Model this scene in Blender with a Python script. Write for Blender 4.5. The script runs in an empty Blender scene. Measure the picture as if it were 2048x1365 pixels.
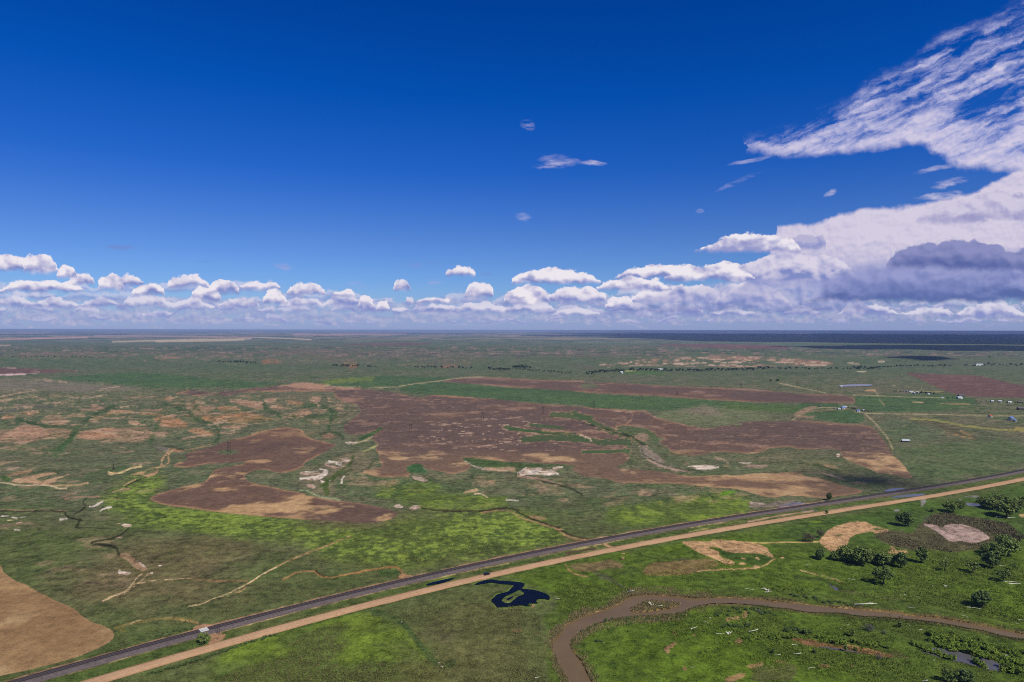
import bpy, bmesh, math, random
import numpy as np
from mathutils import Matrix, Vector

random.seed(7)
RNG = np.random.default_rng(11)
SC = bpy.context.scene
COL = SC.collection

# ------------------------------------------------------------------ camera, sun, sky, exposure
CAM_H = 180.0                 # metres above the plain
FPX = 1365.0                  # focal length in photograph pixels (2048 wide)
CX, CY = 1024.0, 682.5
PITCH = math.atan(22.0 / FPX)  # looking slightly down
ROLL = math.radians(0.10)

fwd = np.array([0.0, math.cos(PITCH), -math.sin(PITCH)])
up0 = np.array([0.0, math.sin(PITCH), math.cos(PITCH)])
rt0 = np.array([1.0, 0.0, 0.0])
RT = rt0 * math.cos(ROLL) + up0 * math.sin(ROLL)
UP = -rt0 * math.sin(ROLL) + up0 * math.cos(ROLL)
FW = fwd

cam_data = bpy.data.cameras.new('camera')
cam_data.sensor_width = 36.0
cam_data.lens = 36.0 * FPX / 2048.0
cam_data.clip_start = 1.0
cam_data.clip_end = 250000.0
cam = bpy.data.objects.new('camera', cam_data)
COL.objects.link(cam)
cam.matrix_world = Matrix(((RT[0], UP[0], -FW[0], 0), (RT[1], UP[1], -FW[1], 0), (RT[2], UP[2], -FW[2], CAM_H), (0, 0, 0, 1)))
SC.camera = cam

SC.view_settings.view_transform = 'Standard'
SC.view_settings.look = 'None'
SC.view_settings.exposure = 0.0
SC.view_settings.gamma = 1.0
SC.cycles.use_denoising = False
SC.cycles.filter_width = 1.0
SC.cycles.max_bounces = 4
SC.cycles.diffuse_bounces = 2
SC.cycles.glossy_bounces = 2
SC.cycles.transparent_max_bounces = 6
SC.cycles.volume_bounces = 0
SC.cycles.caustics_reflective = False
SC.cycles.caustics_refractive = False

SUN_EL = math.radians(48.0)
SUN_H = np.array([0.60, -0.80])           # horizontal direction towards the sun (behind right)
SUN_DIR = np.array([SUN_H[0] * math.cos(SUN_EL), SUN_H[1] * math.cos(SUN_EL), math.sin(SUN_EL)])
sun_data = bpy.data.lights.new('sun', 'SUN')
sun_data.energy = 4.7
sun_data.angle = math.radians(0.5)
sun_data.color = (1.0, 0.94, 0.85)
sun = bpy.data.objects.new('sun', sun_data)
COL.objects.link(sun)
sun.rotation_euler = Vector(-SUN_DIR).to_track_quat('-Z', 'Y').to_euler()
sun.location = (0, -200, 600)


class N:
    """a tiny expression builder for math nodes"""
    tree = None

    def __init__(s, sock):
        s.s = sock

    @staticmethod
    def m(op, *a, clamp=False):
        n = N.tree.nodes.new('ShaderNodeMath')
        n.operation = op
        n.use_clamp = clamp
        for i, v in enumerate(a):
            if isinstance(v, N):
                N.tree.links.new(v.s, n.inputs[i])
            else:
                n.inputs[i].default_value = float(v)
        return N(n.outputs[0])

    def __add__(s, o): return N.m('ADD', s, o)
    __radd__ = __add__
    def __sub__(s, o): return N.m('SUBTRACT', s, o)
    def __rsub__(s, o): return N.m('SUBTRACT', o, s)
    def __mul__(s, o): return N.m('MULTIPLY', s, o)
    __rmul__ = __mul__
    def __truediv__(s, o): return N.m('DIVIDE', s, o)
    def __rtruediv__(s, o): return N.m('DIVIDE', o, s)
    def pow(s, o): return N.m('POWER', s, o)
    def min(s, o): return N.m('MINIMUM', s, o)
    def max(s, o): return N.m('MAXIMUM', s, o)
    def abs(s): return N.m('ABSOLUTE', s)
    def clamp(s): return N.m('ADD', s, 0.0, clamp=True)

    def smooth(s, a, b):
        n = N.tree.nodes.new('ShaderNodeMapRange')
        n.interpolation_type = 'SMOOTHSTEP'
        N.tree.links.new(s.s, n.inputs['Value'])
        n.inputs['From Min'].default_value = a
        n.inputs['From Max'].default_value = b
        n.inputs['To Min'].default_value = 0.0
        n.inputs['To Max'].default_value = 1.0
        return N(n.outputs[0])

    def curve(s, pts, lo, hi, scale):
        """piecewise linear lookup; s in [lo,hi] -> y*scale"""
        n = N.tree.nodes.new('ShaderNodeFloatCurve')
        c = n.mapping.curves[0]
        pts = sorted(((x - lo) / (hi - lo), min(max(y / scale, 0.0), 1.0)) for x, y in pts)
        pts = [p for p in pts if 0.0 <= p[0] <= 1.0]
        keep = [pts[0]]
        for i in range(1, len(pts) - 1):
            (xa, ya), (xb, yb), (xc, yc) = keep[-1], pts[i], pts[i + 1]
            if abs(ya + (yc - ya) * (xb - xa) / max(xc - xa, 1e-9) - yb) > 0.0012:
                keep.append(pts[i])
        pts = keep + [pts[-1]]
        while len(c.points) < len(pts):
            c.points.new(0.5, 0.5)
        for p, (x, y) in zip(c.points, pts):
            p.location = (x, y)
            p.handle_type = 'VECTOR'
        n.mapping.update()
        v = (s - lo) / (hi - lo)
        N.tree.links.new(v.s, n.inputs['Value'])
        return N(n.outputs[0]) * scale


def combine(x, y, z=0.0):
    n = N.tree.nodes.new('ShaderNodeCombineXYZ')
    for i, v in enumerate((x, y, z)):
        if isinstance(v, N):
            N.tree.links.new(v.s, n.inputs[i])
        else:
            n.inputs[i].default_value = v
    return n.outputs[0]


def noise(vec, scale=1.0, detail=4.0, rough=0.5, lac=2.0, dist=0.0, color=False, dims='3D'):
    n = N.tree.nodes.new('ShaderNodeTexNoise')
    n.noise_dimensions = dims
    if vec is not None:
        N.tree.links.new(vec, n.inputs['Vector'])
    n.inputs['Scale'].default_value = scale
    n.inputs['Detail'].default_value = detail
    n.inputs['Roughness'].default_value = rough
    n.inputs['Lacunarity'].default_value = lac
    n.inputs['Distortion'].default_value = dist
    if color:
        return n.outputs['Color']
    return N(n.outputs[0])


def mixc(f, a, b, blend='MIX', clampf=True):
    n = N.tree.nodes.new('ShaderNodeMix')
    n.data_type = 'RGBA'
    n.blend_type = blend
    n.clamp_factor = clampf
    if isinstance(f, N):
        N.tree.links.new(f.s, n.inputs[0])
    else:
        n.inputs[0].default_value = f
    for i, c in ((6, a), (7, b)):
        if hasattr(c, 'is_output'):
            N.tree.links.new(c, n.inputs[i])
        else:
            n.inputs[i].default_value = (c[0], c[1], c[2], 1.0)
    return n.outputs[2]


def sep(vec):
    n = N.tree.nodes.new('ShaderNodeSeparateXYZ')
    N.tree.links.new(vec, n.inputs[0])
    return N(n.outputs[0]), N(n.outputs[1]), N(n.outputs[2])


def lin(r, g, b):
    f = lambda c: c / 12.92 if c <= 0.04045 else ((c + 0.055) / 1.055) ** 2.4
    return tuple(f(v / 255.0) for v in (r, g, b))

# ------------------------------------------------------------------ sky: Nishita dome plus procedural clouds
SKY_TINT = [(0.0, (0.05000, 0.06420, 0.09720)), (0.075, (0.03600, 0.05564, 0.09720)), (0.133, (0.02750, 0.04708, 0.09288)), (0.223, (0.00850, 0.03692, 0.09828)),
            (0.321, (0.00100, 0.03317, 0.09936)), (0.426, (0.00030, 0.02836, 0.09288)), (0.62, (0.01200, 0.03210, 0.08100)), (1.0, (0.05500, 0.06955, 0.09180))]

def build_world():
    w = bpy.data.worlds.new('World')
    SC.world = w
    w.use_nodes = True
    nt = w.node_tree
    nt.nodes.clear()
    N.tree = nt
    out = nt.nodes.new('ShaderNodeOutputWorld')

    def background(col):
        b = nt.nodes.new('ShaderNodeBackground')
        nt.links.new(mixc(1.0, col, (10.0, 10.0, 10.0), 'MULTIPLY'), b.inputs[0])
        b.inputs[1].default_value = 0.10
        return b.outputs[0]

    def mixs(f, a, b):
        n = nt.nodes.new('ShaderNodeMixShader')
        nt.links.new(f.s, n.inputs[0])
        nt.links.new(a, n.inputs[1])
        nt.links.new(b, n.inputs[2])
        return n.outputs[0]

    sky = nt.nodes.new('ShaderNodeTexSky')
    sky.sky_type = 'NISHITA'
    sky.sun_disc = False
    sky.sun_elevation = SUN_EL
    sky.sun_rotation = math.atan2(SUN_H[0], SUN_H[1])
    sky.altitude = 900.0
    sky.air_density = 1.0
    sky.dust_density = 0.6
    sky.ozone_density = 3.0
    tc = nt.nodes.new('ShaderNodeTexCoord')
    d = tc.outputs['Generated']

    def dot(v):
        n = nt.nodes.new('ShaderNodeVectorMath')
        n.operation = 'DOT_PRODUCT'
        nt.links.new(d, n.inputs[0])
        n.inputs[1].default_value = tuple(v)
        return N(n.outputs['Value'])
    zc = dot(FW).max(0.05)
    front = dot(FW).smooth(0.30, 0.42)
    # chart of the sky, gnomonic about the southern horizon, in tenths of a milliradian-like units
    px = dot(RT) / zc * FPX + CX
    py = CY - dot(UP) / zc * FPX

    # clear sky, deepened with height as a polarised lens shows it
    h = dot((0, 0, 1))
    tint = nt.nodes.new('ShaderNodeValToRGB')
    nt.links.new(h.s, tint.inputs[0])
    el = tint.color_ramp.elements
    STOPS = SKY_TINT
    while len(el) < len(STOPS):
        el.new(0.5)
    for e, (p, c) in zip(el, STOPS):
        e.position = p
        e.color = (c[0], c[1], c[2], 1)
    clear = mixc(1.0, sky.outputs[0], tint.outputs[0], 'MULTIPLY')

    # shared noises
    P = combine(px / 100.0, py / 100.0, 3.7)
    wcol = noise(P, 2.6, 5.0, 0.6, color=True)
    w1, w2, w3 = sep(wcol)
    fx = px + (w1 - 0.5) * 30.0
    fy = py + (w2 - 0.5) * 24.0
    Pq = combine(px / 100.0, py / 75.0, 9.1)
    nA = noise(Pq, 5.0, 6.0, 0.60)
    Pq2 = combine(px / 100.0 + 0.05, py / 75.0 - 0.09, 9.1)
    nB = noise(Pq2, 5.0, 6.0, 0.60)
    relief = nA - nB
    nC = noise(combine(px / 100.0, py / 75.0, 4.4), 2.6, 2.5, 0.5)
    nD = noise(combine(px / 100.0 + 0.09, py / 75.0 - 0.16, 4.4), 2.6, 2.5, 0.5)
    relief2 = nC - nD
    Pl = combine(px / 160.0, py / 70.0, 1.3)
    nL = noise(Pl, 2.2, 5.0, 0.6)
    Ps = combine(px / 120.0, py / 26.0, 5.3)
    nS = noise(Ps, 2.4, 5.0, 0.6)

    WHITE = lin(236, 230, 238)
    MID = lin(186, 184, 216)
    BASE = lin(128, 140, 196)
    HAZE = lin(138, 151, 208)
    LO, HI = -150.0, 2250.0
    state = {'c': None}

    def over(col, a):
        state['c'] = mixc((a * front).clamp(), state['c'], col)

    def row(clouds, white=WHITE, mid=MID, base=BASE, haze=0.0, edge=2.0, soft=6.0, k=1.0, bias=0.0, op=1.0, seed=0, rough=0.07):
        lanes = []
        for c_ in sorted((a_ - 0.10 * (b_ - a_), b_ + 0.10 * (b_ - a_), t_ + 0.10 * (y_ - t_), y_) for a_, b_, t_, y_ in clouds):
            for ln in lanes:
                if c_[0] - ln[-1][1] > 14 or abs(c_[3] - ln[-1][3]) < 4.5:
                    ln.append(c_)
                    break
            else:
                lanes.append([c_])
        for q_, ln in enumerate(lanes):
            lane(ln, white, mid, base, haze, edge, soft, k, bias, op, seed * 7 + q_, rough)

    LANES = [0]

    def lane(clouds, white, mid, base, haze, edge, soft, k, bias, op, seed, rough):
        LANES[0] += 1
        rr = random.Random(seed)
        xs = np.linspace(LO, HI, 240)
        T = np.full(xs.shape, 700.0)
        gap_ = np.stack([np.maximum(np.maximum(x0 - xs, xs - x1), 0) + 0.001 * np.abs(xs - (x0 + x1) / 2) for (x0, x1, yt, yb) in clouds])
        B = np.array([c_[3] for c_ in clouds])[gap_.argmin(0)]
        for (x0, x1, yt, yb) in clouds:
            t = (xs - x0) / (x1 - x0)
            ins = (t > -0.05) & (t < 1.05)
            tt = np.clip(t, 0, 1)
            asym = rr.uniform(0.75, 1.35)
            s = np.clip(1 - np.abs(2 * tt ** asym - 1) ** 2.4, 0, 1) ** 0.60
            lump = sum(rr.uniform(0.3, 1) * np.sin(tt * f * math.pi + rr.uniform(0, 6)) for f in (3, 5, 9)) * rough
            top = yb - (yb - yt) * np.clip(s * (1 + lump), 0.02, 1.06)
            T = np.where(ins & (top < T), top, T)
        Tc = fx.curve(list(zip(xs, T)), LO, HI, 700.0)
        Bc = fx.curve(list(zip(xs, B)), LO, HI, 700.0)
        dt = fy - Tc + (nA - 0.5) * 20.0
        db = Bc - fy + (nL - 0.5) * 10.0
        a = dt.smooth(-edge, edge) * db.smooth(-soft, soft) * op
        hh = (Bc - fy) / (Bc - Tc).max(6.0)
        lum = (hh.smooth(-0.05, 0.75) * 0.80 + 0.12 + relief2 * 2.0 * k + relief * 0.7 * k + (nL - 0.5) * 0.45 * k + bias).clamp()
        c = mixc(lum.smooth(0.0, 0.55), base, mid)
        c = mixc(lum.smooth(0.40, 1.0), c, white)
        if haze > 0:
            c = mixc(haze, c, HAZE)
        over(c, a)

    state['c'] = clear

    # small wisps
    nW = noise(combine(px / 90.0, py / 24.0, 7.7), 2.0, 4.0, 0.6)

    def wisp(x, y, rx, ry, tilt, op, col=(205, 200, 225)):
        ca_, sa_ = math.cos(math.radians(tilt)), math.sin(math.radians(tilt))
        X = (px - x) * ca_ + (py - y) * sa_ + (w1 - 0.5) * rx * 0.5
        Y = (py - y) * ca_ - (px - x) * sa_ + (w2 - 0.5) * ry * 2.2
        r = (X / rx).pow(2.0) + (Y / ry).pow(2.0)
        over(lin(*col), (1.0 - r.smooth(0.0, 1.0)) * (nW * 3.4 - 1.25).clamp() * op)
    wisp(1118, 328, 62, 10, -6, 0.75)
    wisp(1190, 326, 30, 6, 3, 0.85)
    wisp(1105, 316, 40, 8, -4, 0.25)
    wisp(1056, 249, 18, 11, 25, 0.6)
    wisp(1046, 434, 20, 11, 10, 0.45)
    wispy = background(state['c'])
    state['c'] = clear

    # thin veil and distant strata just above the horizon
    over(HAZE, py.smooth(578.0, 664.0) * 0.62)
    far = (nS * 0.75 + nA * 0.35 - 0.50 + py.smooth(570.0, 630.0) * 0.10 - py.smooth(636.0, 660.0) * 0.22 - (1.0 - py.smooth(566.0, 604.0)) * 0.6)
    fa = far.smooth(0.0, 0.16) * 0.55
    fc = mixc((relief * 3.0 + 0.45).clamp(), lin(140, 148, 200), lin(196, 190, 214))
    over(fc, fa)

    # ---- high streaked cloud fanning out of the upper right corner
    ang = math.radians(24.0)
    u = px * math.cos(ang) - py * math.sin(ang)
    v = px * math.sin(ang) + py * math.cos(ang)
    uw = u + (w2 - 0.5) * 60.0
    vw = v + (w1 - 0.5) * 26.0
    st1 = noise(combine(uw / 260.0, vw / 46.0, 2.2), 2.1, 6.0, 0.62)
    st2 = noise(combine(uw / 90.0, vw / 24.0, 7.7), 2.0, 5.0, 0.6)
    gx = px + (w3 - 0.5) * 50.0
    gy = py + (w2 - 0.5) * 34.0
    Lo = gx.curve([(-150, 60), (1470, 60), (1488, 296), (1560, 308), (1640, 306), (1700, 300), (1760, 290), (1800, 284), (1850, 288), (1885, 310), (1930, 332), (1990, 334), (2048, 342), (2250, 360)], LO, HI, 700.0)
    Up = gx.curve([(-150, 130), (1470, 300), (1488, 290), (1560, 272), (1630, 240), (1700, 215), (1740, 165), (1800, 150), (1850, 110), (1900, 70), (1960, 60), (2048, 10), (2250, 0)], LO, HI, 700.0)
    dl = Lo - gy
    du = gy - Up
    t = (dl / (dl + du).max(8.0)).clamp()
    hole = (((px - 1990.0) / 80.0).pow(2.0) + ((py - 212.0 + (px - 1990.0) * 0.25) / 34.0).pow(2.0)).smooth(0.1, 1.6)
    body = 0.80 - t * 0.66 + (st1 - 0.5) * 2.0 + (st2 - 0.5) * 0.9 - (1.0 - hole) * 0.42
    ca = body.smooth(-0.02, 0.70) * dl.smooth(-12.0, 10.0) * du.smooth(-26.0, 20.0) * 0.95
    cc = mixc((body * 0.9 + relief * 1.2).clamp(), lin(150, 160, 215), lin(216, 208, 228))
    over(cc, ca)

    wisp(1480, 362, 60, 6, -24, 0.3)
    wisp(1660, 388, 17, 7, -28, 0.8)
    wisp(1400, 423, 11, 6, 0, 0.5)
    wisp(1500, 322, 50, 5, -12, 0.5)
    wisp(1900, 366, 45, 11, -12, 0.8)
    wisp(1880, 392, 60, 9, -6, 0.8)
    wisp(1870, 338, 50, 6, -12, 0.55)
    wisp(240, 495, 44, 8, 3, 0.55, (120, 128, 190))
    wisp(410, 523, 20, 4, 0, 0.35, (110, 128, 195))
    wisp(566, 532, 22, 9, 8, 0.8, (165, 165, 210))
    wisp(825, 530, 34, 7, 3, 0.55, (140, 145, 200))
    wisp(870, 528, 22, 5, 3, 0.4, (120, 135, 198))
    wisp(965, 549, 30, 5, 2, 0.5, (120, 135, 198))
    wisp(872, 565, 20, 7, 0, 0.6, (175, 172, 212))
    wisp(715, 568, 26, 9, 0, 0.6, (170, 170, 212))
    wisp(770, 569, 18, 6, 0, 0.4, (130, 140, 200))
    wisp(945, 499, 24, 3, 0, 0.2, (110, 130, 200))

    # ---- cumulus rows, far to near
    rf = random.Random(5)
    for (ylo, yhi, hmin, hmax, wmin, wmax, hz, sd_, gapk) in ((636, 648, 3, 8, 16, 46, 0.62, 20, 1.5), (618, 634, 6, 18, 22, 66, 0.42, 21, 1.35)):
        tiny = []
        x = -60
        while x < 2140:
            wd = rf.uniform(wmin, wmax)
            yb = rf.uniform(ylo, yhi)
            tiny.append((x, x + wd, yb - rf.uniform(hmin, hmax), yb))
            x += wd * rf.uniform(0.8, gapk + 0.4)
        lane(tiny, WHITE, MID, BASE, hz, 2.5, 4, 1.0, 0.0, 0.8, sd_, 0.07)
    for (ylo, yhi, hmin, hmax, wmin, wmax, hz, sd_, x_a, x_b) in ((596, 612, 9, 22, 50, 130, 0.42, 41, -80, 760), (580, 600, 9, 22, 60, 140, 0.34, 42, -80, 500), (598, 616, 9, 22, 50, 120, 0.40, 43, 880, 1480), (580, 598, 10, 20, 60, 140, 0.30, 44, 1020, 1500), (606, 624, 8, 20, 30, 90, 0.34, 45, 1420, 2140)):
        mids = []
        x = x_a
        while x < x_b:
            wd = rf.uniform(wmin, wmax)
            yb = rf.uniform(ylo, yhi)
            mids.append((x, x + wd, yb - rf.uniform(hmin, hmax), yb))
            x += wd * rf.uniform(0.6, 1.35)
        lane(mids, WHITE, MID, BASE, hz, 3, 6, 1.0, 0.0, 0.62, sd_, 0.07)
    row([(-40, 60, 590, 612), (70, 150, 596, 614), (165, 230, 592, 612), (250, 330, 590, 614), (345, 420, 598, 616), (440, 520, 594, 614), (560, 640, 596, 614), (652, 716, 585, 612),
         (905, 1018, 604, 624), (1022, 1104, 602, 622), (1107, 1193, 616, 631), (1225, 1300, 602, 622), (1312, 1400, 606, 626), (846, 896, 608, 622), (786, 826, 612, 624),
         (1420, 1500, 616, 632), (1560, 1640, 612, 630), (1690, 1790, 606, 630), (1810, 1900, 612, 632), (1930, 2040, 606, 632), (2060, 2200, 606, 634)], haze=0.22, seed=22, op=0.9)
    row([(137, 190, 545, 569), (236, 286, 546, 569), (335, 416, 551, 572), (478, 553, 560, 579), (581, 650, 563, 590), (664, 708, 578, 594), (714, 752, 588, 618), (752, 786, 602, 622),
         (782, 824, 561, 581), (810, 832, 590, 605), (846, 900, 594, 607), (929, 985, 560, 597), (1098, 1200, 571, 602), (1210, 1262, 588, 618), (1260, 1330, 576, 604), (1310, 1440, 568, 600), (1440, 1560, 562, 606)], haze=0.06, seed=23)
    row([(-60, 58, 506, 541), (113, 152, 530, 554), (195, 246, 546, 579), (265, 330, 565, 592), (386, 442, 572, 599), (417, 475, 559, 586), (525, 570, 577, 607), (888, 946, 532, 552),
         (1013, 1093, 568, 606), (1244, 1420, 526, 556), (1400, 1500, 522, 560)], haze=0.0, seed=24)
    row([(46, 114, 505, 545), (12, 152, 558, 583), (1036, 1186, 534, 567), (1199, 1328, 552, 580)], haze=0.0, seed=25, bias=0.05)

    # ---- the great cloud on the right: smooth bright anvil, lumpy shoulder, dark flat bases
    At = gx.curve([(-150, 640), (1400, 640), (1440, 600), (1500, 562), (1528, 510), (1546, 470), (1556, 455), (1570, 452), (1640, 446), (1680, 428), (1720, 420), (1800, 414), (1850, 408), (1900, 396), (1950, 384), (1990, 362), (2048, 338), (2250, 250)], LO, HI, 700.0)
    ay = py + (w2 - 0.5) * 16.0
    aa = (ay - At + (nA - 0.5) * 7.0).smooth(-4.0, 7.0) * (1.0 - py.smooth(560.0, 612.0))
    shade = (py.smooth(470.0, 570.0) * 0.85 + (nL - 0.5) * 0.9 - relief * 1.0 + px.smooth(1900.0, 2080.0) * 0.12 + (1.0 - px.smooth(1450.0, 1620.0)) * 0.12).clamp()
    ac = mixc(shade, lin(212, 204, 224), lin(146, 154, 204))
    over(ac, aa)
    row([(1840, 1960, 396, 446), (1930, 2080, 378, 440), (2040, 2240, 350, 440)], white=lin(206, 200, 222), mid=lin(176, 172, 208), base=lin(150, 150, 196), seed=31, op=0.75)
    row([(1584, 1656, 466, 496)], white=lin(176, 174, 210), mid=lin(146, 152, 202), base=lin(126, 138, 196), seed=32, op=0.85)
    row([(1480, 1690, 500, 560)], white=lin(216, 210, 228), seed=33, bias=-0.05, rough=0.05)
    row([(1346, 1500, 526, 562)], seed=39, rough=0.05)
    row([(1412, 1584, 462, 503)], seed=38, bias=-0.10, rough=0.05, base=lin(150, 154, 202))
    row([(1270, 1700, 566, 622)], white=lin(186, 184, 216), mid=lin(150, 158, 206), base=lin(114, 128, 186), seed=34, bias=-0.10, op=0.72, soft=9, edge=10)
    row([(1690, 2260, 512, 600)], white=lin(150, 156, 204), mid=lin(118, 130, 186), base=lin(84, 102, 162), seed=35, bias=-0.12, edge=14, soft=8, k=0.5, op=0.93)
    row([(1782, 1905, 484, 534), (1850, 2030, 476, 538), (1990, 2260, 484, 540)], white=lin(140, 144, 192), mid=lin(112, 122, 176), base=lin(90, 104, 164), seed=36, bias=-0.02, edge=3, k=0.6, soft=9)
    row([(1720, 1980, 562, 602)], white=lin(130, 140, 194), mid=lin(104, 118, 176), base=lin(86, 104, 164), seed=37, bias=-0.1, edge=12, soft=7, op=0.7, k=0.4)

    print('LANES', LANES)
    cloudy = background(state['c'])
    ge = lambda a, b: N.m('GREATER_THAN', a, b)
    in_low = ge(py, 462.0).max(ge(px, 1350.0))
    in_front = ge(dot(FW), 0.45) * ge(py, -120.0) * ge(720.0, py) * ge(px, -150.0) * ge(2250.0, px)
    part = mixs(in_low, wispy, cloudy)
    nt.links.new(mixs(in_front, background(clear), part), out.inputs[0])
    w.cycles.sampling_method = 'AUTOMATIC'
    return w


build_world()

# ------------------------------------------------------------------ plan of the land
# outlines are noted in the coordinates of enlarged crops of the survey picture: (x0, y0, enlargement)
CROP = {
    'A': (280, 840, 6.0235), 'B': (600, 840, 6.0235), 'C': (920, 840, 6.0235), 'D': (1240, 840, 6.0235), 'E': (1500, 860, 6.0235),
    'F': (0, 880, 6.0235), 'G': (0, 740, 6.0235), 'H': (330, 740, 4.763), 'I': (740, 740, 4.6545), 'J': (1160, 740, 4.6545),
    'K': (1000, 1040, 6.0235), 'L': (1320, 1000, 6.0235), 'M': (640, 1180, 5.689), 'N': (200, 1180, 4.452),
    '1': (0, 640, 4.0), '2': (512, 640, 4.0), '3': (1024, 640, 4.0), '4': (1536, 640, 4.0),
    '5': (0, 1000, 3.74), '6': (512, 1000, 3.74), '7': (1024, 1000, 3.74), '8': (1536, 1000, 3.74),
    'T': (1600, 940, 4.571), 'U': (880, 1100, 7.877), 'V': (1060, 1140, 6.067), 'W': (1780, 1170, 7.0), 'X': (1300, 1150, 6.347),
    'Y': (1540, 1150, 6.347), 'Z': (1590, 1020, 7.642), 'a': (1780, 980, 6.825), 'b': (1550, 700, 4.112), 'c': (1550, 780, 4.112),
    'd': (340, 1200, 10.24), 'P': (0, 0, 1.0),
}


def trace(txt):
    """'A 370,555 540,490 B 45,190' -> array of picture points"""
    out = []
    k = CROP['P']
    for t in txt.split():
        if ',' in t:
            x, y = t.split(',')
            out.append((k[0] + float(x) / k[2], k[1] + float(y) / k[2]))
        else:
            k = CROP[t]
    return np.array(out)


def dense(p, closed=False, step=None, it=2):
    """Chaikin smoothing"""
    p = np.asarray(p, float)
    for _ in range(it):
        q = np.roll(p, -1, 0) if closed else p[1:]
        b = p if closed else p[:-1]
        n = np.empty((2 * len(b), 2))
        n[0::2] = b * 0.75 + q * 0.25
        n[1::2] = b * 0.25 + q * 0.75
        p = n if closed else np.vstack([p[:1], n, p[-1:]])
    return p


def vnoise(x, y, seed=0):
    xi = np.floor(x)
    yi = np.floor(y)
    fx = x - xi
    fy = y - yi
    xi = xi.astype(np.int64)
    yi = yi.astype(np.int64)

    def hsh(a, b):
        h = (a * 374761393 + b * 668265263 + seed * 974634777) & 0xFFFFFFFF
        h = ((h ^ (h >> 13)) * 1274126177) & 0xFFFFFFFF
        h = ((h ^ (h >> 15)) * 2246822519) & 0xFFFFFFFF
        return (h ^ (h >> 16)).astype(np.float64) / 4294967295.0
    u = fx * fx * fx * (fx * (fx * 6 - 15) + 10)
    v = fy * fy * fy * (fy * (fy * 6 - 15) + 10)
    a = hsh(xi, yi)
    b = hsh(xi + 1, yi)
    c = hsh(xi, yi + 1)
    d = hsh(xi + 1, yi + 1)
    return (a + (b - a) * u) * (1 - v) + (c + (d - c) * u) * v


def fbm(x, y, lam, octv=4, seed=0, gain=0.5):
    """-1..1"""
    s = 0.0
    amp = 1.0
    tot = 0.0
    f = 1.0 / lam
    ca, sa = math.cos(0.7), math.sin(0.7)
    X, Y = np.asarray(x, float), np.asarray(y, float)
    for o in range(octv):
        s = s + amp * (vnoise(X * f + 17.3 * o, Y * f - 9.1 * o, seed + o) * 2 - 1)
        tot += amp
        amp *= gain
        f *= 2.03
        X, Y = X * ca - Y * sa, X * sa + Y * ca
    return s / tot * 1.6


def sstep(a, b, x):
    t = np.clip((x - a) / (b - a), 0, 1)
    return t * t * (3 - 2 * t)


# ---- heights of the plain
RAIL_C = trace('P -200,1402 60,1355 N 0,640 800,415 d 600,710 1000,600 1500,480 2048,300 M 0,125 500,0 6 1600,495 U 1000,140 1700,10 K 1000,290 2048,130 L 1000,210 2048,45 E 1000,850 2048,710 T 2048,10 P 2300,886')
ROAD_C = trace('P -200,1482 60,1402 N 0,805 800,590 d 600,1060 900,950 1400,830 2048,640 M 0,310 700,140 1200,5 6 1600,595 U 800,380 2048,140 K 1000,420 2048,245 L 1000,330 2048,155 E 1000,980 2048,810 T 2048,85 P 2300,897')


def unproject_flat(p, z=0.0):
    p = np.atleast_2d(np.asarray(p, float))
    x = (p[:, 0] - CX) / FPX
    y = (CY - p[:, 1]) / FPX
    d = FW[None, :] + x[:, None] * RT[None, :] + y[:, None] * UP[None, :]
    dz = np.minimum(d[:, 2], -1e-5)
    t = (z - CAM_H) / dz
    return np.stack([d[:, 0] * t, d[:, 1] * t], 1)


def project(X, Y, Z):
    dx, dy, dz = X, Y, Z - CAM_H
    zc = dx * FW[0] + dy * FW[1] + dz * FW[2]
    xc = dx * RT[0] + dy * RT[1] + dz * RT[2]
    yc = dx * UP[0] + dy * UP[1] + dz * UP[2]
    zc = np.maximum(zc, 1e-3)
    return CX + FPX * xc / zc, CY - FPX * yc / zc


RAIL_W = unproject_flat(RAIL_C)
ROAD_W = unproject_flat(ROAD_C)
RAIL_FIT = np.polyfit(RAIL_W[1:-1, 0], RAIL_W[1:-1, 1], 3)
ROAD_FIT = np.polyfit(ROAD_W[1:-1, 0], ROAD_W[1:-1, 1], 3)


def rail_y(x):
    x = np.clip(x, -900.0, 1500.0)
    return np.polyval(RAIL_FIT, x)


def road_y(x):
    x = np.clip(x, -900.0, 1500.0)
    return np.polyval(ROAD_FIT, x)


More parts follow.
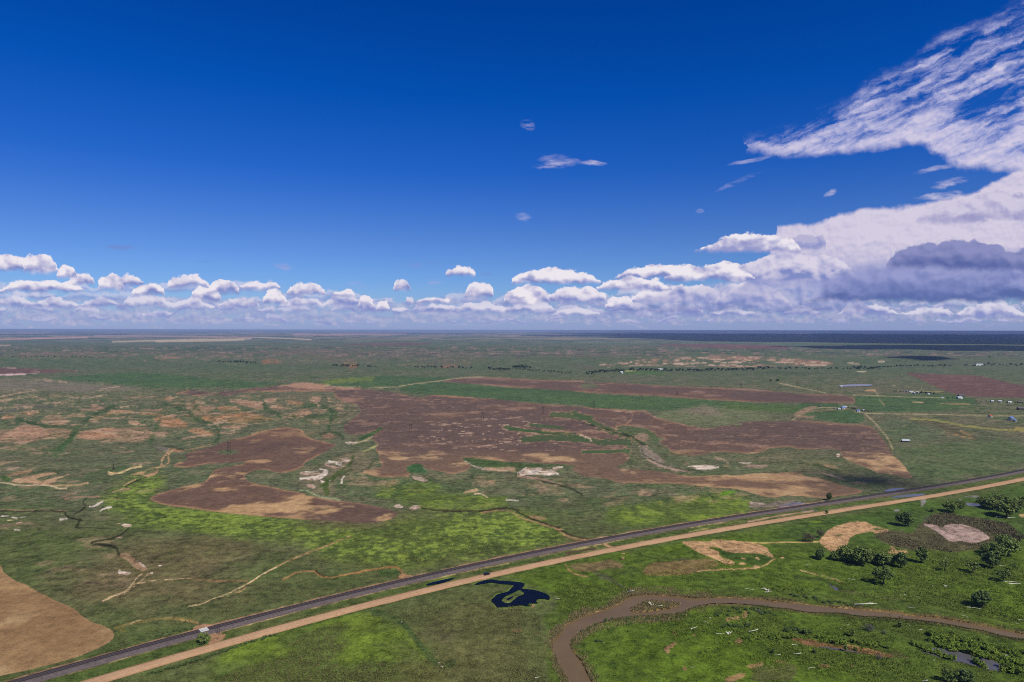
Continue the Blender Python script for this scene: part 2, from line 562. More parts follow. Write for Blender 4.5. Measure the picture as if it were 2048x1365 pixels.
def height(X, Y):
    X = np.asarray(X, float)
    Y = np.asarray(Y, float)
    beyond = sstep(30.0, 220.0, Y - rail_y(X))
    near = beyond * sstep(6500.0, 3000.0, Y)
    flat_r = sstep(900.0, 300.0, X - 0.18 * (Y - 1200.0))           # the fields to the right lie flat
    h = near * (2.6 * fbm(X, Y, 420.0, 3, 3) + 0.9 * fbm(X, Y, 85.0, 3, 6))
    # eroded hills on the left
    bad = near * sstep(1000.0, 1500.0, Y) * sstep(-0.06, -0.22, X / np.maximum(Y, 1.0)) * sstep(4200.0, 3000.0, Y)
    r = 1.0 - np.abs(fbm(X, Y, 330.0, 4, 8))
    r2 = 1.0 - np.abs(fbm(X, Y, 120.0, 3, 13))
    h = h + bad * (10.0 * (r - 0.55) + 6.0 * (r2 - 0.55) + 2.0 * fbm(X, Y, 50.0, 3, 12))
    # shallow gullies in the middle
    mid = near * sstep(620.0, 760.0, Y) * sstep(1700.0, 1300.0, Y) * flat_r
    h = h + mid * 1.1 * fbm(X, Y, 75.0, 3, 15)
    # line of bluffs beyond the river trees
    bl = sstep(3350.0, 4300.0, Y + 260.0 * fbm(X, 0 * X, 1500.0, 3, 21)) * sstep(9000.0, 5500.0, Y)
    h = h + bl * (20.0 + 16.0 * (1.0 - np.abs(fbm(X, Y, 700.0, 4, 25))) - 10.0)
    # long rolls of the far plain
    farr = sstep(5500.0, 14000.0, Y)
    h = h + farr * (16.0 * fbm(X, Y, 5200.0, 3, 31) + 10.0) + sstep(26000.0, 52000.0, Y) * (34.0 * fbm(X, Y, 9000.0, 2, 35) - np.clip(X / 38000.0, -1.0, 1.0) * 60.0)
    return h


def at(px, py):
    """point of the ground seen at a picture position"""
    x = (px - CX) / FPX
    y = (CY - py) / FPX
    d = FW + x * RT + y * UP
    z = 0.0
    for _ in range(14):
        t = (z - CAM_H) / min(d[2], -1e-5)
        h = float(height(np.array([d[0] * t]), np.array([d[1] * t]))[0])
        if abs(h - z) < 0.03:
            break
        z = 0.45 * z + 0.55 * h
    t = (z - CAM_H) / min(d[2], -1e-5)
    return float(d[0] * t), float(d[1] * t), z


def metres(px, py, n):
    """n picture pixels at that place, in metres"""
    X, Y, Z = at(px, py)
    return n * Y / FPX


# ---- outlines
S1 = trace('5 -400,400 0,470 30,560 200,645 330,720 560,815 640,890 800,955 860,1000 840,1050 740,1110 500,1200 0,1325 -400,1420')
S2 = trace('A 370,555 540,490 575,470 530,430 600,390 850,330 1070,245 1300,195 1500,130 1720,85 1850,90 1970,130 B 45,190 120,215 230,250 460,300 350,360 190,450 60,510 45,560 0,590 '
           'A 1970,550 1900,600 1750,640 1600,630 1560,605 1430,600 1300,640 1250,680 1290,730 1370,770 1500,790 1680,830 1850,860 2048,910 B 0,900 200,930 440,970 700,1000 900,1040 1080,1080 1180,1120 1140,1180 1000,1230 850,1250 600,1230 300,1215 0,1200 '
           'A 1700,1180 1300,1150 900,1110 600,1060 350,1035 200,1000 105,950 180,900 350,850 560,800 780,750 840,690 880,620 930,590 1200,540 1280,515 1230,510 1000,520 850,525 720,545 640,570 480,575')
S3A = trace('J 500,375 650,390 670,430 800,470 900,490 1050,530 1200,550 1330,520 1420,510 1480,540 1520,500 1460,490 1600,480 1900,480 1980,470 4 240,800 560,830 760,840 840,860 900,930 950,1000 980,1050 1000,1090 '
            'E 1660,290 1780,350 1850,430 1900,500 1970,600 1800,560 1660,530 1530,525 1480,490 1380,450 1200,370 1100,330 1090,250 1020,235 850,230 600,240 500,205 350,210 200,230 30,270 '
            'D 1800,345 1680,400 1600,410 1400,400 1250,385 1100,390 1020,425 850,430 700,415 600,380 580,340 510,310 460,260 560,225 450,200 400,150 330,120 120,70 J 250,500 200,420')
S3B = trace('H 60,235 180,205 270,190 470,230 560,205 720,195 820,170 1050,160 1200,130 1300,122 1400,125 1500,145 1650,165 1830,180 2048,190 I 0,185 200,205 300,230 420,255 500,260 560,235 700,235 800,245 950,260 1200,275 1500,310 1750,330 2048,350 '
            'J 0,345 200,360 500,375 480,500 300,540 430,600 420,640 C 1990,240 2010,270 2020,310 2015,330 1950,350 1990,400 2040,440 2040,480 1980,520 1880,560 1900,580 2048,590 D 0,580 300,605 550,630 720,670 900,685 1100,670 1400,670 1600,650 2048,635 '
            'E 300,520 450,512 600,515 650,560 850,590 1000,640 1200,690 1380,740 1300,770 1000,810 850,820 650,800 400,790 D 1900,935 1750,930 1550,870 1400,830 1200,825 1000,800 800,775 550,765 200,765 0,755 '
            'C 1900,750 1780,710 1640,690 1500,690 1420,640 1340,600 1400,560 1370,540 1200,540 1000,520 700,510 400,490 300,480 200,455 20,455 B 1945,455 1980,500 2048,545 C 130,570 100,600 0,640 '
            'B 1980,620 1830,655 1720,630 1590,605 1500,590 1490,540 1420,530 1300,550 1265,600 1340,650 1300,680 1150,690 950,690 830,660 740,635 780,605 880,590 980,575 990,540 945,480 960,430 900,350 940,300 870,240 870,200 980,110 850,150 750,180 600,180 540,150 525,80 560,40 640,0 '
            'H 1700,530 1740,500 1820,440 1870,390 1850,350 1800,325 1700,310 1660,280 1600,245 1640,215 1560,205 1300,205 1000,210 820,210 680,225 650,245 500,240 350,250 200,240')
S4 = trace('I 640,110 850,75 1050,65 1250,75 1600,95 2048,105 J 0,110 200,115 500,130 800,150 1100,160 1380,170 1600,180 1850,205 2048,210 4 100,575 200,590 400,595 600,600 690,620 700,660 680,670 350,665 0,660 '
           'J 1740,310 1400,290 1150,275 900,255 640,240 300,225 0,210 I 2048,210 1700,185 1300,165 1000,135 850,125')
S5 = trace('b 1050,185 1200,195 1450,205 1620,205 1800,240 1950,280 2048,290 2600,320 2600,420 2048,395 1700,390 1500,375 1350,320 1250,270 1150,225')
S6 = trace('G -900,-30 0,-35 400,-10 700,0 1080,10 900,25 500,40 200,55 0,60 -900,70')
S7 = trace('3 1090,195 1500,192 2048,200 4 200,215 150,235 3 2048,240 1400,220')
S8 = trace('2 630,195 1000,185 1470,183 1350,200 1150,207 800,203')
FIELDS = [S1, S2, S3A, S3B, S4, S5, S6, S7, S8]
GREEN_SPOT = trace('A 915,390 960,370 1060,360 1180,370 1205,385 1150,405 1060,420 960,412')
CROPS = [trace('1 340,470 700,440 1040,420 1300,430 1650,470 2048,495 2 60,500 300,510 260,520 0,540 1 2048,550 1800,545 1200,545 950,520 600,490'),
         trace('2 500,490 700,465 900,450 1300,455 1600,460 1500,480 1300,505 1120,540 900,545 700,535 560,520'),
         trace('I 270,160 450,125 640,115 850,125 1000,140 1300,165 1700,190 2048,215 J 0,225 300,235 640,250 900,265 1150,280 1400,295 1740,315 2048,330 4 0,670 280,690 260,740 0,740 J 1990,395 1700,385 1400,370 1200,340 1050,345 950,370 700,380 640,375 500,370 200,355 0,340 I 2048,335 1500,300 1100,265 800,240 560,225 420,215 280,200'),
         trace('4 700,600 1500,600 1700,640 1600,700 1100,740 800,730 700,680'),
         trace('4 380,600 200,700 250,770 560,820 760,830 780,770 700,740')]
RIVER = trace('V 560,1500 490,1365 420,1260 350,1130 300,1020 270,930 275,850 330,800 400,730 430,660 560,610 650,550 830,510 950,460 1070,420 1180,340 1220,320 1450,300 1626,310 7 1230,720 1320,735 1500,735 1700,735 1915,750 '
              'Y 0,335 230,350 440,375 600,395 800,415 1050,430 1280,455 1500,475 1700,495 W 100,405 250,430 500,450 680,460 900,500 1150,545 1400,590 1600,640 1876,690 2400,790 2400,880 1876,760 1700,740 1450,680 1250,625 1000,590 800,545 550,510 250,480 0,460 '
              'Y 1540,540 1100,520 900,480 700,480 550,480 400,460 200,425 0,410 7 1915,795 1700,775 1500,770 1350,800 1250,850 1000,865 850,875 750,895 640,920 560,960 500,1000 430,1060 460,1150 520,1200 560,1280 600,1365 V 860,1500')
ISLAND = trace('7 880,815 930,790 1000,755 1060,750 1150,760 1230,765 1265,780 1200,805 1100,825 980,840 900,835')
POND = trace('U 510,550 650,490 760,465 830,460 920,480 1100,490 1220,500 1310,515 1340,545 1290,600 1280,610 1380,615 1500,630 1620,665 1700,700 1730,740 1720,790 1640,770 1560,765 1515,790 1520,820 1560,845 1450,840 1400,870 1395,890 1280,865 1180,880 1000,900 920,905 890,905 880,870 820,830 800,780 860,740 890,700 1000,670 1080,650 1110,610 1170,560 1130,545 1000,540 870,520 800,510 700,530 600,545')
POND_ISLE = trace('U 960,790 1020,730 1140,680 1250,620 1300,650 1340,690 1220,730 1170,780 1090,840 1010,830')
DITCH_POND = trace('6 1260,635 1330,610 1500,575 1480,590 1380,625 1280,640')
WASH_A = trace('E 1590,735 1680,748 1800,722 1900,703 1800,700 1700,705')
WASH_B = trace('E 1680,815 1800,790 2040,768 T 1160,222 1100,240 960,250 850,256')
WASH_C = trace('T 1500,305 1600,305 1680,325 1600,335 1520,325')
WASH_D = trace('Y 580,915 700,930 900,960 1000,975 1200,1000 1290,1012 1150,985 900,940 700,912')
WASH_E = trace('W 400,925 600,990 750,1035 900,1065 1150,1125 1300,1175 1500,1205 1620,1215 1640,1130 1500,1080 1250,1010 1000,940 800,890 650,880 500,900')
WASH_F = trace('Y 730,120 800,130 880,180 860,215 760,150')
LAKE = trace('b 520,290 650,283 800,283 800,297 640,298 535,305')
WATERS = [('river', RIVER, 1), ('pond', POND, 1), ('pond', DITCH_POND, 0), ('wash', WASH_A, 0), ('wash', WASH_B, 0), ('wash', WASH_C, 0), ('wash', WASH_D, 0), ('wash', WASH_E, 0), ('wash', WASH_F, 0), ('lake', LAKE, 0)]

# ------------------------------------------------------------------ the ground sheet
def make_grid():
    du = 1.5
    us = np.arange(-190.0, 2240.0, du)
    side = [60, 140, 260, 420, 640, 950, 1400, 2000, 3000, 4500]
    us = np.concatenate([us[0] - np.array(side[::-1]), us, us[-1] + np.array(side)])
    hz = CY - FPX * math.tan(PITCH)
    vs = []
    d = FPX * CAM_H / 62000.0
    while d < 1480 - hz:
        vs.append(d)
        d += min(1.5, max(0.28, 0.30 + d * 0.022))
    for e in (8, 20, 40, 80, 150, 260, 420, 700):
        vs.append(1480 - hz + e)
    depth = FPX * CAM_H / np.array(vs[::-1])          # near to far
    lat = (us - CX) / FPX
    Y = np.repeat(depth[:, None], len(us), 1)
    X = lat[None, :] * Y
    return X, Y, len(depth), len(us)


GX, GY, NR, NC = make_grid()
gx, gy = GX.ravel(), GY.ravel()
gz = height(gx, gy)
PU, PV = project(gx, gy, gz)


def poly_sd(p, smooth=1, margin=14.0):
    """signed distance in picture pixels (+ inside), -99 far outside"""
    if smooth:
        p = dense(p, True, it=smooth)
    out = np.full(PU.shape, -99.0)
    lo, hi = p.min(0) - margin, p.max(0) + margin
    idx = np.nonzero((PU > lo[0]) & (PU < hi[0]) & (PV > lo[1]) & (PV < hi[1]))[0]
    if not len(idx):
        return out
    x, y = PU[idx], PV[idx]
    q = np.roll(p, -1, 0)
    best = np.full(len(idx), 1e9)
    ins = np.zeros(len(idx), bool)
    for (x0, y0), (x1, y1) in zip(p, q):
        ex, ey = x1 - x0, y1 - y0
        L = ex * ex + ey * ey + 1e-9
        t = np.clip(((x - x0) * ex + (y - y0) * ey) / L, 0, 1)
        dd = (x - x0 - t * ex) ** 2 + (y - y0 - t * ey) ** 2
        np.minimum(best, dd, out=best)
        if y0 != y1:
            c = ((y0 > y) != (y1 > y)) & (x < ex * (y - y0) / (ey if ey else 1e-9) + x0)
            ins ^= c
    best = np.sqrt(best)
    out[idx] = np.where(ins, best, -best)
    return out


def line_d(p, smooth=1, margin=16.0):
    """distance in picture pixels, 99 far away"""
    p = np.asarray(p, float)
    if smooth:
        p = dense(p, False, it=smooth)
    out = np.full(PU.shape, 99.0)
    for (x0, y0), (x1, y1) in zip(p[:-1], p[1:]):
        idx = np.nonzero((PU > min(x0, x1) - margin) & (PU < max(x0, x1) + margin) & (PV > min(y0, y1) - margin) & (PV < max(y0, y1) + margin))[0]
        if not len(idx):
            continue
        x, y = PU[idx], PV[idx]
        ex, ey = x1 - x0, y1 - y0
        t = np.clip(((x - x0) * ex + (y - y0) * ey) / (ex * ex + ey * ey + 1e-9), 0, 1)
        out[idx] = np.minimum(out[idx], np.sqrt((x - x0 - t * ex) ** 2 + (y - y0 - t * ey) ** 2))
    return out


# wobble of outlines, in picture pixels, made from noise fixed to the land
scale_px = FPX / np.maximum(gy, 1.0)                 # pixels per metre across the view
nzA = fbm(gx, gy, 38.0, 4, 101)
nzB = fbm(gx, gy, 11.0, 4, 111)
nzC = fbm(gx, gy, 130.0, 4, 121)
nzD = fbm(gx, gy, 420.0, 4, 131)
nzE = fbm(gx, gy, 1500.0, 4, 141)
nzF = fbm(gx, gy, 4.5, 3, 181) * np.clip(scale_px * 4.5 / 3.0, 0.0, 1.0)
lodA = np.clip(scale_px * 38.0 / 6.0, 0, 1)
# streaky noise with the grain of the view's distant strips (long across, thin in depth)
lgy = np.log(np.maximum(gy, 50.0))
nzS = fbm(gx / np.maximum(gy, 1.0) * 26.0, lgy * 90.0, 1.0, 4, 151)
nzT = fbm(gx / np.maximum(gy, 1.0) * 60.0, lgy * 170.0, 1.0, 4, 161)
nzW = fbm(gx / np.maximum(gy, 1.0) * 120.0, lgy * 200.0, 1.0, 3, 171)

ALB = np.empty((len(gx), 3))
ROUGHG = np.zeros(len(gx))       # how tufty the cover is


def put(mask, col, nz=None):
    global ALB
    m = np.clip(mask, 0, 1)
    idx = np.nonzero(m > 0.002)[0]
    c = np.array(col)
    ALB[idx] += (c - ALB[idx]) * m[idx, None]


def gcol(r, g, b):
    """albedo from how bright the sunlit surface is"""
    return tuple(min(v / e, 0.8) for v, e in zip(lin(r, g, b), (1.10, 1.09, 1.21)))


# ---- grass: greys, olives, browns over the whole plain
ALB[:] = gcol(94, 98, 72)
put(sstep(-0.2, 0.6, nzC) * 0.6, gcol(82, 97, 60))
put(sstep(-0.1, 0.7, nzD + 0.3 * nzC) * 0.6, gcol(108, 99, 80))
put(sstep(0.1, 0.7, nzA) * 0.45 * lodA, gcol(66, 84, 48))
put(sstep(0.2, 0.8, -nzA) * 0.40 * lodA, gcol(120, 106, 86))
put(sstep(0.1, 0.7, nzB + nzF * 0.4) * 0.35, gcol(64, 78, 46))
put(sstep(0.2, 0.8, -nzB - nzF * 0.4) * 0.30, gcol(124, 112, 90))
put(sstep(0.25, 0.7, nzW) * 0.35 * sstep(900.0, 1500.0, gy), gcol(66, 84, 54))
put(sstep(0.25, 0.7, -nzW) * 0.35 * sstep(900.0, 1500.0, gy), gcol(124, 112, 94))
farm = sstep(1900.0, 3600.0, gy)
put(farm * 0.7, gcol(82, 96, 70))
put(farm * sstep(-0.1, 0.6, nzT) * 0.4, gcol(68, 84, 58))
put(farm * sstep(0.1, 0.7, -nzT + 0.3 * nzE) * 0.45, gcol(100, 104, 84))
put(farm * sstep(-0.1, 0.8, nzE) * 0.45, gcol(98, 96, 82))
roughz = sstep(3900.0, 4500.0, gy) * sstep(8000.0, 6500.0, gy)
put(roughz * sstep(-0.1, 0.5, nzW + 0.5 * nzE) * 0.75, gcol(112, 98, 92))
put(roughz * sstep(0.1, 0.5, nzT * 0.6 + nzW * 0.6) * 0.8, gcol(58, 72, 62))
put(roughz * sstep(0.35, 0.8, nzW * 0.9 - nzT * 0.3) * 0.55, gcol(160, 128, 116))
put(sstep(6500.0, 9000.0, gy) * sstep(0.0, 0.5, nzS) * 0.6, gcol(112, 118, 92))
put(sstep(6500.0, 9000.0, gy) * sstep(0.05, 0.5, -nzT) * 0.6, gcol(74, 94, 74))
put(sstep(9000.0, 16000.0, gy) * sstep(0.05, 0.4, nzS + 0.4 * nzE) * 0.7, gcol(168, 138, 124))
put(sstep(9000.0, 16000.0, gy) * sstep(0.15, 0.5, -nzS) * 0.8, gcol(56, 78, 66))

south = sstep(6.0, -6.0, gy - road_y(gx))            # the river side of the road
frontL = sstep(980.0, 1080.0, PV) * (1 - south)
put(frontL * 0.7, gcol(92, 92, 56))
put(frontL * sstep(-0.2, 0.7, nzC) * 0.6, gcol(78, 92, 48))
put(frontL * sstep(0.1, 0.8, -nzC + 0.4 * nzA) * 0.55, gcol(108, 92, 66))
put(frontL * sstep(0.2, 0.7, nzB) * 0.30, gcol(62, 78, 38))
# river meadow
put(south * 0.85, gcol(84, 92, 50))
put(south * sstep(0.0, 0.8, nzA) * 0.35, gcol(100, 100, 58))
lush = south * sstep(-6.0, 10.0, np.maximum(poly_sd(trace('P 1000,1150 1100,1120 1300,1095 1700,1030 2100,960 2500,960 2500,1700 1120,1700 1090,1330 1100,1290 1085,1255 1080,1230 1110,1215 1108,1190 1060,1170 1010,1160'), 1, 60.0) + nzC * 7 + nzA * 5, -20))
put(lush * 0.95, gcol(84, 102, 34))
put(lush * sstep(-0.1, 0.6, nzC) * 0.6, gcol(92, 116, 30))
put(lush * sstep(0.1, 0.8, -nzC) * 0.55, gcol(80, 94, 44))
put(lush * sstep(0.0, 0.5, -nzA - 0.4 * nzC) * 0.35, gcol(78, 84, 44))
put(lush * sstep(0.2, 0.6, nzF + 0.3 * nzB) * 0.4, gcol(52, 66, 26))
put(lush * sstep(0.2, 0.8, nzA) * 0.45, gcol(86, 106, 36))
put(lush * sstep(0.3, 0.8, nzB - 0.3) * 0.5, gcol(48, 70, 28))
put(lush * sstep(1120.0, 1060.0, PV) * sstep(1500, 1600, PU) * 0.45, gcol(58, 82, 46))
# between the rails and the road
verge = sstep(0.0, 4.0, gy - road_y(gx)) * sstep(2.0, -3.0, gy - rail_y(gx))
put(verge * 0.8, gcol(76, 92, 42))
put(verge * sstep(-0.1, 0.7, nzA) * 0.6, gcol(96, 98, 58))


def sheet(key, col, a=1.0, warp=1.2, soft=1.0, nz=None, smooth=1):
    sd = poly_sd(trace(key) if isinstance(key, str) else key, smooth)
    put(sstep(-soft, soft, sd + warp * (nzB + nzW)) * a, col)
    return sd


def stroke(key, wid, col, a=1.0, warp=0.5, broken=0.0, smooth=1, off=(0, 0)):
    d = line_d(trace(key) + np.array(off), smooth)
    wid = wid * 1.25
    m = sstep(wid + 1.0, max(wid - 0.4, 0.0), d + warp * (nzB + nzW))
    if broken:
        m = m * sstep(broken - 0.35, broken + 0.25, nzB * 0.6 + nzW * 0.7 + 0.3)
    put(m * a, col)
    return d


# ---- sown fields
for i, k in enumerate(CROPS):
    sheet(k, gcol(70, 94, 58), 0.85, 0.5, 0.9)
    sd = poly_sd(k, 1)
    put(sstep(-0.9, 0.9, sd) * sstep(0.0, 0.6, nzC + 0.5 * nzA) * 0.4, gcol(84, 104, 62))
    put(sstep(-0.9, 0.9, sd) * sstep(0.1, 0.6, -nzC + 0.4 * nzT) * 0.35, gcol(58, 82, 50))
sheet('2 520,490 700,467 900,457 960,470 900,490 700,505 560,510', gcol(112, 122, 56), 0.75, 1.0, 2.0)
sheet('3 1700,670 2048,690 4 250,690 240,735 0,740 3 1700,720', gcol(98, 112, 52), 0.4, 2.0, 4.0)
sheet('3 1120,760 1400,700 1480,690 1700,700 2048,760 2048,800 1750,830 1500,850 1200,800', gcol(112, 116, 84), 0.6, 3.0, 4.0)
sheet('3 1290,740 1430,715 1500,690 1600,700 1720,780 1500,765', gcol(128, 112, 98), 0.6, 2.5, 3.0)

# ---- pinkish bare hills, upper left
PINK = gcol(158, 122, 100)
PALE = gcol(178, 150, 124)
ORNG = gcol(164, 118, 84)
GREYP = gcol(128, 114, 104)
sheet('G -600,90 0,110 400,105 800,150 1100,165 1440,195 1760,230 1500,265 1200,255 900,265 500,245 200,270 0,280 -600,300', GREYP, 0.55, 3.5, 4.0)
for k in ('G 0,325 200,285 450,240', 'G 0,462 250,442 640,395 880,372', 'G 840,330 1060,342 1280,300', 'G 400,110 800,150', 'G 1200,240 1430,200', 'G -200,380 0,372 300,330 480,318', 'G 640,430 780,400 870,420'):
    stroke(k, 1.3, PALE, 0.7, 0.7, 0.1)
stroke('G 0,520 200,470 420,440 640,440', 2.4, gcol(88, 80, 84), 0.5, 1.0)
BARE = ['G -300,830 0,830 100,760 200,690 280,645 500,690 530,720 640,780 600,820 400,860 280,880 150,870 -300,880',
        'G 930,790 1050,740 1250,710 1360,715 1440,770 1450,800 1200,840 1000,830', 'G 480,600 620,545 760,570 840,620 780,660 640,660 550,640',
        'G 800,560 900,525 1000,535 1040,555 950,575', 'G 20,565 100,540 220,560 200,580 40,590', 'G 290,540 350,510 440,540 380,555',
        'G 960,490 1100,450 1120,410 1260,460 1200,490 1000,500', 'G 1050,610 1200,570 1350,500 1500,485 1640,510 1400,518 1250,560 1150,605',
        'G 1540,620 1620,620 1780,670 1700,668 1560,642', 'G 1650,488 1850,468 2048,478 2048,502 1700,502', 'G 1690,530 1900,515 2048,560 2048,700 1940,680 1840,600 1900,550 1700,545',
        'H 180,355 240,320 330,340 480,335 480,360 400,410 290,400', 'H 410,290 510,283 500,307', 'H 510,350 660,358 720,385 500,387', 'H 600,290 680,280 900,310 940,345 900,375 800,350 700,330',
        'H 940,290 1060,270 1060,310 980,320', 'H 1150,288 1350,318 1250,334 1150,312', 'H 990,350 1100,330 1200,370 1050,387', 'H 1380,270 1470,263 1470,302 1400,296',
        'H 320,460 400,425 550,430 640,408 750,400 930,440 1100,470 850,490 700,510 500,490 400,490', 'H 1190,420 1320,368 1400,390 1400,437 1200,442', 'H 1420,370 1530,400 1440,402',
        'H 0,440 100,440 250,535 180,560 0,550', 'H 540,540 700,515 790,520 760,550 600,557', 'H 1550,283 1590,290 1560,307', 'H 0,262 60,255 70,290 0,290', 'H 60,335 140,308 100,350', 'H 1610,370 1700,365 1690,385', 'H 200,575 300,560 480,620 380,630', 'H 900,480 1120,466 1000,500']
for i, k in enumerate(BARE):
    sd = poly_sd(trace(k), 1)
    m = sstep(-2.6, 2.2, sd + 3.0 * (nzA + 0.4 * nzB))
    put(m * 0.92, (PINK, ORNG, PINK)[i % 3])
    put(m * sstep(0.05, 0.6, nzB * 0.8 + 0.6 * nzA) * 0.65, PALE)
    put(m * sstep(0.2, 0.7, -nzA * 0.7 - 0.6 * nzB) * 0.6, gcol(104, 98, 76))
hillz = sstep(-10, 20, poly_sd(trace('P -200,800 330,790 560,800 720,800 700,850 560,852 420,885 330,905 200,890 0,888 -200,890'), 1, 30.0))
put(hillz * sstep(0.15, 0.55, nzC * 0.8 + nzA * 0.4) * 0.6, PINK)
put(hillz * sstep(0.4, 0.8, nzA * 0.7 + nzB * 0.5) * 0.6, PALE)
put(hillz * sstep(0.2, 0.8, -nzC) * 0.4, gcol(72, 90, 56))
DKG = gcol(54, 76, 42)
for k in ('G 850,790 900,720 1000,640 1100,560 1250,480 1420,430', 'G 200,590 300,630 500,660 700,690 880,700', 'G 700,950 850,830 920,740', 'H 0,330 200,380 260,430 300,480 420,500 500,560 520,640 480,680', 'H 1560,560 1570,480 1640,420 1560,380 1480,330 1330,350', 'H 1100,440 1300,450 1560,440 1600,400', 'H 950,330 960,380 1080,420'):
    stroke(k, 2.4, DKG, 0.75, 1.4)
for k in ('1 1200,980 1250,860 1280,800', '1 450,1090 560,960 620,890', '1 700,1240 1000,1180', 'F 600,150 750,80'):
    stroke(k, 3.0, gcol(66, 92, 50), 0.6, 1.6)

# spurge meadow: bright yellow-green clumps
BRT = gcol(124, 140, 58)
yz = poly_sd(trace('P 205,995 255,965 300,950 330,965 305,990 300,1005 350,1024 500,1045 690,1055 780,1045 805,1030 860,1026 930,1028 1010,1030 1080,1050 1130,1070 1110,1085 1000,1108 900,1118 820,1128 740,1120 650,1112 600,1075 500,1080 400,1060 330,1045 280,1040 220,1020'), 1, 40.0)
zone = sstep(-22, 14, yz + 10 * nzC)
yz2 = np.maximum(poly_sd(trace('P 735,990 830,962 880,962 870,985 1010,990 1010,1012 900,1012 800,1008'), 1, 20), poly_sd(trace('P 1250,1010 1420,985 1520,1000 1480,1040 1300,1060 1180,1040'), 1, 20) - 4)
zone2 = sstep(-12, 8, yz2 + 6 * nzA)
put(np.maximum(zone, zone2) * 0.8, gcol(88, 104, 44))
put(zone * sstep(-0.02, 0.22, nzA * 0.35 + nzB * 0.42 + 0.40 * nzC + 0.70 * nzF) * 0.75, BRT)
put(zone * sstep(0.12, 0.4, -nzA * 0.2 - nzB * 0.45 - 0.8 * nzF) * 0.5, gcol(66, 82, 36))
put(zone2 * sstep(0.0, 0.45, nzA * 0.6 + nzB * 0.6) * 0.75, gcol(114, 130, 50))
yz3 = poly_sd(trace('P 300,1420 410,1350 470,1290 560,1250 640,1236 720,1225 790,1240 830,1280 870,1320 890,1365 890,1430'), 1, 40.0)
zone3 = sstep(-14, 14, yz3 + 8 * nzA) * south
put(zone3 * 0.6, gcol(86, 102, 42))
put(zone3 * sstep(0.0, 0.6, nzC * 0.5 + nzA * 0.6) * 0.75, gcol(104, 124, 38))
put(zone3 * sstep(0.2, 0.8, -nzC * 0.7 - nzA * 0.4) * 0.55, gcol(98, 92, 54))
put(south * sstep(0.25, 0.8, nzC * 0.5 + nzA * 0.5) * sstep(1050, 900, PU) * sstep(1180, 1250, PV) * 0.45, gcol(104, 116, 48))
put(south * sstep(0.1, 0.7, -nzC * 0.7 + 0.3 * nzB) * sstep(1080, 1000, PU) * 0.35, gcol(106, 94, 62))
stroke('M 620,262 750,275 850,320 960,390 1030,490 1110,600 1230,740 1320,830', 4.6, gcol(66, 84, 44), 0.8, 1.2)
stroke('M 900,430 990,520 1050,620 1180,760', 3.5, gcol(104, 122, 44), 0.5, 1.6)
sheet('M 1350,840 1500,790 1560,830 1480,900 1400,880', gcol(58, 76, 38), 0.7, 1.6, 1.5)
sheet('M 1130,470 1350,350 1560,420 1560,600 1380,640 1200,560', gcol(86, 80, 58), 0.35, 4.0, 5.0)
sheet('Z 210,190 250,170 380,165 410,190 300,200', gcol(120, 140, 36), 0.85, 1.0, 0.8)


# ---- winding drainage lines and scraped banks over the uneven ground
wx = gx + 60.0 * fbm(gx, gy, 170.0, 3, 201)
wy = gy + 60.0 * fbm(gx, gy, 170.0, 3, 211)
netA = np.abs(fbm(wx, wy, 310.0, 3, 221))
netB = np.abs(fbm(wx, wy, 150.0, 3, 231))
wpx = 1.6 / np.maximum(scale_px, 0.15)                   # about one and a half pixels, in metres
rough_zone = np.clip(sstep(-25, 25, poly_sd(trace('P -200,790 330,775 720,795 700,860 420,890 330,940 200,960 -200,960'), 1, 40.0)) + 0.8 * sstep(-25, 20, poly_sd(trace('P 540,930 760,900 1100,930 1300,890 1560,930 1780,960 1560,1010 1250,1010 900,1000 640,985'), 1, 40.0))
                     + 0.6 * sstep(-25, 25, poly_sd(trace('P -200,940 330,940 320,990 240,1060 300,1180 120,1160 -200,1100'), 1, 40.0)) + 0.55 * sstep(-3, 3, poly_sd(trace('P 200,706 600,704 1000,712 1000,738 600,733 200,722'), 1, 10)), 0, 1)
lineA = sstep(0.035 + 0.004 * wpx, 0.008, netA)
lineB = sstep(0.045 + 0.006 * wpx, 0.010, netB)
bankA = sstep(0.16, 0.05, netA) * sstep(0.0, 0.6, nzA + 0.3 * nzB)
put(rough_zone * bankA * 0.6, gcol(160, 130, 104))
put(rough_zone * sstep(0.42, 0.75, nzA * 0.8 + nzB * 0.4) * 0.55, gcol(164, 134, 112))
put(rough_zone * lineA * 0.8, gcol(62, 78, 44))
put(rough_zone * lineB * 0.55, gcol(74, 84, 52))
gull = rough_zone * np.maximum(lineA, 0.6 * lineB)

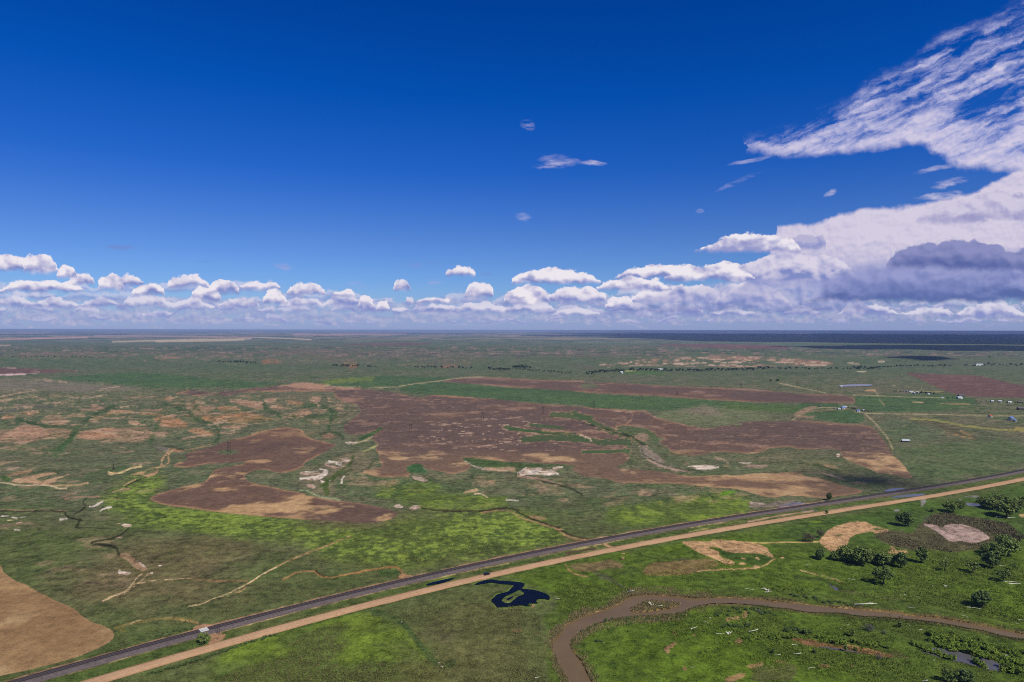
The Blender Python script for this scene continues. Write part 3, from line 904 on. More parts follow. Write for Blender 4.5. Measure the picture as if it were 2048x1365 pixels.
# ---- ploughed land
SOIL_D = gcol(100, 81, 74)
SOIL_M = gcol(108, 82, 68)
SOIL_L = gcol(166, 132, 102)
SOIL_P = gcol(190, 160, 140)
FIELD_SD = []
for i, k in enumerate(FIELDS):
    sd = poly_sd(k, 1)
    if i == 1:
        sp = poly_sd(GREEN_SPOT, 1)
        sd = np.where(sp > -20, np.minimum(sd, -sp), sd)
    FIELD_SD.append(sd)
    e = sd + 0.4 * nzB + 0.2 * nzA
    m = sstep(-0.5, 0.6, e)
    if i >= 5:
        put(m * 0.92, gcol(104, 76, 72))
        put(m * sstep(0.1, 0.7, nzT) * 0.5, gcol(132, 98, 90))
        if i == 6:
            put(m * sstep(0.1, 0.6, nzT - 0.2) * 0.7, gcol(180, 150, 150))
        continue
    put(m, gcol(134, 104, 74) if i == 0 else (gcol(108, 84, 72) if i == 1 else SOIL_D))
    put(m * sstep(-0.3, 0.7, nzC + 0.4 * nzA) * 0.5, SOIL_M if i != 0 else gcol(146, 114, 82))
    put(m * sstep(0.0, 0.7, nzA * 0.5 - nzC * 0.6) * 0.4, gcol(82, 66, 62) if i != 0 else gcol(118, 90, 64))
    put(m * sstep(0.15, 0.7, nzA * 0.7 + nzB * 0.5) * 0.30, gcol(126, 98, 82) if i != 0 else gcol(152, 120, 86))
    rim = sstep(-0.6, 0.4, e) * sstep(4.2, 0.4, e + 1.5 * nzA)
    put(rim * (0.65 if i in (1, 3) else 0.4) * sstep(-0.6, 0.3, nzC + 0.3 * nzW), gcol(172, 130, 98))
    if i == 0:
        fur = np.sin((gx * 0.42 + gy * 0.90) / 2.6 + 1.5 * nzC)
        put(m * sstep(0.2, 1.0, fur) * 0.18, gcol(160, 128, 92))
        put(m * sstep(0.2, 0.8, nzC + 0.3 * nzA) * 0.5, gcol(164, 132, 94))
        put(m * sstep(0.40, 0.75, nzA + 0.2 * nzB) * sstep(1215, 1250, PV) * 0.55, gcol(186, 156, 118))
    if i == 1:
        low = sstep(890, 940, PV)
        put(m * sstep(0.22, 0.62, nzA * 0.75 + nzC * 0.3 + 0.12 * low) * (0.35 + 0.55 * low), gcol(180, 144, 106))
        put(m * sstep(0.35, 0.7, nzA * 0.5 + nzB * 0.5) * 0.5 * low, gcol(196, 162, 122))
    if i in (2, 3):
        put(m * sstep(0.25, 0.7, nzC * 0.5 + nzA * 0.6) * 0.55, gcol(150, 118, 100))
        put(m * sstep(0.30, 0.6, nzW * 0.6 + nzA * 0.5) * 0.35, gcol(164, 132, 112))
        low = sstep(896, 915, PV + 4 * nzC)
        put(m * low * 0.5, gcol(126, 99, 78))
        put(m * low * sstep(0.0, 0.5, nzC * 0.5 + 0.7 * nzA) * 0.85, gcol(174, 140, 106))
        put(m * low * sstep(0.3, 0.7, nzA * 0.6 + nzB * 0.5) * 0.5, gcol(192, 160, 124))
        pk = sstep(-16, 20, poly_sd(trace('P 860,850 980,835 1080,835 1130,855 1140,885 1100,905 960,903 850,890'), 1, 30)) + sstep(-8, 8, poly_sd(trace('J -80,370 150,365 500,385 700,440 900,500 1200,545 900,520 600,450 300,420 0,410 -200,400'), 1, 20)) * 0.8
        put(m * pk * sstep(0.36, 0.62, nzW * 0.6 + nzB * 0.2 + nzA * 0.35) * 0.7, SOIL_P)
    if i == 4:
        put(m * sstep(0.25, 0.65, nzC * 0.6 + nzD * 0.4 + nzA * 0.2) * 0.65, gcol(152, 122, 108))
sheet('J 0,125 130,125 190,150 130,175 0,165', gcol(92, 106, 72), 0.7, 1.5, 2.0)
sheet('H 1200,130 1300,122 1400,125 1560,175 1400,190 1200,165 1050,165', gcol(176, 136, 112), 0.75, 1.5, 1.6)
stroke('H 1450,172 1600,178 1800,182', 0.9, gcol(170, 130, 110), 0.8)
sheet('H 1690,265 1800,275 1920,275 1800,285 1750,320 1690,300', gcol(160, 122, 104), 0.7, 1.5, 1.5)
# draws that cut into the big field
for k_, w_ in (('J -60,410 0,432 100,470 200,540 330,580 450,612 540,652 600,700', 6.5), ('I 1260,540 1400,562 1550,580 1700,592 1850,600 1990,630', 4.5), ('C 760,235 950,218 1150,215 1350,225 1560,250 1700,275 2030,270', 6.5), ('I 1700,415 1900,432 2048,450', 6.0), ('C 1480,388 1750,385 2048,376', 4.0)):
    stroke(k_, w_, gcol(158, 124, 100), 0.6, 3.0, 0.05)
GRN = gcol(72, 90, 54)
stroke('J -60,410 0,432 100,470 200,540 330,580 450,612 540,652 600,700', 4.0, GRN, 0.9, 2.2)
stroke('J 380,600 520,560 660,590 700,660', 4.5, gcol(84, 96, 62), 0.85, 2.2)
stroke('I 1700,415 1900,432 2048,450', 4.0, GRN, 0.9, 1.6)
stroke('I 1480,505 1650,522 1800,545', 1.5, GRN, 0.85, 0.8)
stroke('I 1260,540 1400,562 1550,580 1700,592 1850,600 1990,630', 2.3, gcol(62, 84, 48), 0.9, 1.0)
stroke('C 760,235 950,218 1150,215 1350,225 1560,250 1700,275 2030,270', 4.2, gcol(70, 86, 54), 0.95, 1.4)
stroke('C 1480,388 1750,385 2048,376 D 60,380', 2.2, gcol(66, 92, 52), 0.95, 0.7)
stroke('C 560,85 700,120 1000,150', 2.0, gcol(66, 88, 50), 0.85, 0.9)
stroke('C 850,65 1000,75 1200,95', 1.6, gcol(66, 88, 50), 0.8, 0.9)
stroke('C 1000,125 1200,140 1450,180', 2.6, gcol(150, 122, 92), 0.7, 1.6, 0.2)
stroke('J 30,495 150,520 260,570 360,585 480,630 560,668', 1.0, gcol(186, 156, 124), 0.75, 0.8, 0.2)
stroke('C 1450,185 1560,225 1580,250', 1.2, gcol(196, 170, 150), 0.8, 0.7)
sheet('D 160,200 330,140 340,240 250,270', gcol(158, 130, 110), 0.7, 2.0, 1.6)
sheet('B 1270,600 1330,540 1440,525 1490,550 1490,590 1560,640 1340,640', gcol(58, 92, 52), 0.9, 0.8, 1.0)
sheet('C 20,460 250,470 420,500 900,540 1370,540 1240,560 700,570 400,580 200,560 80,500', gcol(66, 84, 46), 0.9, 1.0, 1.2)
stroke('B 975,108 900,150 830,190 720,230', 2.2, gcol(58, 82, 42), 0.85, 0.8)
stroke('B 870,205 760,260 640,295', 1.0, gcol(172, 156, 120), 0.8, 0.5)
stroke('B 930,310 850,345 760,390', 1.2, gcol(150, 146, 92), 0.8, 0.6)

# ---- gullies, salt pans and tan washes of the middle ground
WHT = gcol(208, 192, 180)
PNKW = gcol(180, 146, 132)
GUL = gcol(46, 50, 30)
sheet('B 320,540 480,420 640,390 720,400 900,480 960,560 740,630 520,660 420,780 430,900 250,900 60,820 0,760 0,600 180,570', gcol(120, 106, 86), 0.6, 4.0, 5.0)
for k in ('B 0,705 180,690 270,650 290,600 340,622 330,660 200,722 30,718', 'B 470,480 550,462 622,490 560,507', 'B 520,268 620,262 705,258 640,292', 'B 1110,1040 1180,1022 1255,1052 1180,1058', 'B 1290,1070 1400,1028 1475,1060 1370,1088',
          'B 320,690 390,722 340,742', 'B 40,800 120,772 205,800 150,828', 'B 230,720 330,750 270,770', 'C 680,620 800,578 850,600 930,568 1005,590 960,640 850,652 750,672', 'C 1000,655 1080,598 1185,648 1080,662', 'C 1100,590 1160,560 1260,565 1150,610',
          '5 880,520 930,543 992,550 940,567 880,552', '5 1010,450 1050,470 1112,522 1060,505', '5 1140,540 1150,560 1100,570', '5 690,45 740,35 772,12 730,30', '5 900,190 980,185 985,205 920,205', '5 1180,490 1215,490 1190,510',
          'D 780,552 900,560 1050,535 1200,575 1090,602 930,602', 'D 1400,508 1620,524 1500,530', 'E -40,870 150,882 230,890 130,905 0,890', 'E 1050,285 1090,300 1070,330 1040,320'):
    sd = poly_sd(trace(k), 1)
    m = sstep(-0.7, 0.9, sd + 1.0 * nzW)
    put(m * 0.9, PNKW)
    put(m * sstep(-0.3, 0.4, nzW + 0.4 * nzT) * 0.85, WHT)
for k_, w_, c_ in (('B 0,706 100,700 190,686 270,655 335,622 300,600 240,592', 1.0, WHT), ('B 310,522 400,512 500,548', 0.8, WHT), ('B 350,498 430,512 500,525', 0.7, WHT), ('B 170,718 250,705 320,665', 0.8, WHT), ('B 470,500 560,512 625,490', 0.7, PNKW), ('B 500,770 505,720 535,680', 0.9, WHT), ('B 300,540 380,560 470,575 560,560', 0.8, PNKW),
                   ('B 10,640 80,650 160,660 230,645', 0.9, PNKW), ('B 60,620 150,630 220,620', 0.7, WHT), ('C 690,640 760,600 800,580', 0.8, WHT), ('C 820,640 900,610 1000,640 1100,610 1180,650', 0.9, WHT), ('C 800,660 950,655 1080,665', 0.8, WHT), ('C 260,590 380,600 500,610 640,600', 0.9, PNKW), ('C 60,500 130,540 200,575 300,590', 0.8, gcol(168, 156, 140)),
                   ('D 330,480 420,520 520,565 640,600 800,620', 0.9, PNKW), ('D 920,590 1000,575 1100,590 1190,570', 0.8, WHT), ('D 400,470 470,520', 0.9, WHT), ('F 1080,800 1130,805 1180,770 1240,745', 0.9, WHT), ('F 1210,860 1260,820 1340,812', 0.8, WHT), ('F 20,915 90,915', 0.7, WHT), ('F 150,930 210,940', 0.7, WHT), ('F 95,970 210,965', 0.8, gcol(196, 178, 130)), ('F 250,935 300,930', 0.6, WHT), ('F 200,1015 260,1005', 0.8, PNKW), ('F 180,1085 240,1092', 0.6, WHT), ('F 730,955 810,950', 0.7, WHT),
                   ('F 1400,1010 1450,1015', 0.7, PNKW), ('F 1490,1020 1580,1030', 0.8, WHT), ('F 1500,1050 1560,1045', 0.8, PNKW), ('F 1400,1185 1470,1180', 0.7, PNKW)):
    stroke(k_, w_, c_, 0.9, 0.8, 0.0)
sheet('E 280,940 420,890 560,868 700,892 500,945', gcol(112, 108, 128), 0.9, 0.8, 1.2)  # wet pan, its sky reflection painted in as blue grey
sheet('E 0,870 250,890 430,855 560,850 450,890 300,935 0,945', gcol(142, 124, 114), 0.75, 1.6, 1.4)
sheet('E 590,985 720,965 830,975 720,995', gcol(120, 110, 118), 0.7, 1.2, 1.0)
sheet('D 1450,565 1780,540 1775,575 1500,583', gcol(150, 124, 112), 0.8, 1.2, 1.2)
sheet('E 880,402 1085,450 1000,468 900,440', gcol(164, 130, 100), 0.85, 1.0, 1.0)
sheet('E 850,512 1000,540 1190,622 1080,592 930,550', gcol(160, 134, 122), 0.85, 0.9, 1.0)
sheet('C 250,575 500,585 640,558 690,610 560,618 380,608', gcol(168, 138, 112), 0.85, 1.4, 1.2)
sheet('C 330,720 440,718 400,765 340,760', gcol(156, 128, 100), 0.8, 1.2, 1.0)
sheet('C 20,875 190,815 230,855 120,880', gcol(176, 146, 112), 0.85, 1.2, 1.0)
stroke('C 180,890 260,888 330,935', 1.0, gcol(200, 178, 142), 0.9, 0.5)
stroke('C 560,968 700,978', 0.9, gcol(196, 184, 166), 0.85, 0.6)
sheet('C 710,895 800,900 780,915', gcol(176, 140, 112), 0.8, 1.0, 1.0)
sheet('C 1160,945 1300,940 1310,965 1180,975', gcol(150, 122, 100), 0.7, 2.0, 1.0)
sheet('D 200,850 410,840 400,900 250,910', gcol(160, 130, 108), 0.65, 2.6, 1.4)
stroke('D 590,895 760,905', 1.4, gcol(168, 142, 122), 0.6, 1.2, 0.2)
sheet('D 900,810 1010,815 1000,840', gcol(136, 106, 84), 0.7, 1.0, 1.0)
sheet('D 1200,915 1220,870 1410,845 1420,870 1250,920', gcol(92, 128, 34), 0.9, 1.2, 1.0)
stroke('C 700,668 820,690 960,712 1115,752', 1.4, gcol(160, 128, 112), 0.85, 0.5)
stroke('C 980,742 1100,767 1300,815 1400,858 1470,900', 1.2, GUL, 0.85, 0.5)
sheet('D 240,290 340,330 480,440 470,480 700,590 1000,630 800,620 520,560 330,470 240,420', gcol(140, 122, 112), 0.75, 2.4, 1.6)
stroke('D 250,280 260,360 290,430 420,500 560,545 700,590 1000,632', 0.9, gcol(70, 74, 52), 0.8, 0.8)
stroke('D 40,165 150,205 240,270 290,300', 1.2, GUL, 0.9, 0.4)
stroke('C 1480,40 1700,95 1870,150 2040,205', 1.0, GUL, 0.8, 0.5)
stroke('E 600,395 720,415 850,435 980,475 1100,500', 1.4, gcol(60, 74, 40), 0.85, 0.5)
stroke('E 560,440 820,385 900,400 1100,490 1280,540', 2.4, gcol(112, 108, 76), 0.5, 1.6)
for k in ('D 1140,455 1250,470 1300,520', 'D 1680,460 1780,470'):
    stroke(k, 1.8, gcol(170, 144, 122), 0.6, 1.4, 0.15)
for k, w_ in (('B 620,600 500,640 420,690 380,740', 2.0), ('B 640,440 620,520 540,580 440,640 360,720 250,800', 1.8), ('B 330,720 300,800 330,880', 4.0)):
    stroke(k, w_, gcol(66, 84, 34), 0.8, 1.2)
stroke('B 0,850 80,855 160,890 230,920', 1.4, gcol(156, 162, 126), 0.6, 0.7)
stroke('B 260,925 400,945 480,965', 1.2, gcol(150, 156, 122), 0.7, 0.7)
stroke('B 830,575 900,480 940,470', 1.6, gcol(56, 76, 46), 0.7, 1.0)
stroke('B 250,180 320,150 480,170 520,220', 1.8, gcol(50, 70, 36), 0.75, 1.3)
sheet('B 260,190 330,170 460,185 420,215 300,240', gcol(140, 108, 88), 0.75, 1.8, 1.3)
for x_ in (262, 290, 318):
    stroke('B %d,165 %d,235' % (x_, x_ + 4), 0.35, gcol(96, 76, 62), 0.6, 0.2)
sheet('B 1350,660 1500,695 1540,720 1440,790 1490,730 1340,690', gcol(176, 152, 138), 0.8, 1.3, 1.0)
# lower left washes
TAN = gcol(182, 146, 112)
sheet('F 130,500 200,460 380,430 550,400 700,400 600,430 420,470 500,500 620,470 880,400 700,470 620,520 560,545 400,532 200,522', gcol(178, 142, 112), 0.9, 1.3, 0.9)
sheet('F 40,355 120,325 240,325 200,345 80,365', gcol(158, 136, 116), 0.75, 1.6, 1.2)
sheet('F 60,420 250,370 380,355 380,390 200,420 80,440', gcol(158, 122, 94), 0.7, 1.8, 1.2)
sheet('F 380,370 500,345 900,360 980,370 700,390 480,395', gcol(72, 80, 52), 0.75, 1.6, 2.0)
sheet('F 0,440 100,430 130,500 40,500', gcol(62, 86, 38), 0.8, 1.4, 1.4)
stroke('F -100,500 50,522 200,545 350,556 500,546 640,562 720,585 800,580', 0.8, gcol(204, 178, 146), 0.9, 0.3)
stroke('F 560,540 700,550 860,552 940,548 1060,516', 0.9, gcol(178, 146, 112), 0.85, 0.5)
stroke('F 1310,385 1330,400 1430,402 1520,370 1600,335 1700,320', 1.0, gcol(196, 170, 124), 0.9, 0.5)
sheet('F 1300,380 1360,375 1450,390 1430,410 1310,412', gcol(196, 166, 126), 0.85, 1.0, 0.9)
stroke('F 1590,412 1700,396 1850,345 2048,300 A 330,400 420,360', 1.3, gcol(184, 148, 108), 0.85, 0.9, 0.05)
stroke('F 1690,402 1780,440 1860,418 1900,370', 1.2, gcol(176, 138, 108), 0.8, 0.9)
sheet('F 1720,430 1860,380 1900,360 1850,430 1780,445', gcol(174, 134, 104), 0.8, 1.2, 0.9)
stroke('A 345,350 330,400 260,480 260,540', 1.4, gcol(182, 144, 110), 0.85, 1.0, 0.05)
stroke('A 350,350 520,370 680,345 850,300', 0.9, gcol(176, 140, 104), 0.7, 0.8, 0.1)
sheet('A 370,340 440,345 560,380 440,400', gcol(160, 118, 92), 0.8, 1.2, 1.0)
sheet('A 150,310 250,325 350,350 330,385 200,350', gcol(122, 110, 104), 0.7, 1.4, 1.2)
stroke('A 310,320 400,325 520,360', 1.8, gcol(60, 66, 44), 0.7, 1.0)
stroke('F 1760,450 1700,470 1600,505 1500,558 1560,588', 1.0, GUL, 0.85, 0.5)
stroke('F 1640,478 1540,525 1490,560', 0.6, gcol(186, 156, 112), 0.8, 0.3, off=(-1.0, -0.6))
stroke('F 1560,590 1460,600 1360,632', 0.9, gcol(176, 144, 112), 0.85, 0.5)
sheet('F 690,695 880,625 950,630 780,690', gcol(150, 118, 98), 0.8, 1.2, 1.0)
stroke('F 780,710 900,690 1060,690 1200,690', 1.0, gcol(156, 120, 98), 0.8, 0.6)
GUL2 = gcol(44, 46, 26)
stroke('F -200,850 0,858 350,858 600,852 780,868', 1.0, GUL2, 0.85, 0.4)
stroke('F -200,838 0,846 350,848 600,842 800,850', 0.7, gcol(150, 118, 94), 0.7, 0.5, 0.1)
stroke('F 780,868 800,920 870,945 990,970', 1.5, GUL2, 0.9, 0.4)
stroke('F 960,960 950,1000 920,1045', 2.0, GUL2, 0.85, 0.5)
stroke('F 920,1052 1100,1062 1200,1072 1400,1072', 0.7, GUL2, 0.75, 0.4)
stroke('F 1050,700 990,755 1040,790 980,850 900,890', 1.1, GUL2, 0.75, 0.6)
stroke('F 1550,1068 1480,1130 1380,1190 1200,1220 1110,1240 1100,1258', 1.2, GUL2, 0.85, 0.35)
stroke('F 1150,1265 1300,1280 1380,1285 1430,1325 5 860,360', 1.5, GUL2, 0.85, 0.4)
stroke('5 700,340 830,345 870,370 890,410', 2.0, GUL2, 0.85, 0.5)
sheet('5 890,400 960,400 1000,440 1060,500 1110,525 1060,545 1000,520 960,470 900,440', gcol(150, 120, 94), 0.85, 1.2, 0.9)
stroke('5 905,440 960,480 1010,530 1080,560', 2.4, gcol(88, 86, 52), 0.8, 1.0)
stroke('5 1060,560 1030,580 990,640 940,690 840,725 770,760', 0.9, gcol(190, 164, 128), 0.85, 0.4)
stroke('5 1110,560 1060,610 1000,655 930,705', 0.7, gcol(184, 156, 120), 0.8, 0.4, 0.05)
stroke('5 1090,560 1040,600 1000,640', 1.6, gcol(96, 84, 52), 0.7, 0.8)
stroke('5 1000,640 1150,605 1300,600 1420,582', 0.9, gcol(196, 168, 128), 0.8, 0.6, 0.15)
stroke('5 1420,590 1540,605 1850,605', 0.6, gcol(150, 112, 76), 0.75, 0.4)
stroke('6 -160,700 -100,680 -50,620 0,590 100,530 180,490 300,430 380,400 560,330 700,275', 1.3, gcol(168, 134, 94), 0.75, 0.8, 0.05)
stroke('5 1410,800 1500,785 1590,745 1700,705 1800,655 1900,600', 0.9, gcol(206, 178, 136), 0.85, 0.6, 0.05)
stroke('6 0,590 60,550 150,510', 0.8, gcol(214, 190, 152), 0.8, 0.5)
stroke('6 200,600 240,580 300,545 380,535 440,535', 0.9, gcol(150, 112, 72), 0.8, 0.5)
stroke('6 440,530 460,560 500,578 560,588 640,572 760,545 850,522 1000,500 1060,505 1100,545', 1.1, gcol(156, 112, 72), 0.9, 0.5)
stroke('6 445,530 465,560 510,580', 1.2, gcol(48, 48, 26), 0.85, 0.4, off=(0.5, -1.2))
sheet('6 890,520 1010,510 1075,530 1060,570 950,575', gcol(62, 88, 40), 0.8, 1.0, 1.0)
sheet('6 1060,585 1090,550 1110,560 1180,560 1100,590', gcol(168, 124, 92), 0.8, 1.0, 1.0)
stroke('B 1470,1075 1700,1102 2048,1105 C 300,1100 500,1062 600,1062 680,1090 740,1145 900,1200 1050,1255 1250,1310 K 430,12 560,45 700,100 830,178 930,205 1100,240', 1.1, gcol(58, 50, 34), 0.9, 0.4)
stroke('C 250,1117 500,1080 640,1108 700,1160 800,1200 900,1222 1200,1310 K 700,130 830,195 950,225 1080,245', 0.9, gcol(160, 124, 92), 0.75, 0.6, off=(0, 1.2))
sheet('C 780,1140 1000,1175 1070,1190 900,1205', gcol(150, 118, 90), 0.75, 1.0, 1.0)
sheet('K 690,100 760,105 780,120 720,130', gcol(178, 134, 104), 0.85, 0.8, 0.8)
# ---- tan and grey pans by the river
SAND = gcol(186, 146, 110)
sd = poly_sd(trace('L 240,505 450,495 760,490 1000,505 1150,520 1280,570 1380,700 1330,700 1250,660 1000,650 850,640 780,620 690,570 560,570 700,620 720,680 900,740 900,790 820,790 640,700 450,630 350,570'), 1)
m = sstep(-0.8, 1.0, sd + 1.2 * nzB)
put(m * 0.9, SAND)
put(m * sstep(0.2, 0.8, nzB + nzW * 0.5) * 0.45, gcol(160, 118, 86))
sheet('L 690,575 780,625 900,650 1100,640 1300,680 1350,720 1250,790 1150,800 950,740 760,690', gcol(62, 82, 34), 0.85, 1.3, 1.4)
for k in ('L 940,765 1000,757 1060,785 960,790', 'L 1110,800 1160,800 1210,820 1150,830', 'L 1150,700 1190,710 1200,735 1160,715', 'L 960,705 1050,715 1020,725', 'L 1440,700 1490,700 1480,720'):
    sheet(k, SAND, 0.9, 0.8, 0.8)
stroke('L 1395,712 1340,740 1280,790 1200,825 1050,835 800,835 640,850 450,868', 0.9, gcol(190, 154, 108), 0.85, 0.5)
sheet('L -215,850 -100,760 0,740 350,720 640,700 720,760 680,820 450,862 300,910 60,920 -150,910', gcol(124, 98, 68), 0.75, 1.4, 1.6)
sheet('K 840,530 1100,510 1400,490 1560,570 1200,600 1000,640 870,600', gcol(118, 94, 72), 0.7, 1.6, 1.6)
sheet('L 150,700 330,690 350,720 180,730', gcol(92, 80, 66), 0.5, 2.0, 2.0)
stroke('K 790,540 820,600 900,655 1050,680', 0.8, gcol(166, 124, 92), 0.7, 0.6)
sheet('K 1450,450 1490,440 1500,470 1470,478', gcol(186, 140, 112), 0.8, 0.7, 0.8)
sheet('K 1460,405 1510,400 1500,415', gcol(186, 140, 112), 0.8, 0.6, 0.7)
stroke('K 1500,370 1640,400 1780,445 1900,470', 0.9, gcol(60, 70, 36), 0.7, 0.5)
sheet('K 1080,600 1250,640 1340,690 1450,760 1530,830 1460,820 1330,750 1200,700', gcol(84, 80, 66), 0.6, 1.6, 1.3)
sd = poly_sd(trace('Z 360,490 420,410 480,330 600,250 800,200 1000,195 1100,200 1300,270 1450,310 1430,350 1220,380 1180,330 1000,370 900,390 820,430 820,500 760,570 690,580 690,660 590,665 480,590'), 1)
m = sstep(-0.8, 0.9, sd + 1.4 * nzB)
put(m * 0.92, SAND)
put(m * sstep(0.0, 0.6, nzB) * 0.4, gcol(172, 130, 102))
sheet('Z 600,390 700,360 740,380 660,410', gcol(72, 88, 44), 0.8, 1.4, 0.9)
sheet('Z 690,265 800,260 760,300', gcol(86, 92, 56), 0.7, 1.4, 0.9)
sheet('Z 1160,290 1300,275 1400,310 1200,330', gcol(66, 90, 40), 0.85, 1.0, 0.9)
REED = gcol(96, 84, 66)
sheet('a 300,600 420,480 600,330 800,310 1000,360 1300,400 1600,450 1720,550 1730,750 1600,850 1500,750 1380,700 1250,820 1000,830 800,850 560,800 300,830 0,760 -250,640 -100,560 120,560', REED, 0.75, 2.4, 2.4)
sheet('a 420,370 620,330 1000,380 1200,440 900,450 700,455 450,445', gcol(78, 74, 66), 0.55, 2.0, 2.0)
sd = poly_sd(trace('a 410,455 600,470 740,520 720,480 900,460 1100,490 1250,570 1340,630 1370,680 1300,690 1180,730 1090,735 960,700 850,720 760,680 680,600 560,530'), 1)
m = sstep(-0.8, 0.9, sd + 1.0 * nzB)
put(m * 0.95, gcol(168, 142, 134))
put(m * sstep(0.1, 0.7, nzB + nzW * 0.4) * 0.3, gcol(140, 116, 106))
sheet('a 640,485 740,520 800,590 700,560', gcol(96, 88, 74), 0.6, 1.2, 0.9)
sheet('Z 1380,660 1490,620 1420,575 1520,580 1560,630 1680,620 1740,660 1600,682', gcol(180, 142, 106), 0.85, 1.0, 0.9)
sheet('a 1750,340 1830,310 1960,360 1780,365', gcol(196, 160, 120), 0.9, 0.8, 0.8)
for k in ('T 1230,245 1400,236 1480,282 1430,250', 'T 1480,240 1620,232 1650,255 1560,250', 'T 1105,265 1145,265 1150,300 1110,350 1105,300', 'T 850,372 910,368 900,382'):
    sheet(k, gcol(140, 132, 134), 0.8, 0.8, 0.8)
stroke('Z 80,930 180,960 300,985 430,1015 560,1050 680,1090 780,1120', 1.0, gcol(176, 146, 106), 0.85, 0.9, 0.05)
stroke('Z 0,1040 300,1055 450,1090 560,1140 700,1200', 2.6, gcol(54, 66, 34), 0.75, 1.0)
sheet('Y 830,190 1100,215 1400,270 1700,300 1700,330 1300,280 1000,240', gcol(96, 92, 62), 0.55, 2.4, 2.0)
for k in ('X 275,715 310,705 345,750 340,800 315,770', 'X 180,960 230,910 340,865 300,915 240,960 235,1025', 'X 405,1170 440,1155 480,1225 430,1225', 'X 960,540 1130,520 1130,575 1030,560 980,590', 'X 1150,530 1220,460 1230,550', 'X 530,760 575,750 570,790',
          'X 1060,840 1130,790 1185,820 1150,890', 'X 1210,1150 1400,1110 1480,1130 1300,1200', 'X 930,1310 1100,1270 1250,1260 1100,1365 950,1365', 'Y 30,1090 180,1085 290,1110 120,1120', 'Y 600,1140 700,1120 780,1150 650,1190', 'Y 1000,1140 1080,1140 1030,1160', 'W 1700,1100 1850,1110 1780,1120', 'X 1560,1085 1690,1100 1600,1120'):
    sheet(k, gcol(152, 118, 86), 0.85, 1.6, 1.2)
sheet('X 1290,1140 1480,1150 1700,1130 Y 350,1160 300,1365 0,1365 X 1280,1365', gcol(90, 82, 58), 0.6, 3.0, 4.0)
sheet('Y 250,800 400,795 700,865 950,880 1200,918 1500,1000 1600,1045 1500,1048 1200,1002 900,962 600,912 400,880', gcol(132, 90, 70), 0.9, 1.0, 1.0)
stroke('Y 950,880 1200,925 1480,1000', 1.0, gcol(176, 132, 96), 0.7, 0.7)
sheet('W 620,870 800,880 1000,935 1250,1005 1500,1075 1640,1125 1630,1170 1300,1110 900,1010', gcol(104, 80, 62), 0.7, 1.4, 1.4)
sheet('W 0,930 150,960 400,1030 360,1050 0,1010', gcol(98, 86, 66), 0.6, 2.0, 1.6)
sheet('U 1400,850 1480,840 1500,905 1410,910', gcol(140, 112, 86), 0.8, 1.0, 0.9)
stroke('V 0,745 90,780 180,835', 0.9, gcol(118, 100, 72), 0.6, 0.8)
sheet('7 0,960 70,970 60,985 10,990', gcol(132, 98, 74), 0.6, 1.2, 1.0)

# ---- along the railway and the road
def beside(yf, off, wid, col, a, broken=0.0, x0=-1e9, x1=1e9):
    d = np.abs(gy - yf(gx) - off)
    m = sstep(wid, wid * 0.5, d + wid * 0.7 * (nzB + 0.5 * nzA)) * (gx > x0) * (gx < x1)
    if broken:
        m = m * sstep(broken - 0.3, broken + 0.3, nzA * 0.7 + nzB * 0.5)
    put(m * a, col)


beside(rail_y, 7.5, 2.6, gcol(156, 120, 96), 0.8, 0.0, -600, 330)
beside(rail_y, -8.5, 2.2, gcol(176, 148, 108), 0.8, -0.15, -600, 200)
beside(rail_y, -7.0, 2.4, gcol(112, 92, 78), 0.55, 0.0)
beside(road_y, -7.0, 2.8, gcol(58, 78, 38), 0.7, -0.2)
beside(road_y, 6.5, 2.0, gcol(120, 104, 66), 0.5, 0.0)
stroke('L 1060,267 1180,245 1300,215 1500,185 1700,152 E 600,1005 760,975', 0.9, gcol(176, 142, 116), 0.85, 0.4)
stroke('T 280,375 560,325 640,320', 1.0, gcol(150, 122, 104), 0.6, 0.6)
for k in ('L 360,382 580,345', 'L -100,480 230,435', 'K 1620,290 1800,255', 'U 640,300 900,250 1080,215', 'U 0,440 200,390 300,360', 'K 870,355 1150,322'):
    stroke(k, 0.9, gcol(162, 148, 92), 0.7, 0.8)
sheet('K 770,400 960,365 1100,345 1180,350 960,385 800,418', gcol(86, 58, 56), 0.8, 0.9, 1.0)
sheet('K 330,522 540,488 520,500 360,525', gcol(58, 56, 44), 0.7, 0.8, 0.9)
sheet('d 450,600 560,510 700,488 900,510 945,540 700,620 600,655 450,665', gcol(160, 120, 96), 0.85, 1.2, 1.2)
sheet('d 790,660 900,650 1090,680 1130,760 1010,860 850,910 780,890 860,760', gcol(164, 124, 96), 0.85, 1.2, 1.2)
stroke('d 570,470 480,440 300,405 100,390', 1.4, gcol(150, 116, 80), 0.7, 0.7)
stroke('5 1450,905 1280,880 1100,905 960,930 860,960', 1.6, gcol(138, 116, 72), 0.55, 0.9)
stroke('5 980,925 1050,905', 0.8, gcol(200, 176, 130), 0.7, 0.6)
stroke('K 1255,295 1380,345', 1.5, gcol(180, 140, 108), 0.85, 0.4)
sheet('5 840,945 930,940 960,985 900,1000', gcol(116, 108, 58), 0.5, 1.2, 1.2)
stroke('L 1120,518 1400,516 1700,508 1910,503', 0.75, gcol(186, 160, 100), 0.9, 0.2)
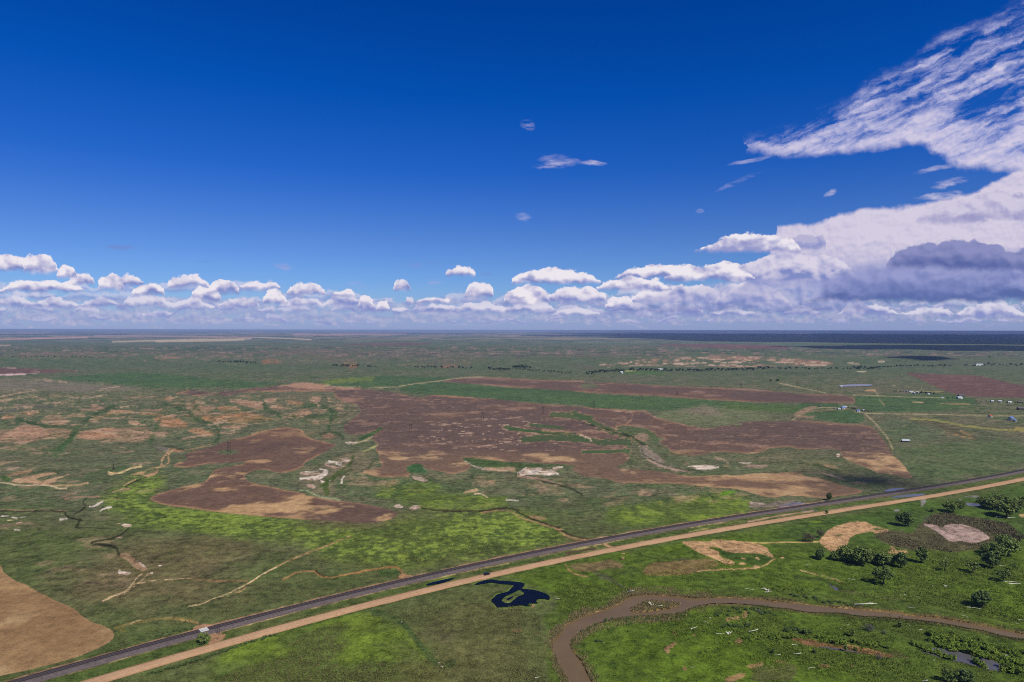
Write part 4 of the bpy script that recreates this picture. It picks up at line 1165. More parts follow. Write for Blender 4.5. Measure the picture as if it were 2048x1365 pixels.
# farm tracks
for k, w_ in (('I -100,160 0,163 170,163 260,160 440,125 640,105 760,85 900,72 1050,66', 0.5), ('H 1400,128 1560,158 1820,170 2048,173', 0.45), ('4 780,755 830,800 870,840 910,890 960,950 1000,1040', 0.8), ('4 700,735 780,750 1250,755 1550,765 2048,770 2500,775', 0.55),
              ('4 90,510 240,540 460,585', 0.45), ('4 200,800 280,735 400,700 540,705', 0.6), ('b 640,370 900,382 1400,395', 0.4), ('4 890,640 930,680', 0.4), ('J 1870,125 2048,165', 0.4), ('4 850,560 880,600', 0.4)):
    stroke(k, w_, gcol(166, 148, 116), 0.75, 0.2)
sheet('4 200,770 240,730 330,690 400,700 330,720 420,715 680,720 560,700 450,735 350,730 250,770', gcol(150, 120, 100), 0.75, 1.4, 1.2)
sheet('4 230,770 400,765 390,780 250,785', gcol(158, 122, 104), 0.7, 1.0, 1.0)
sheet('4 165,805 200,798 240,808', gcol(190, 156, 124), 0.8, 0.6, 0.7)
for k, c_ in (('4 770,565 830,555 860,560 870,575 790,572', SAND), ('4 1150,652 1250,660 1245,667 1155,662', gcol(190, 160, 124)), ('4 960,570 1400,572 1400,579 1100,572', gcol(160, 148, 92)), ('b 645,173 760,178 740,185 690,184', gcol(200, 184, 160)), ('4 970,522 1030,525 1000,530', gcol(180, 150, 130)),
              ('4 1300,665 1600,668 1630,680 1450,678', gcol(146, 124, 90)), ('b 930,292 1000,290 980,300', gcol(184, 170, 140))):
    sheet(k, c_, 0.85, 0.4, 0.6)
stroke('4 1150,790 1350,805 1500,835 1660,860 1850,880 2048,885', 1.4, gcol(146, 138, 76), 0.7, 0.8)
stroke('4 1980,872 2100,876', 2.0, gcol(160, 142, 82), 0.8, 0.8)
sheet('4 1000,770 1200,800 1400,830 1600,890 1700,950 1560,950 1430,890 1250,850', gcol(92, 82, 64), 0.65, 2.2, 2.4)
for k in ('4 1440,900 1500,915 1560,940 1660,955', '4 1540,890 1620,925'):
    stroke(k, 1.3, gcol(158, 126, 88), 0.75, 1.0, 0.05)
sheet('4 880,790 1100,780 1400,880 1450,960 1100,1010 900,900', gcol(78, 100, 66), 0.4, 4.0, 6.0)
sheet('4 1000,1020 1200,1000 1500,980 2048,960 2048,1200 1500,1260 1200,1280 1100,1150', gcol(84, 100, 62), 0.5, 3.0, 5.0)
# bluffs behind the river trees
bz = poly_sd(trace('3 690,372 700,350 960,333 1100,312 1400,300 1650,290 2048,296 4 120,308 350,318 540,348 480,374 200,366 0,372 3 1700,378 1500,376 1250,371 980,366 750,378'), 1, 12)
m = sstep(-2, 2, bz + 1.5 * nzT)
put(m * sstep(-0.45, 0.25, nzW * 0.6 + nzD * 0.5) * 0.8, gcol(160, 120, 102))
put(m * sstep(0.15, 0.6, nzW * 0.7 + nzC * 0.4) * 0.8, gcol(196, 168, 146))
for k, c_, a_ in (('2 50,322 120,316 190,322 180,350 60,350', gcol(182, 110, 72), 0.75), ('2 700,348 760,342 820,355 800,375 700,372', gcol(184, 120, 84), 0.7), ('2 1460,357 1600,356 1610,380 1480,378', gcol(160, 108, 84), 0.65), ('1 1230,300 1400,292 1470,312 1300,320', gcol(164, 120, 100), 0.6),
                  ('1 20,275 300,262 920,262 930,305 400,305 40,300', gcol(132, 104, 92), 0.45), ('2 -60,330 300,235 560,230 700,300 860,290 960,340 700,345 300,360', gcol(112, 96, 84), 0.45), ('2 1240,370 1300,320 1640,305 1800,330 1700,380', gcol(112, 92, 84), 0.4), ('3 400,380 560,350 700,372 560,410', gcol(110, 92, 84), 0.4)):
    sd = poly_sd(trace(k), 1)
    put(sstep(-3, 3, sd + 3 * nzT) * sstep(-0.4, 0.4, nzW * 0.7 + nzT * 0.5) * a_ * 1.2, c_)
for k, c_, a_, w_ in (('1 -300,162 0,156 300,149 700,142', gcol(196, 150, 140), 0.85, 0.9), ('1 900,176 1400,163 1950,153 2 -40,150', gcol(190, 168, 140), 0.8, 1.0), ('1 1250,172 1700,166 1950,158', gcol(196, 172, 140), 0.8, 1.4), ('2 0,141 200,146 440,160', gcol(200, 176, 150), 0.8, 0.6),
                      ('1 760,128 1300,132 2048,142', gcol(178, 140, 134), 0.75, 0.9), ('2 300,118 700,120 1200,112', gcol(186, 144, 136), 0.8, 1.0), ('2 600,108 1100,106', gcol(170, 130, 130), 0.7, 0.6), ('1 0,205 80,203', gcol(190, 160, 140), 0.7, 0.5), ('b 850,99 900,99', gcol(190, 170, 150), 0.8, 0.6),
                      ('b 600,110 690,116', gcol(190, 160, 140), 0.8, 0.8), ('3 500,178 1100,182', gcol(120, 120, 96), 0.5, 1.0), ('1 -200,442 0,440 205,437', gcol(214, 180, 180), 0.85, 0.8), ('3 780,128 1200,128', gcol(70, 84, 84), 0.6, 0.6)):
    stroke(k, w_, c_, a_, 0.3)
sheet('3 860,415 1000,405 1150,412 1280,425 1100,440 900,430', gcol(74, 104, 54), 0.7, 0.8, 2.0)
stroke('3 910,411 990,408', 0.5, gcol(180, 176, 110), 0.8, 0.2)
sheet('4 -60,410 200,412 460,425 440,438 200,440 0,436', gcol(66, 82, 60), 0.6, 1.0, 1.6)

# ---- beds under the water
water_m = np.zeros(len(gx))
bed = np.zeros(len(gx))
for nm, k, it in WATERS:
    sd = poly_sd(k, 1)
    if nm == 'river':
        isl = poly_sd(ISLAND, 1)
        sd = np.where(isl > -20, np.minimum(sd, -isl), sd)
        bank = sstep(-7.0, -0.5, sd) * sstep(1.5, 0.0, sd)
        put(bank * sstep(-0.9, 0.3, nzA * 0.6 + nzB * 0.7) * 0.75, gcol(146, 114, 82))
        put(bank * sstep(0.1, 0.6, nzB) * 0.4, gcol(66, 76, 36))
        put(sstep(-2.0, -0.6, sd) * 0.7, gcol(150, 112, 72))
    elif nm == 'pond':
        isl = poly_sd(POND_ISLE, 1)
        sd = np.where(isl > -20, np.minimum(sd, -isl), sd)
        put(sstep(-5.0, -0.8, sd) * sstep(2.0, 0.0, sd) * 0.5, gcol(84, 110, 36))
    put(sstep(-0.6, 0.8, sd) * 0.8, gcol(90, 74, 56))
    depth_ = {'river': 1.6, 'pond': 0.9, 'wash': 0.35, 'lake': 0.8}[nm]
    bed = np.minimum(bed, -depth_ * sstep(-1.2, 1.5, sd))
    water_m = np.maximum(water_m, sstep(-8.0, 0.0, sd))
gz2 = gz + bed
# small bumps of the turf
bump = (0.35 * nzB + 0.5 * nzA) * sstep(3000.0, 900.0, gy) * (1 - water_m) * np.clip(np.abs(gy - rail_y(gx)) / 12.0 - 0.6, 0, 1) * np.clip(np.abs(gy - road_y(gx)) / 12.0 - 0.6, 0, 1)
soil_any = np.max(np.stack([sstep(-1, 1, s) for s in FIELD_SD]), 0)
gz2 = gz2 + bump * (1 - 0.7 * soil_any)
gz2 = gz2 - 1.6 * gull * (1 - soil_any) * sstep(6000.0, 3000.0, gy)
ALB = np.clip(ALB, 0.004, 0.8)


def ground_material():
    m = bpy.data.materials.new('grassland')
    m.use_nodes = True
    nt = m.node_tree
    N.tree = nt
    bsdf = nt.nodes['Principled BSDF']
    att = nt.nodes.new('ShaderNodeAttribute')
    att.attribute_name = 'cover'
    grass = nt.nodes.new('ShaderNodeAttribute')
    grass.attribute_name = 'tuft'
    tc = nt.nodes.new('ShaderNodeTexCoord')
    pos = tc.outputs['Object']
    n1 = noise(pos, 0.8, 4.0, 0.7)       # tufts about a metre across
    n2 = noise(pos, 0.16, 4.0, 0.6)       # clumps
    n3 = noise(pos, 0.035, 3.0, 0.6)
    t = N(grass.outputs['Fac'])
    v = (n1 - 0.5) * 2.4 + (n2 - 0.5) * 2.2 + (n3 - 0.5) * 1.2
    gain = (v * (t * 0.75 + 0.30) + 1.0).max(0.35)
    g = combine(gain, gain, gain)
    col = mixc(1.0, att.outputs['Color'], g, 'MULTIPLY')
    dry = (n2 * 1.1 + n1 * 0.7 - 1.02).smooth(0.0, 0.35) * t * 0.35
    col = mixc(dry, col, gcol(126, 114, 78))
    nt.links.new(col, bsdf.inputs['Base Color'])
    bsdf.inputs['Roughness'].default_value = 0.95
    bsdf.inputs['Specular IOR Level'].default_value = 0.05
    bp = nt.nodes.new('ShaderNodeBump')
    bp.inputs['Strength'].default_value = 0.55
    bp.inputs['Distance'].default_value = 0.6
    nt.links.new((n1 + n2 * 2.0).s, bp.inputs['Height'])
    nt.links.new(bp.outputs[0], bsdf.inputs['Normal'])
    return m


MAT_GROUND = ground_material()


def build_ground():
    cls = np.zeros(len(gx), np.int32)
    for i, s in enumerate(FIELD_SD):
        cls[s > 0.0] = i + 1 if i < 3 else i          # the two lobes of the great field are one
    ii = np.arange(NR * NC).reshape(NR, NC)
    quads = np.stack([ii[:-1, :-1], ii[:-1, 1:], ii[1:, 1:], ii[1:, :-1]], -1).reshape(-1, 4)
    fc = cls[quads[:, 0]]
    tuft = np.clip(1.0 - soil_any * 0.7, 0, 1)
    names = {0: ('ground', 'wide grassland plain with eroded hills and river meadow'), 1: ('ploughed_field', 'tan ploughed field in the lower left corner'),
             2: ('ploughed_field', 'two lobed brown ploughed field with a round grass spot'), 3: ('ploughed_field', 'great dark brown ploughed field in the middle of the plain'),
             4: ('ploughed_field', 'long brown ploughed strip behind the green strip'), 5: ('ploughed_field', 'purplish ploughed field beyond the farms on the right'),
             6: ('ploughed_field', 'reddish ploughed field at the far left edge'), 7: ('ploughed_field', 'faint purple strip of far ploughed land on the right'), 8: ('ploughed_field', 'faint purple strip of far ploughed land left of centre')}
    # classes: S1->1 S2->2 S3A->3 S3B->3 S4->4 ...
    for c, (nm, lb) in names.items():
        q = quads[fc == c]
        if not len(q):
            continue
        used, inv = np.unique(q.ravel(), return_inverse=True)
        me = bpy.data.meshes.new(nm)
        me.vertices.add(len(used))
        me.vertices.foreach_set('co', np.stack([gx[used], gy[used], gz2[used]], 1).astype(np.float32).ravel())
        me.loops.add(len(inv))
        me.loops.foreach_set('vertex_index', inv.astype(np.int32))
        me.polygons.add(len(q))
        me.polygons.foreach_set('loop_start', np.arange(0, len(inv), 4, dtype=np.int32))
        me.polygons.foreach_set('use_smooth', np.ones(len(q), bool))
        a = me.attributes.new('cover', 'FLOAT_COLOR', 'POINT')
        a.data.foreach_set('color', np.concatenate([ALB[used], np.ones((len(used), 1))], 1).astype(np.float32).ravel())
        a = me.attributes.new('tuft', 'FLOAT', 'POINT')
        a.data.foreach_set('value', tuft[used].astype(np.float32))
        me.update()
        me.materials.append(MAT_GROUND)
        o = bpy.data.objects.new(nm, me)
        COL.objects.link(o)
        o['kind'] = 'structure'
        o['label'] = lb


build_ground()

# ------------------------------------------------------------------ materials
def material(name, col, rough=0.85, var=0.25, scale=1.0, spec=0.2, metal=0.0, col2=None, bump=0.0, detail=4.0, obj_random=0.0):
    m = bpy.data.materials.new(name)
    m.use_nodes = True
    nt = m.node_tree
    N.tree = nt
    b = nt.nodes['Principled BSDF']
    tc = nt.nodes.new('ShaderNodeTexCoord')
    n = noise(tc.outputs['Object'], scale, detail, 0.6)
    c2 = col2 if col2 is not None else tuple(v * (1 - var) for v in col)
    c1 = tuple(min(v * (1 + var * 0.6), 1) for v in col)
    c = mixc(((n - 0.5) * 2.2 + 0.5).clamp(), c2, c1)
    if obj_random:
        oi = nt.nodes.new('ShaderNodeObjectInfo')
        r = N(oi.outputs['Random'])
        g = (r - 0.5) * obj_random + 1.0
        c = mixc(1.0, c, combine(g, g, g), 'MULTIPLY')
    nt.links.new(c, b.inputs['Base Color'])
    b.inputs['Roughness'].default_value = rough
    b.inputs['Specular IOR Level'].default_value = spec
    b.inputs['Metallic'].default_value = metal
    if bump:
        bp = nt.nodes.new('ShaderNodeBump')
        bp.inputs['Strength'].default_value = bump
        nt.links.new(n.s, bp.inputs['Height'])
        nt.links.new(bp.outputs[0], b.inputs['Normal'])
    return m


def mesh_obj(name, verts, faces, mat, parent=None, smooth=False):
    me = bpy.data.meshes.new(name)
    me.from_pydata([tuple(v) for v in verts], [], faces)
    me.update()
    if smooth:
        me.polygons.foreach_set('use_smooth', [True] * len(me.polygons))
    for mm in (mat if isinstance(mat, (list, tuple)) else [mat]):
        me.materials.append(mm)
    o = bpy.data.objects.new(name, me)
    COL.objects.link(o)
    if parent is not None:
        o.parent = parent
    return o


def tag(o, label=None, cat=None, group=None, kind=None):
    if label:
        o['label'] = label
    if cat:
        o['category'] = cat
    if group:
        o['group'] = group
    if kind:
        o['kind'] = kind
    return o


def empty(name, loc=(0, 0, 0), rz=0.0):
    o = bpy.data.objects.new(name, None)
    o.empty_display_size = 1.0
    COL.objects.link(o)
    o.location = loc
    o.rotation_euler = (0, 0, rz)
    return o


# ------------------------------------------------------------------ water
def water_material(name, body, rough, ripple, scale, spec=0.5):
    m = bpy.data.materials.new(name)
    m.use_nodes = True
    nt = m.node_tree
    N.tree = nt
    b = nt.nodes['Principled BSDF']
    tc = nt.nodes.new('ShaderNodeTexCoord')
    n = noise(tc.outputs['Object'], 0.05, 3.0, 0.5)
    c = mixc(((n - 0.5) * 2.5 + 0.5).clamp(), tuple(v * 0.88 for v in body), tuple(v * 1.08 for v in body))
    nt.links.new(c, b.inputs['Base Color'])
    b.inputs['Roughness'].default_value = rough
    b.inputs['IOR'].default_value = 1.33
    b.inputs['Specular IOR Level'].default_value = spec
    w = noise(tc.outputs['Object'], scale, 3.0, 0.6)
    bp = nt.nodes.new('ShaderNodeBump')
    bp.inputs['Strength'].default_value = ripple
    bp.inputs['Distance'].default_value = 0.2
    nt.links.new(w.s, bp.inputs['Height'])
    nt.links.new(bp.outputs[0], b.inputs['Normal'])
    return m


M_RIVER = water_material('muddy_water', gcol(112, 92, 66), 0.3, 0.25, 0.8, 0.3)
M_POND = water_material('dark_water', (0.003, 0.004, 0.007), 0.08, 0.06, 0.5, 0.12)
M_WASH = water_material('shallow_water', gcol(92, 90, 96), 0.15, 0.2, 1.0)
wl = {'river': 'brown muddy river bending round a green meadow', 'pond': 'dark pond of still water beside the gravel road', 'wash': 'shallow grey water lying in a hollow', 'lake': 'small blue lake near the farms'}
for nm, key, it in WATERS:
    zlev = {'river': -0.35, 'pond': -0.3, 'wash': -0.12, 'lake': -0.2}[nm]
    p = dense(key, True, it=1)
    c0 = p.mean(0)
    w2 = unproject_flat(p, zlev)
    bm = bmesh.new()
    vs = [bm.verts.new((x, y, zlev)) for x, y in w2]
    f = bm.faces.new(vs)
    bmesh.ops.triangulate(bm, faces=[f])
    bmesh.ops.recalc_face_normals(bm, faces=bm.faces[:])
    for f in bm.faces:
        if f.normal.z < 0:
            f.normal_flip()
    name = {'river': 'river', 'pond': 'pond', 'wash': 'water', 'lake': 'lake'}[nm]
    me = bpy.data.meshes.new(name)
    bm.to_mesh(me)
    bm.free()
    me.materials.append({'river': M_RIVER, 'pond': M_POND, 'wash': M_WASH, 'lake': M_WASH}[nm])
    o = bpy.data.objects.new(name, me)
    COL.objects.link(o)
    tag(o, wl[nm], kind='structure')


# ------------------------------------------------------------------ gravel road and railway
def ribbon(xs, yf, profile, far_x=1500.0):
    """sweep a cross profile [(offset, z)] along y = yf(x)"""
    verts, faces = [], []
    n = len(profile)
    ys = yf(xs)
    dy = np.gradient(ys, xs)
    L = np.sqrt(1 + dy * dy)
    nx, ny = -dy / L, 1.0 / L
    for i in range(len(xs)):
        for (o, z) in profile:
            verts.append((xs[i] + nx[i] * o, ys[i] + ny[i] * o, z))
    for i in range(len(xs) - 1):
        for j in range(n - 1):
            a = i * n + j
            faces.append((a, a + n, a + n + 1, a + 1))
    return verts, faces


def road_material():
    m = bpy.data.materials.new('gravel')
    m.use_nodes = True
    nt = m.node_tree
    N.tree = nt
    b = nt.nodes['Principled BSDF']
    tc = nt.nodes.new('ShaderNodeTexCoord')
    uv = nt.nodes.new('ShaderNodeAttribute')
    uv.attribute_name = 'across'
    a = N(uv.outputs['Fac'])
    n1 = noise(tc.outputs['Object'], 0.5, 5.0, 0.6)
    n2 = noise(tc.outputs['Object'], 0.03, 3.0, 0.6)
    c = mixc(((n1 - 0.5) * 2.0 + (n2 - 0.5) * 1.5 + 0.5).clamp(), gcol(164, 126, 98), gcol(196, 158, 126))
    rut = 1.0 - ((a.abs() - 0.32).abs()).smooth(0.02, 0.16)
    c = mixc(rut * 0.45, c, gcol(204, 168, 136))
    edge = a.abs().smooth(0.8, 1.0)
    c = mixc(edge * 0.5, c, gcol(140, 104, 76))
    nt.links.new(c, b.inputs['Base Color'])
    b.inputs['Roughness'].default_value = 0.95
    b.inputs['Specular IOR Level'].default_value = 0.1
    return m


def add_across(o, vals):
    a = o.data.attributes.new('across', 'FLOAT', 'POINT')
    a.data.foreach_set('value', np.array(vals, np.float32))


xs = np.arange(-700.0, 1500.0, 4.0)
prof = [(-5.6, -0.25), (-4.3, 0.22), (-1.6, 0.34), (0.0, 0.38), (1.6, 0.34), (4.3, 0.22), (5.6, -0.25)]
v, f = ribbon(xs, road_y, prof)
wob = fbm(xs, 0 * xs, 9.0, 3, 301), fbm(xs, 0 * xs + 40.0, 9.0, 3, 302)
for i_ in range(len(xs)):
    for j_, s_ in ((0, -1), (1, -1), (5, 1), (6, 1)):
        q = v[i_ * 7 + j_]
        v[i_ * 7 + j_] = (q[0], q[1] + s_ * 0.55 * float(wob[0 if s_ < 0 else 1][i_]), q[2])
road = mesh_obj('road', v, f, road_material(), smooth=True)
add_across(road, [o / 4.6 for _ in xs for o, z in prof])
tag(road, 'pinkish gravel road running diagonally beside the railway', kind='structure')

M_BALLAST = material('ballast', gcol(98, 88, 90), 0.95, 0.35, 0.7, 0.1)
M_SLEEPER = material('timber_sleeper', gcol(60, 52, 52), 0.9, 0.3, 1.5, 0.1)
M_STEEL = material('rail_steel', (0.16, 0.13, 0.13), 0.5, 0.3, 2.0, 0.5, 0.6)
prof = [(-6.2, -0.2), (-3.2, 1.05), (-2.1, 1.2), (2.1, 1.2), (3.2, 1.05), (6.2, -0.2)]
v, f = ribbon(xs, rail_y, prof)
M_TRACKTOP = material('shaded_ballast', gcol(64, 55, 58), 0.95, 0.35, 0.8, 0.1)  # bed top painted darker than the sunlit slopes, shading put into colour
rail_bed = mesh_obj('railway', v, f, [M_BALLAST, M_TRACKTOP])
rail_bed.data.polygons.foreach_set('material_index', np.array([1 if (k % 5) in (2, 3) else 0 for k in range(len(f))], np.int32))
tag(rail_bed, 'single track railway on dark ballast bed running diagonally', kind='structure')
for s in (-0.75, 0.75):
    v, f = ribbon(xs, rail_y, [(s - 0.07, 1.22), (s - 0.05, 1.46), (s + 0.05, 1.46), (s + 0.07, 1.22)])
    mesh_obj('rail', v, f, M_STEEL, rail_bed)
sx = np.arange(-690.0, 1490.0, 0.75)
ys = rail_y(sx)
dy = np.gradient(ys, sx)
V, F = [], []
for x, y, d in zip(sx, ys, dy):
    L = math.hypot(1, d)
    tx, ty = 1 / L, d / L
    nx, ny = -ty, tx
    b0 = len(V)
    for (a, b) in ((-0.13, -1.3), (0.13, -1.3), (0.13, 1.3), (-0.13, 1.3)):
        V.append((x + tx * a + nx * b, y + ty * a + ny * b, 1.27))
    for (a, b) in ((-0.13, -1.3), (0.13, -1.3), (0.13, 1.3), (-0.13, 1.3)):
        V.append((x + tx * a + nx * b, y + ty * a + ny * b, 1.16))
    F += [(b0, b0 + 1, b0 + 2, b0 + 3), (b0, b0 + 4, b0 + 5, b0 + 1), (b0 + 1, b0 + 5, b0 + 6, b0 + 2), (b0 + 2, b0 + 6, b0 + 7, b0 + 3), (b0 + 3, b0 + 7, b0 + 4, b0)]
sl = mesh_obj('sleepers', V, F, M_SLEEPER, rail_bed)
sl['kind'] = 'stuff'

# ------------------------------------------------------------------ foliage
def leaf_material(name, c1, c2, dark=0.55):
    m = bpy.data.materials.new(name)
    m.use_nodes = True
    nt = m.node_tree
    N.tree = nt
    b = nt.nodes['Principled BSDF']
    g = nt.nodes.new('ShaderNodeNewGeometry')
    oi = nt.nodes.new('ShaderNodeObjectInfo')
    tc = nt.nodes.new('ShaderNodeTexCoord')
    n = noise(tc.outputs['Object'], 0.5, 3.0, 0.6)
    r = N(g.outputs['Random Per Island'])
    f = ((n - 0.5) * 1.6 + (r - 0.5) * 0.9 + 0.5).clamp()
    c = mixc(f, c2, c1)
    k = (N(oi.outputs['Random']) - 0.5) * 0.35 + 1.0
    c = mixc(1.0, c, combine(k, k, k), 'MULTIPLY')
    nt.links.new(c, b.inputs['Base Color'])
    b.inputs['Roughness'].default_value = 0.8
    b.inputs['Specular IOR Level'].default_value = 0.15
    return m


M_LEAF = leaf_material('cottonwood_leaves', gcol(124, 138, 72), gcol(74, 92, 50))
M_LEAF_D = leaf_material('dark_leaves', gcol(94, 112, 62), gcol(58, 76, 44))
M_WILLOW = leaf_material('willow_leaves', gcol(124, 142, 52), gcol(80, 102, 38))
M_FAR = leaf_material('far_leaves', gcol(56, 74, 50), gcol(34, 50, 36))
M_GREYTWIG = leaf_material('grey_twigs', gcol(122, 122, 116), gcol(84, 86, 78))
M_BROWNTWIG = leaf_material('brown_twigs', gcol(112, 102, 84), gcol(70, 66, 50))
M_BARK = material('bark', gcol(96, 84, 72), 0.95, 0.35, 2.0, 0.05)
M_DEAD = material('bleached_wood', gcol(214, 210, 196), 0.85, 0.22, 1.5, 0.1)
M_DEAD2 = material('weathered_wood', gcol(176, 166, 148), 0.9, 0.3, 1.5, 0.1)


def leaf_quads(centres, radii, n, size, rng, flat=0.75, up=0.35):
    """small tilted quads spread through blobs -> verts, faces"""
    w = radii ** 2
    pick = rng.choice(len(centres), n, p=w / w.sum())
    d = rng.normal(size=(n, 3))
    d /= np.linalg.norm(d, axis=1)[:, None]
    rr = radii[pick] * (0.45 + 0.6 * rng.random(n) ** 0.7)
    p = centres[pick] + d * rr[:, None] * np.array([1, 1, flat])
    nrm = d + rng.normal(size=(n, 3)) * 0.6 + np.array([0, 0, up])
    nrm /= np.linalg.norm(nrm, axis=1)[:, None]
    a = np.cross(nrm, rng.normal(size=(n, 3)))
    a /= np.linalg.norm(a, axis=1)[:, None] + 1e-9
    b = np.cross(nrm, a)
    s = size * (0.6 + 0.8 * rng.random(n))
    a *= s[:, None]
    b *= (s * (0.55 + 0.4 * rng.random(n)))[:, None]
    v = np.stack([p - a - b * 0.4, p - b, p + a + b * 0.3, p + b], 1).reshape(-1, 3)
    f = np.arange(4 * n).reshape(n, 4)
    return v, f


def tube(path, radii, seg=6):
    path = np.array(path, float)
    V, F = [], []
    for i, p in enumerate(path):
        t = path[min(i + 1, len(path) - 1)] - path[max(i - 1, 0)]
        t /= np.linalg.norm(t) + 1e-9
        ref = np.array([0, 0, 1.0]) if abs(t[2]) < 0.9 else np.array([1.0, 0, 0])
        a = np.cross(t, ref)
        a /= np.linalg.norm(a)
        b = np.cross(t, a)
        for k in range(seg):
            an = 2 * math.pi * k / seg
            V.append(p + (a * math.cos(an) + b * math.sin(an)) * radii[i])
    for i in range(len(path) - 1):
        for k in range(seg):
            k2 = (k + 1) % seg
            F.append((i * seg + k, i * seg + k2, (i + 1) * seg + k2, (i + 1) * seg + k))
    F.append(tuple(range(seg))[::-1])
    F.append(tuple((len(path) - 1) * seg + k for k in range(seg)))
    return V, F


def merge(parts):
    V, F = [], []
    for v, f in parts:
        o = len(V)
        V += [tuple(x) for x in v]
        F += [tuple(i + o for i in q) for q in f]
    return V, F


def mesh_np(name, v, f, mats, mi=None):
    me = bpy.data.meshes.new(name)
    me.from_pydata([tuple(x) for x in v], [], [tuple(q) for q in f])
    for m in mats:
        me.materials.append(m)
    if mi is not None:
        me.polygons.foreach_set('material_index', np.array(mi, np.int32))
    me.update()
    return me


def tree_meshes(name, H, W, seed, nleaf=1500, leaf=0.42, base=0.22, nclump=22, gap=0.75, leafmat=None, lean=0.0, ntrunk=1):
    """unit built at real size; returns (trunk mesh, crown mesh)"""
    rng = np.random.default_rng(seed)
    parts = []
    tips = []
    for t in range(ntrunk):
        bx, by = (rng.normal(size=2) * W * 0.10 if ntrunk > 1 else (0.0, 0.0))
        dx, dy = rng.normal(size=2) * W * 0.06 + np.array([lean * H * 0.4, 0])
        r0 = H * 0.032 / math.sqrt(ntrunk)
        top = np.array([bx + dx, by + dy, H * 0.62])
        parts.append(tube([(bx, by, -0.3), (bx + dx * 0.2, by + dy * 0.2, H * 0.16), (bx + dx * 0.55, by + dy * 0.6, H * 0.36), tuple(top)], [r0 * 1.3, r0, r0 * 0.7, r0 * 0.3]))
        for k in range(6):
            an = rng.random() * 6.28
            h0 = H * rng.uniform(0.16, 0.42)
            L = W * rng.uniform(0.25, 0.42)
            s0 = np.array([bx + dx * h0 / H * 1.4, by + dy * h0 / H * 1.4, h0])
            e0 = s0 + np.array([math.cos(an) * L, math.sin(an) * L, L * rng.uniform(0.4, 1.0)])
            m0 = (s0 + e0) / 2 + np.array([0, 0, L * 0.12])
            parts.append(tube([s0, m0, e0], [r0 * 0.5, r0 * 0.32, r0 * 0.12], 5))
            tips.append(e0)
    cs, rs = [], []
    tries = 0
    while len(cs) < nclump and tries < 4000:
        tries += 1
        p = rng.normal(size=3)
        p /= np.linalg.norm(p)
        q = p * rng.random() ** 0.45
        c = np.array([q[0] * W * 0.40 + lean * H * 0.45 * (0.5 + q[2] * 0.5), q[1] * W * 0.40, H * (base + (1 - base) * (0.5 + 0.42 * q[2]))])
        r = W * rng.uniform(0.10, 0.19)
        if all(np.linalg.norm(c - o) > (r + ro) * gap for o, ro in zip(cs, rs)):
            cs.append(c)
            rs.append(r)
    for e0 in tips:
        cs.append(e0)
        rs.append(W * 0.11)
    cs, rs = np.array(cs), np.array(rs)
    # small twigs from the bole into each clump
    for c in cs[::2]:
        s0 = np.array([c[0] * 0.2, c[1] * 0.2, min(c[2] * 0.7, H * 0.5)])
        parts.append(tube([s0, (s0 + c) / 2 + np.array([0, 0, -0.2]), c], [H * 0.010, H * 0.007, H * 0.003], 4))
    tv, tf = merge(parts)
    lv, lf = leaf_quads(cs, rs, nleaf, leaf, rng)
    return mesh_np(name + '_trunk', tv, tf, [M_BARK]), mesh_np(name + '_crown', lv, lf, [leafmat or M_LEAF])


def new_obj(name, me, parent=None):
    o = bpy.data.objects.new(name, me)
    COL.objects.link(o)
    if parent is not None:
        o.parent = parent
    return o


def copy_thing(src, loc, rz, sc):
    r = src.copy()
    COL.objects.link(r)
    r.location = loc
    r.rotation_euler = (0, 0, rz)
    r.scale = sc
    for ch in src.children:
        c = ch.copy()
        COL.objects.link(c)
        c.parent = r
        c.matrix_parent_inverse = ch.matrix_parent_inverse.copy()
    return r


TREE_KINDS = {}
for kname, args in {
    'round': dict(H=10.0, W=10.5, seed=3, nclump=24, gap=0.62, base=0.14, nleaf=1700),
    'open': dict(H=10.0, W=11.0, seed=8, nclump=17, gap=0.85, base=0.16, nleaf=1100),
    'tall': dict(H=10.0, W=8.0, seed=15, nclump=24, gap=0.62, base=0.12, nleaf=1600),
    'sparse': dict(H=10.0, W=9.0, seed=21, nclump=10, gap=0.95, base=0.25, nleaf=450),
    'leaning': dict(H=10.0, W=10.0, seed=27, nclump=14, gap=0.8, base=0.30, nleaf=900, lean=0.45),
    'bushy': dict(H=10.0, W=13.0, seed=33, nclump=32, gap=0.60, base=0.03, nleaf=2300, ntrunk=3),
    'dark': dict(H=10.0, W=10.0, seed=39, nclump=24, gap=0.62, base=0.10, nleaf=1700, leafmat=M_LEAF_D),
    'twiggy': dict(H=10.0, W=12.0, seed=45, nclump=24, gap=0.7, base=0.06, nleaf=900, leaf=0.34, leafmat=M_BROWNTWIG, ntrunk=4),
    'silver': dict(H=10.0, W=14.0, seed=51, nclump=24, gap=0.6, base=0.06, nleaf=900, leaf=0.36, leafmat=M_GREYTWIG, ntrunk=4),
}.items():
    TREE_KINDS[kname] = (tree_meshes(kname, **args), args)

TREE_PROTO = {}


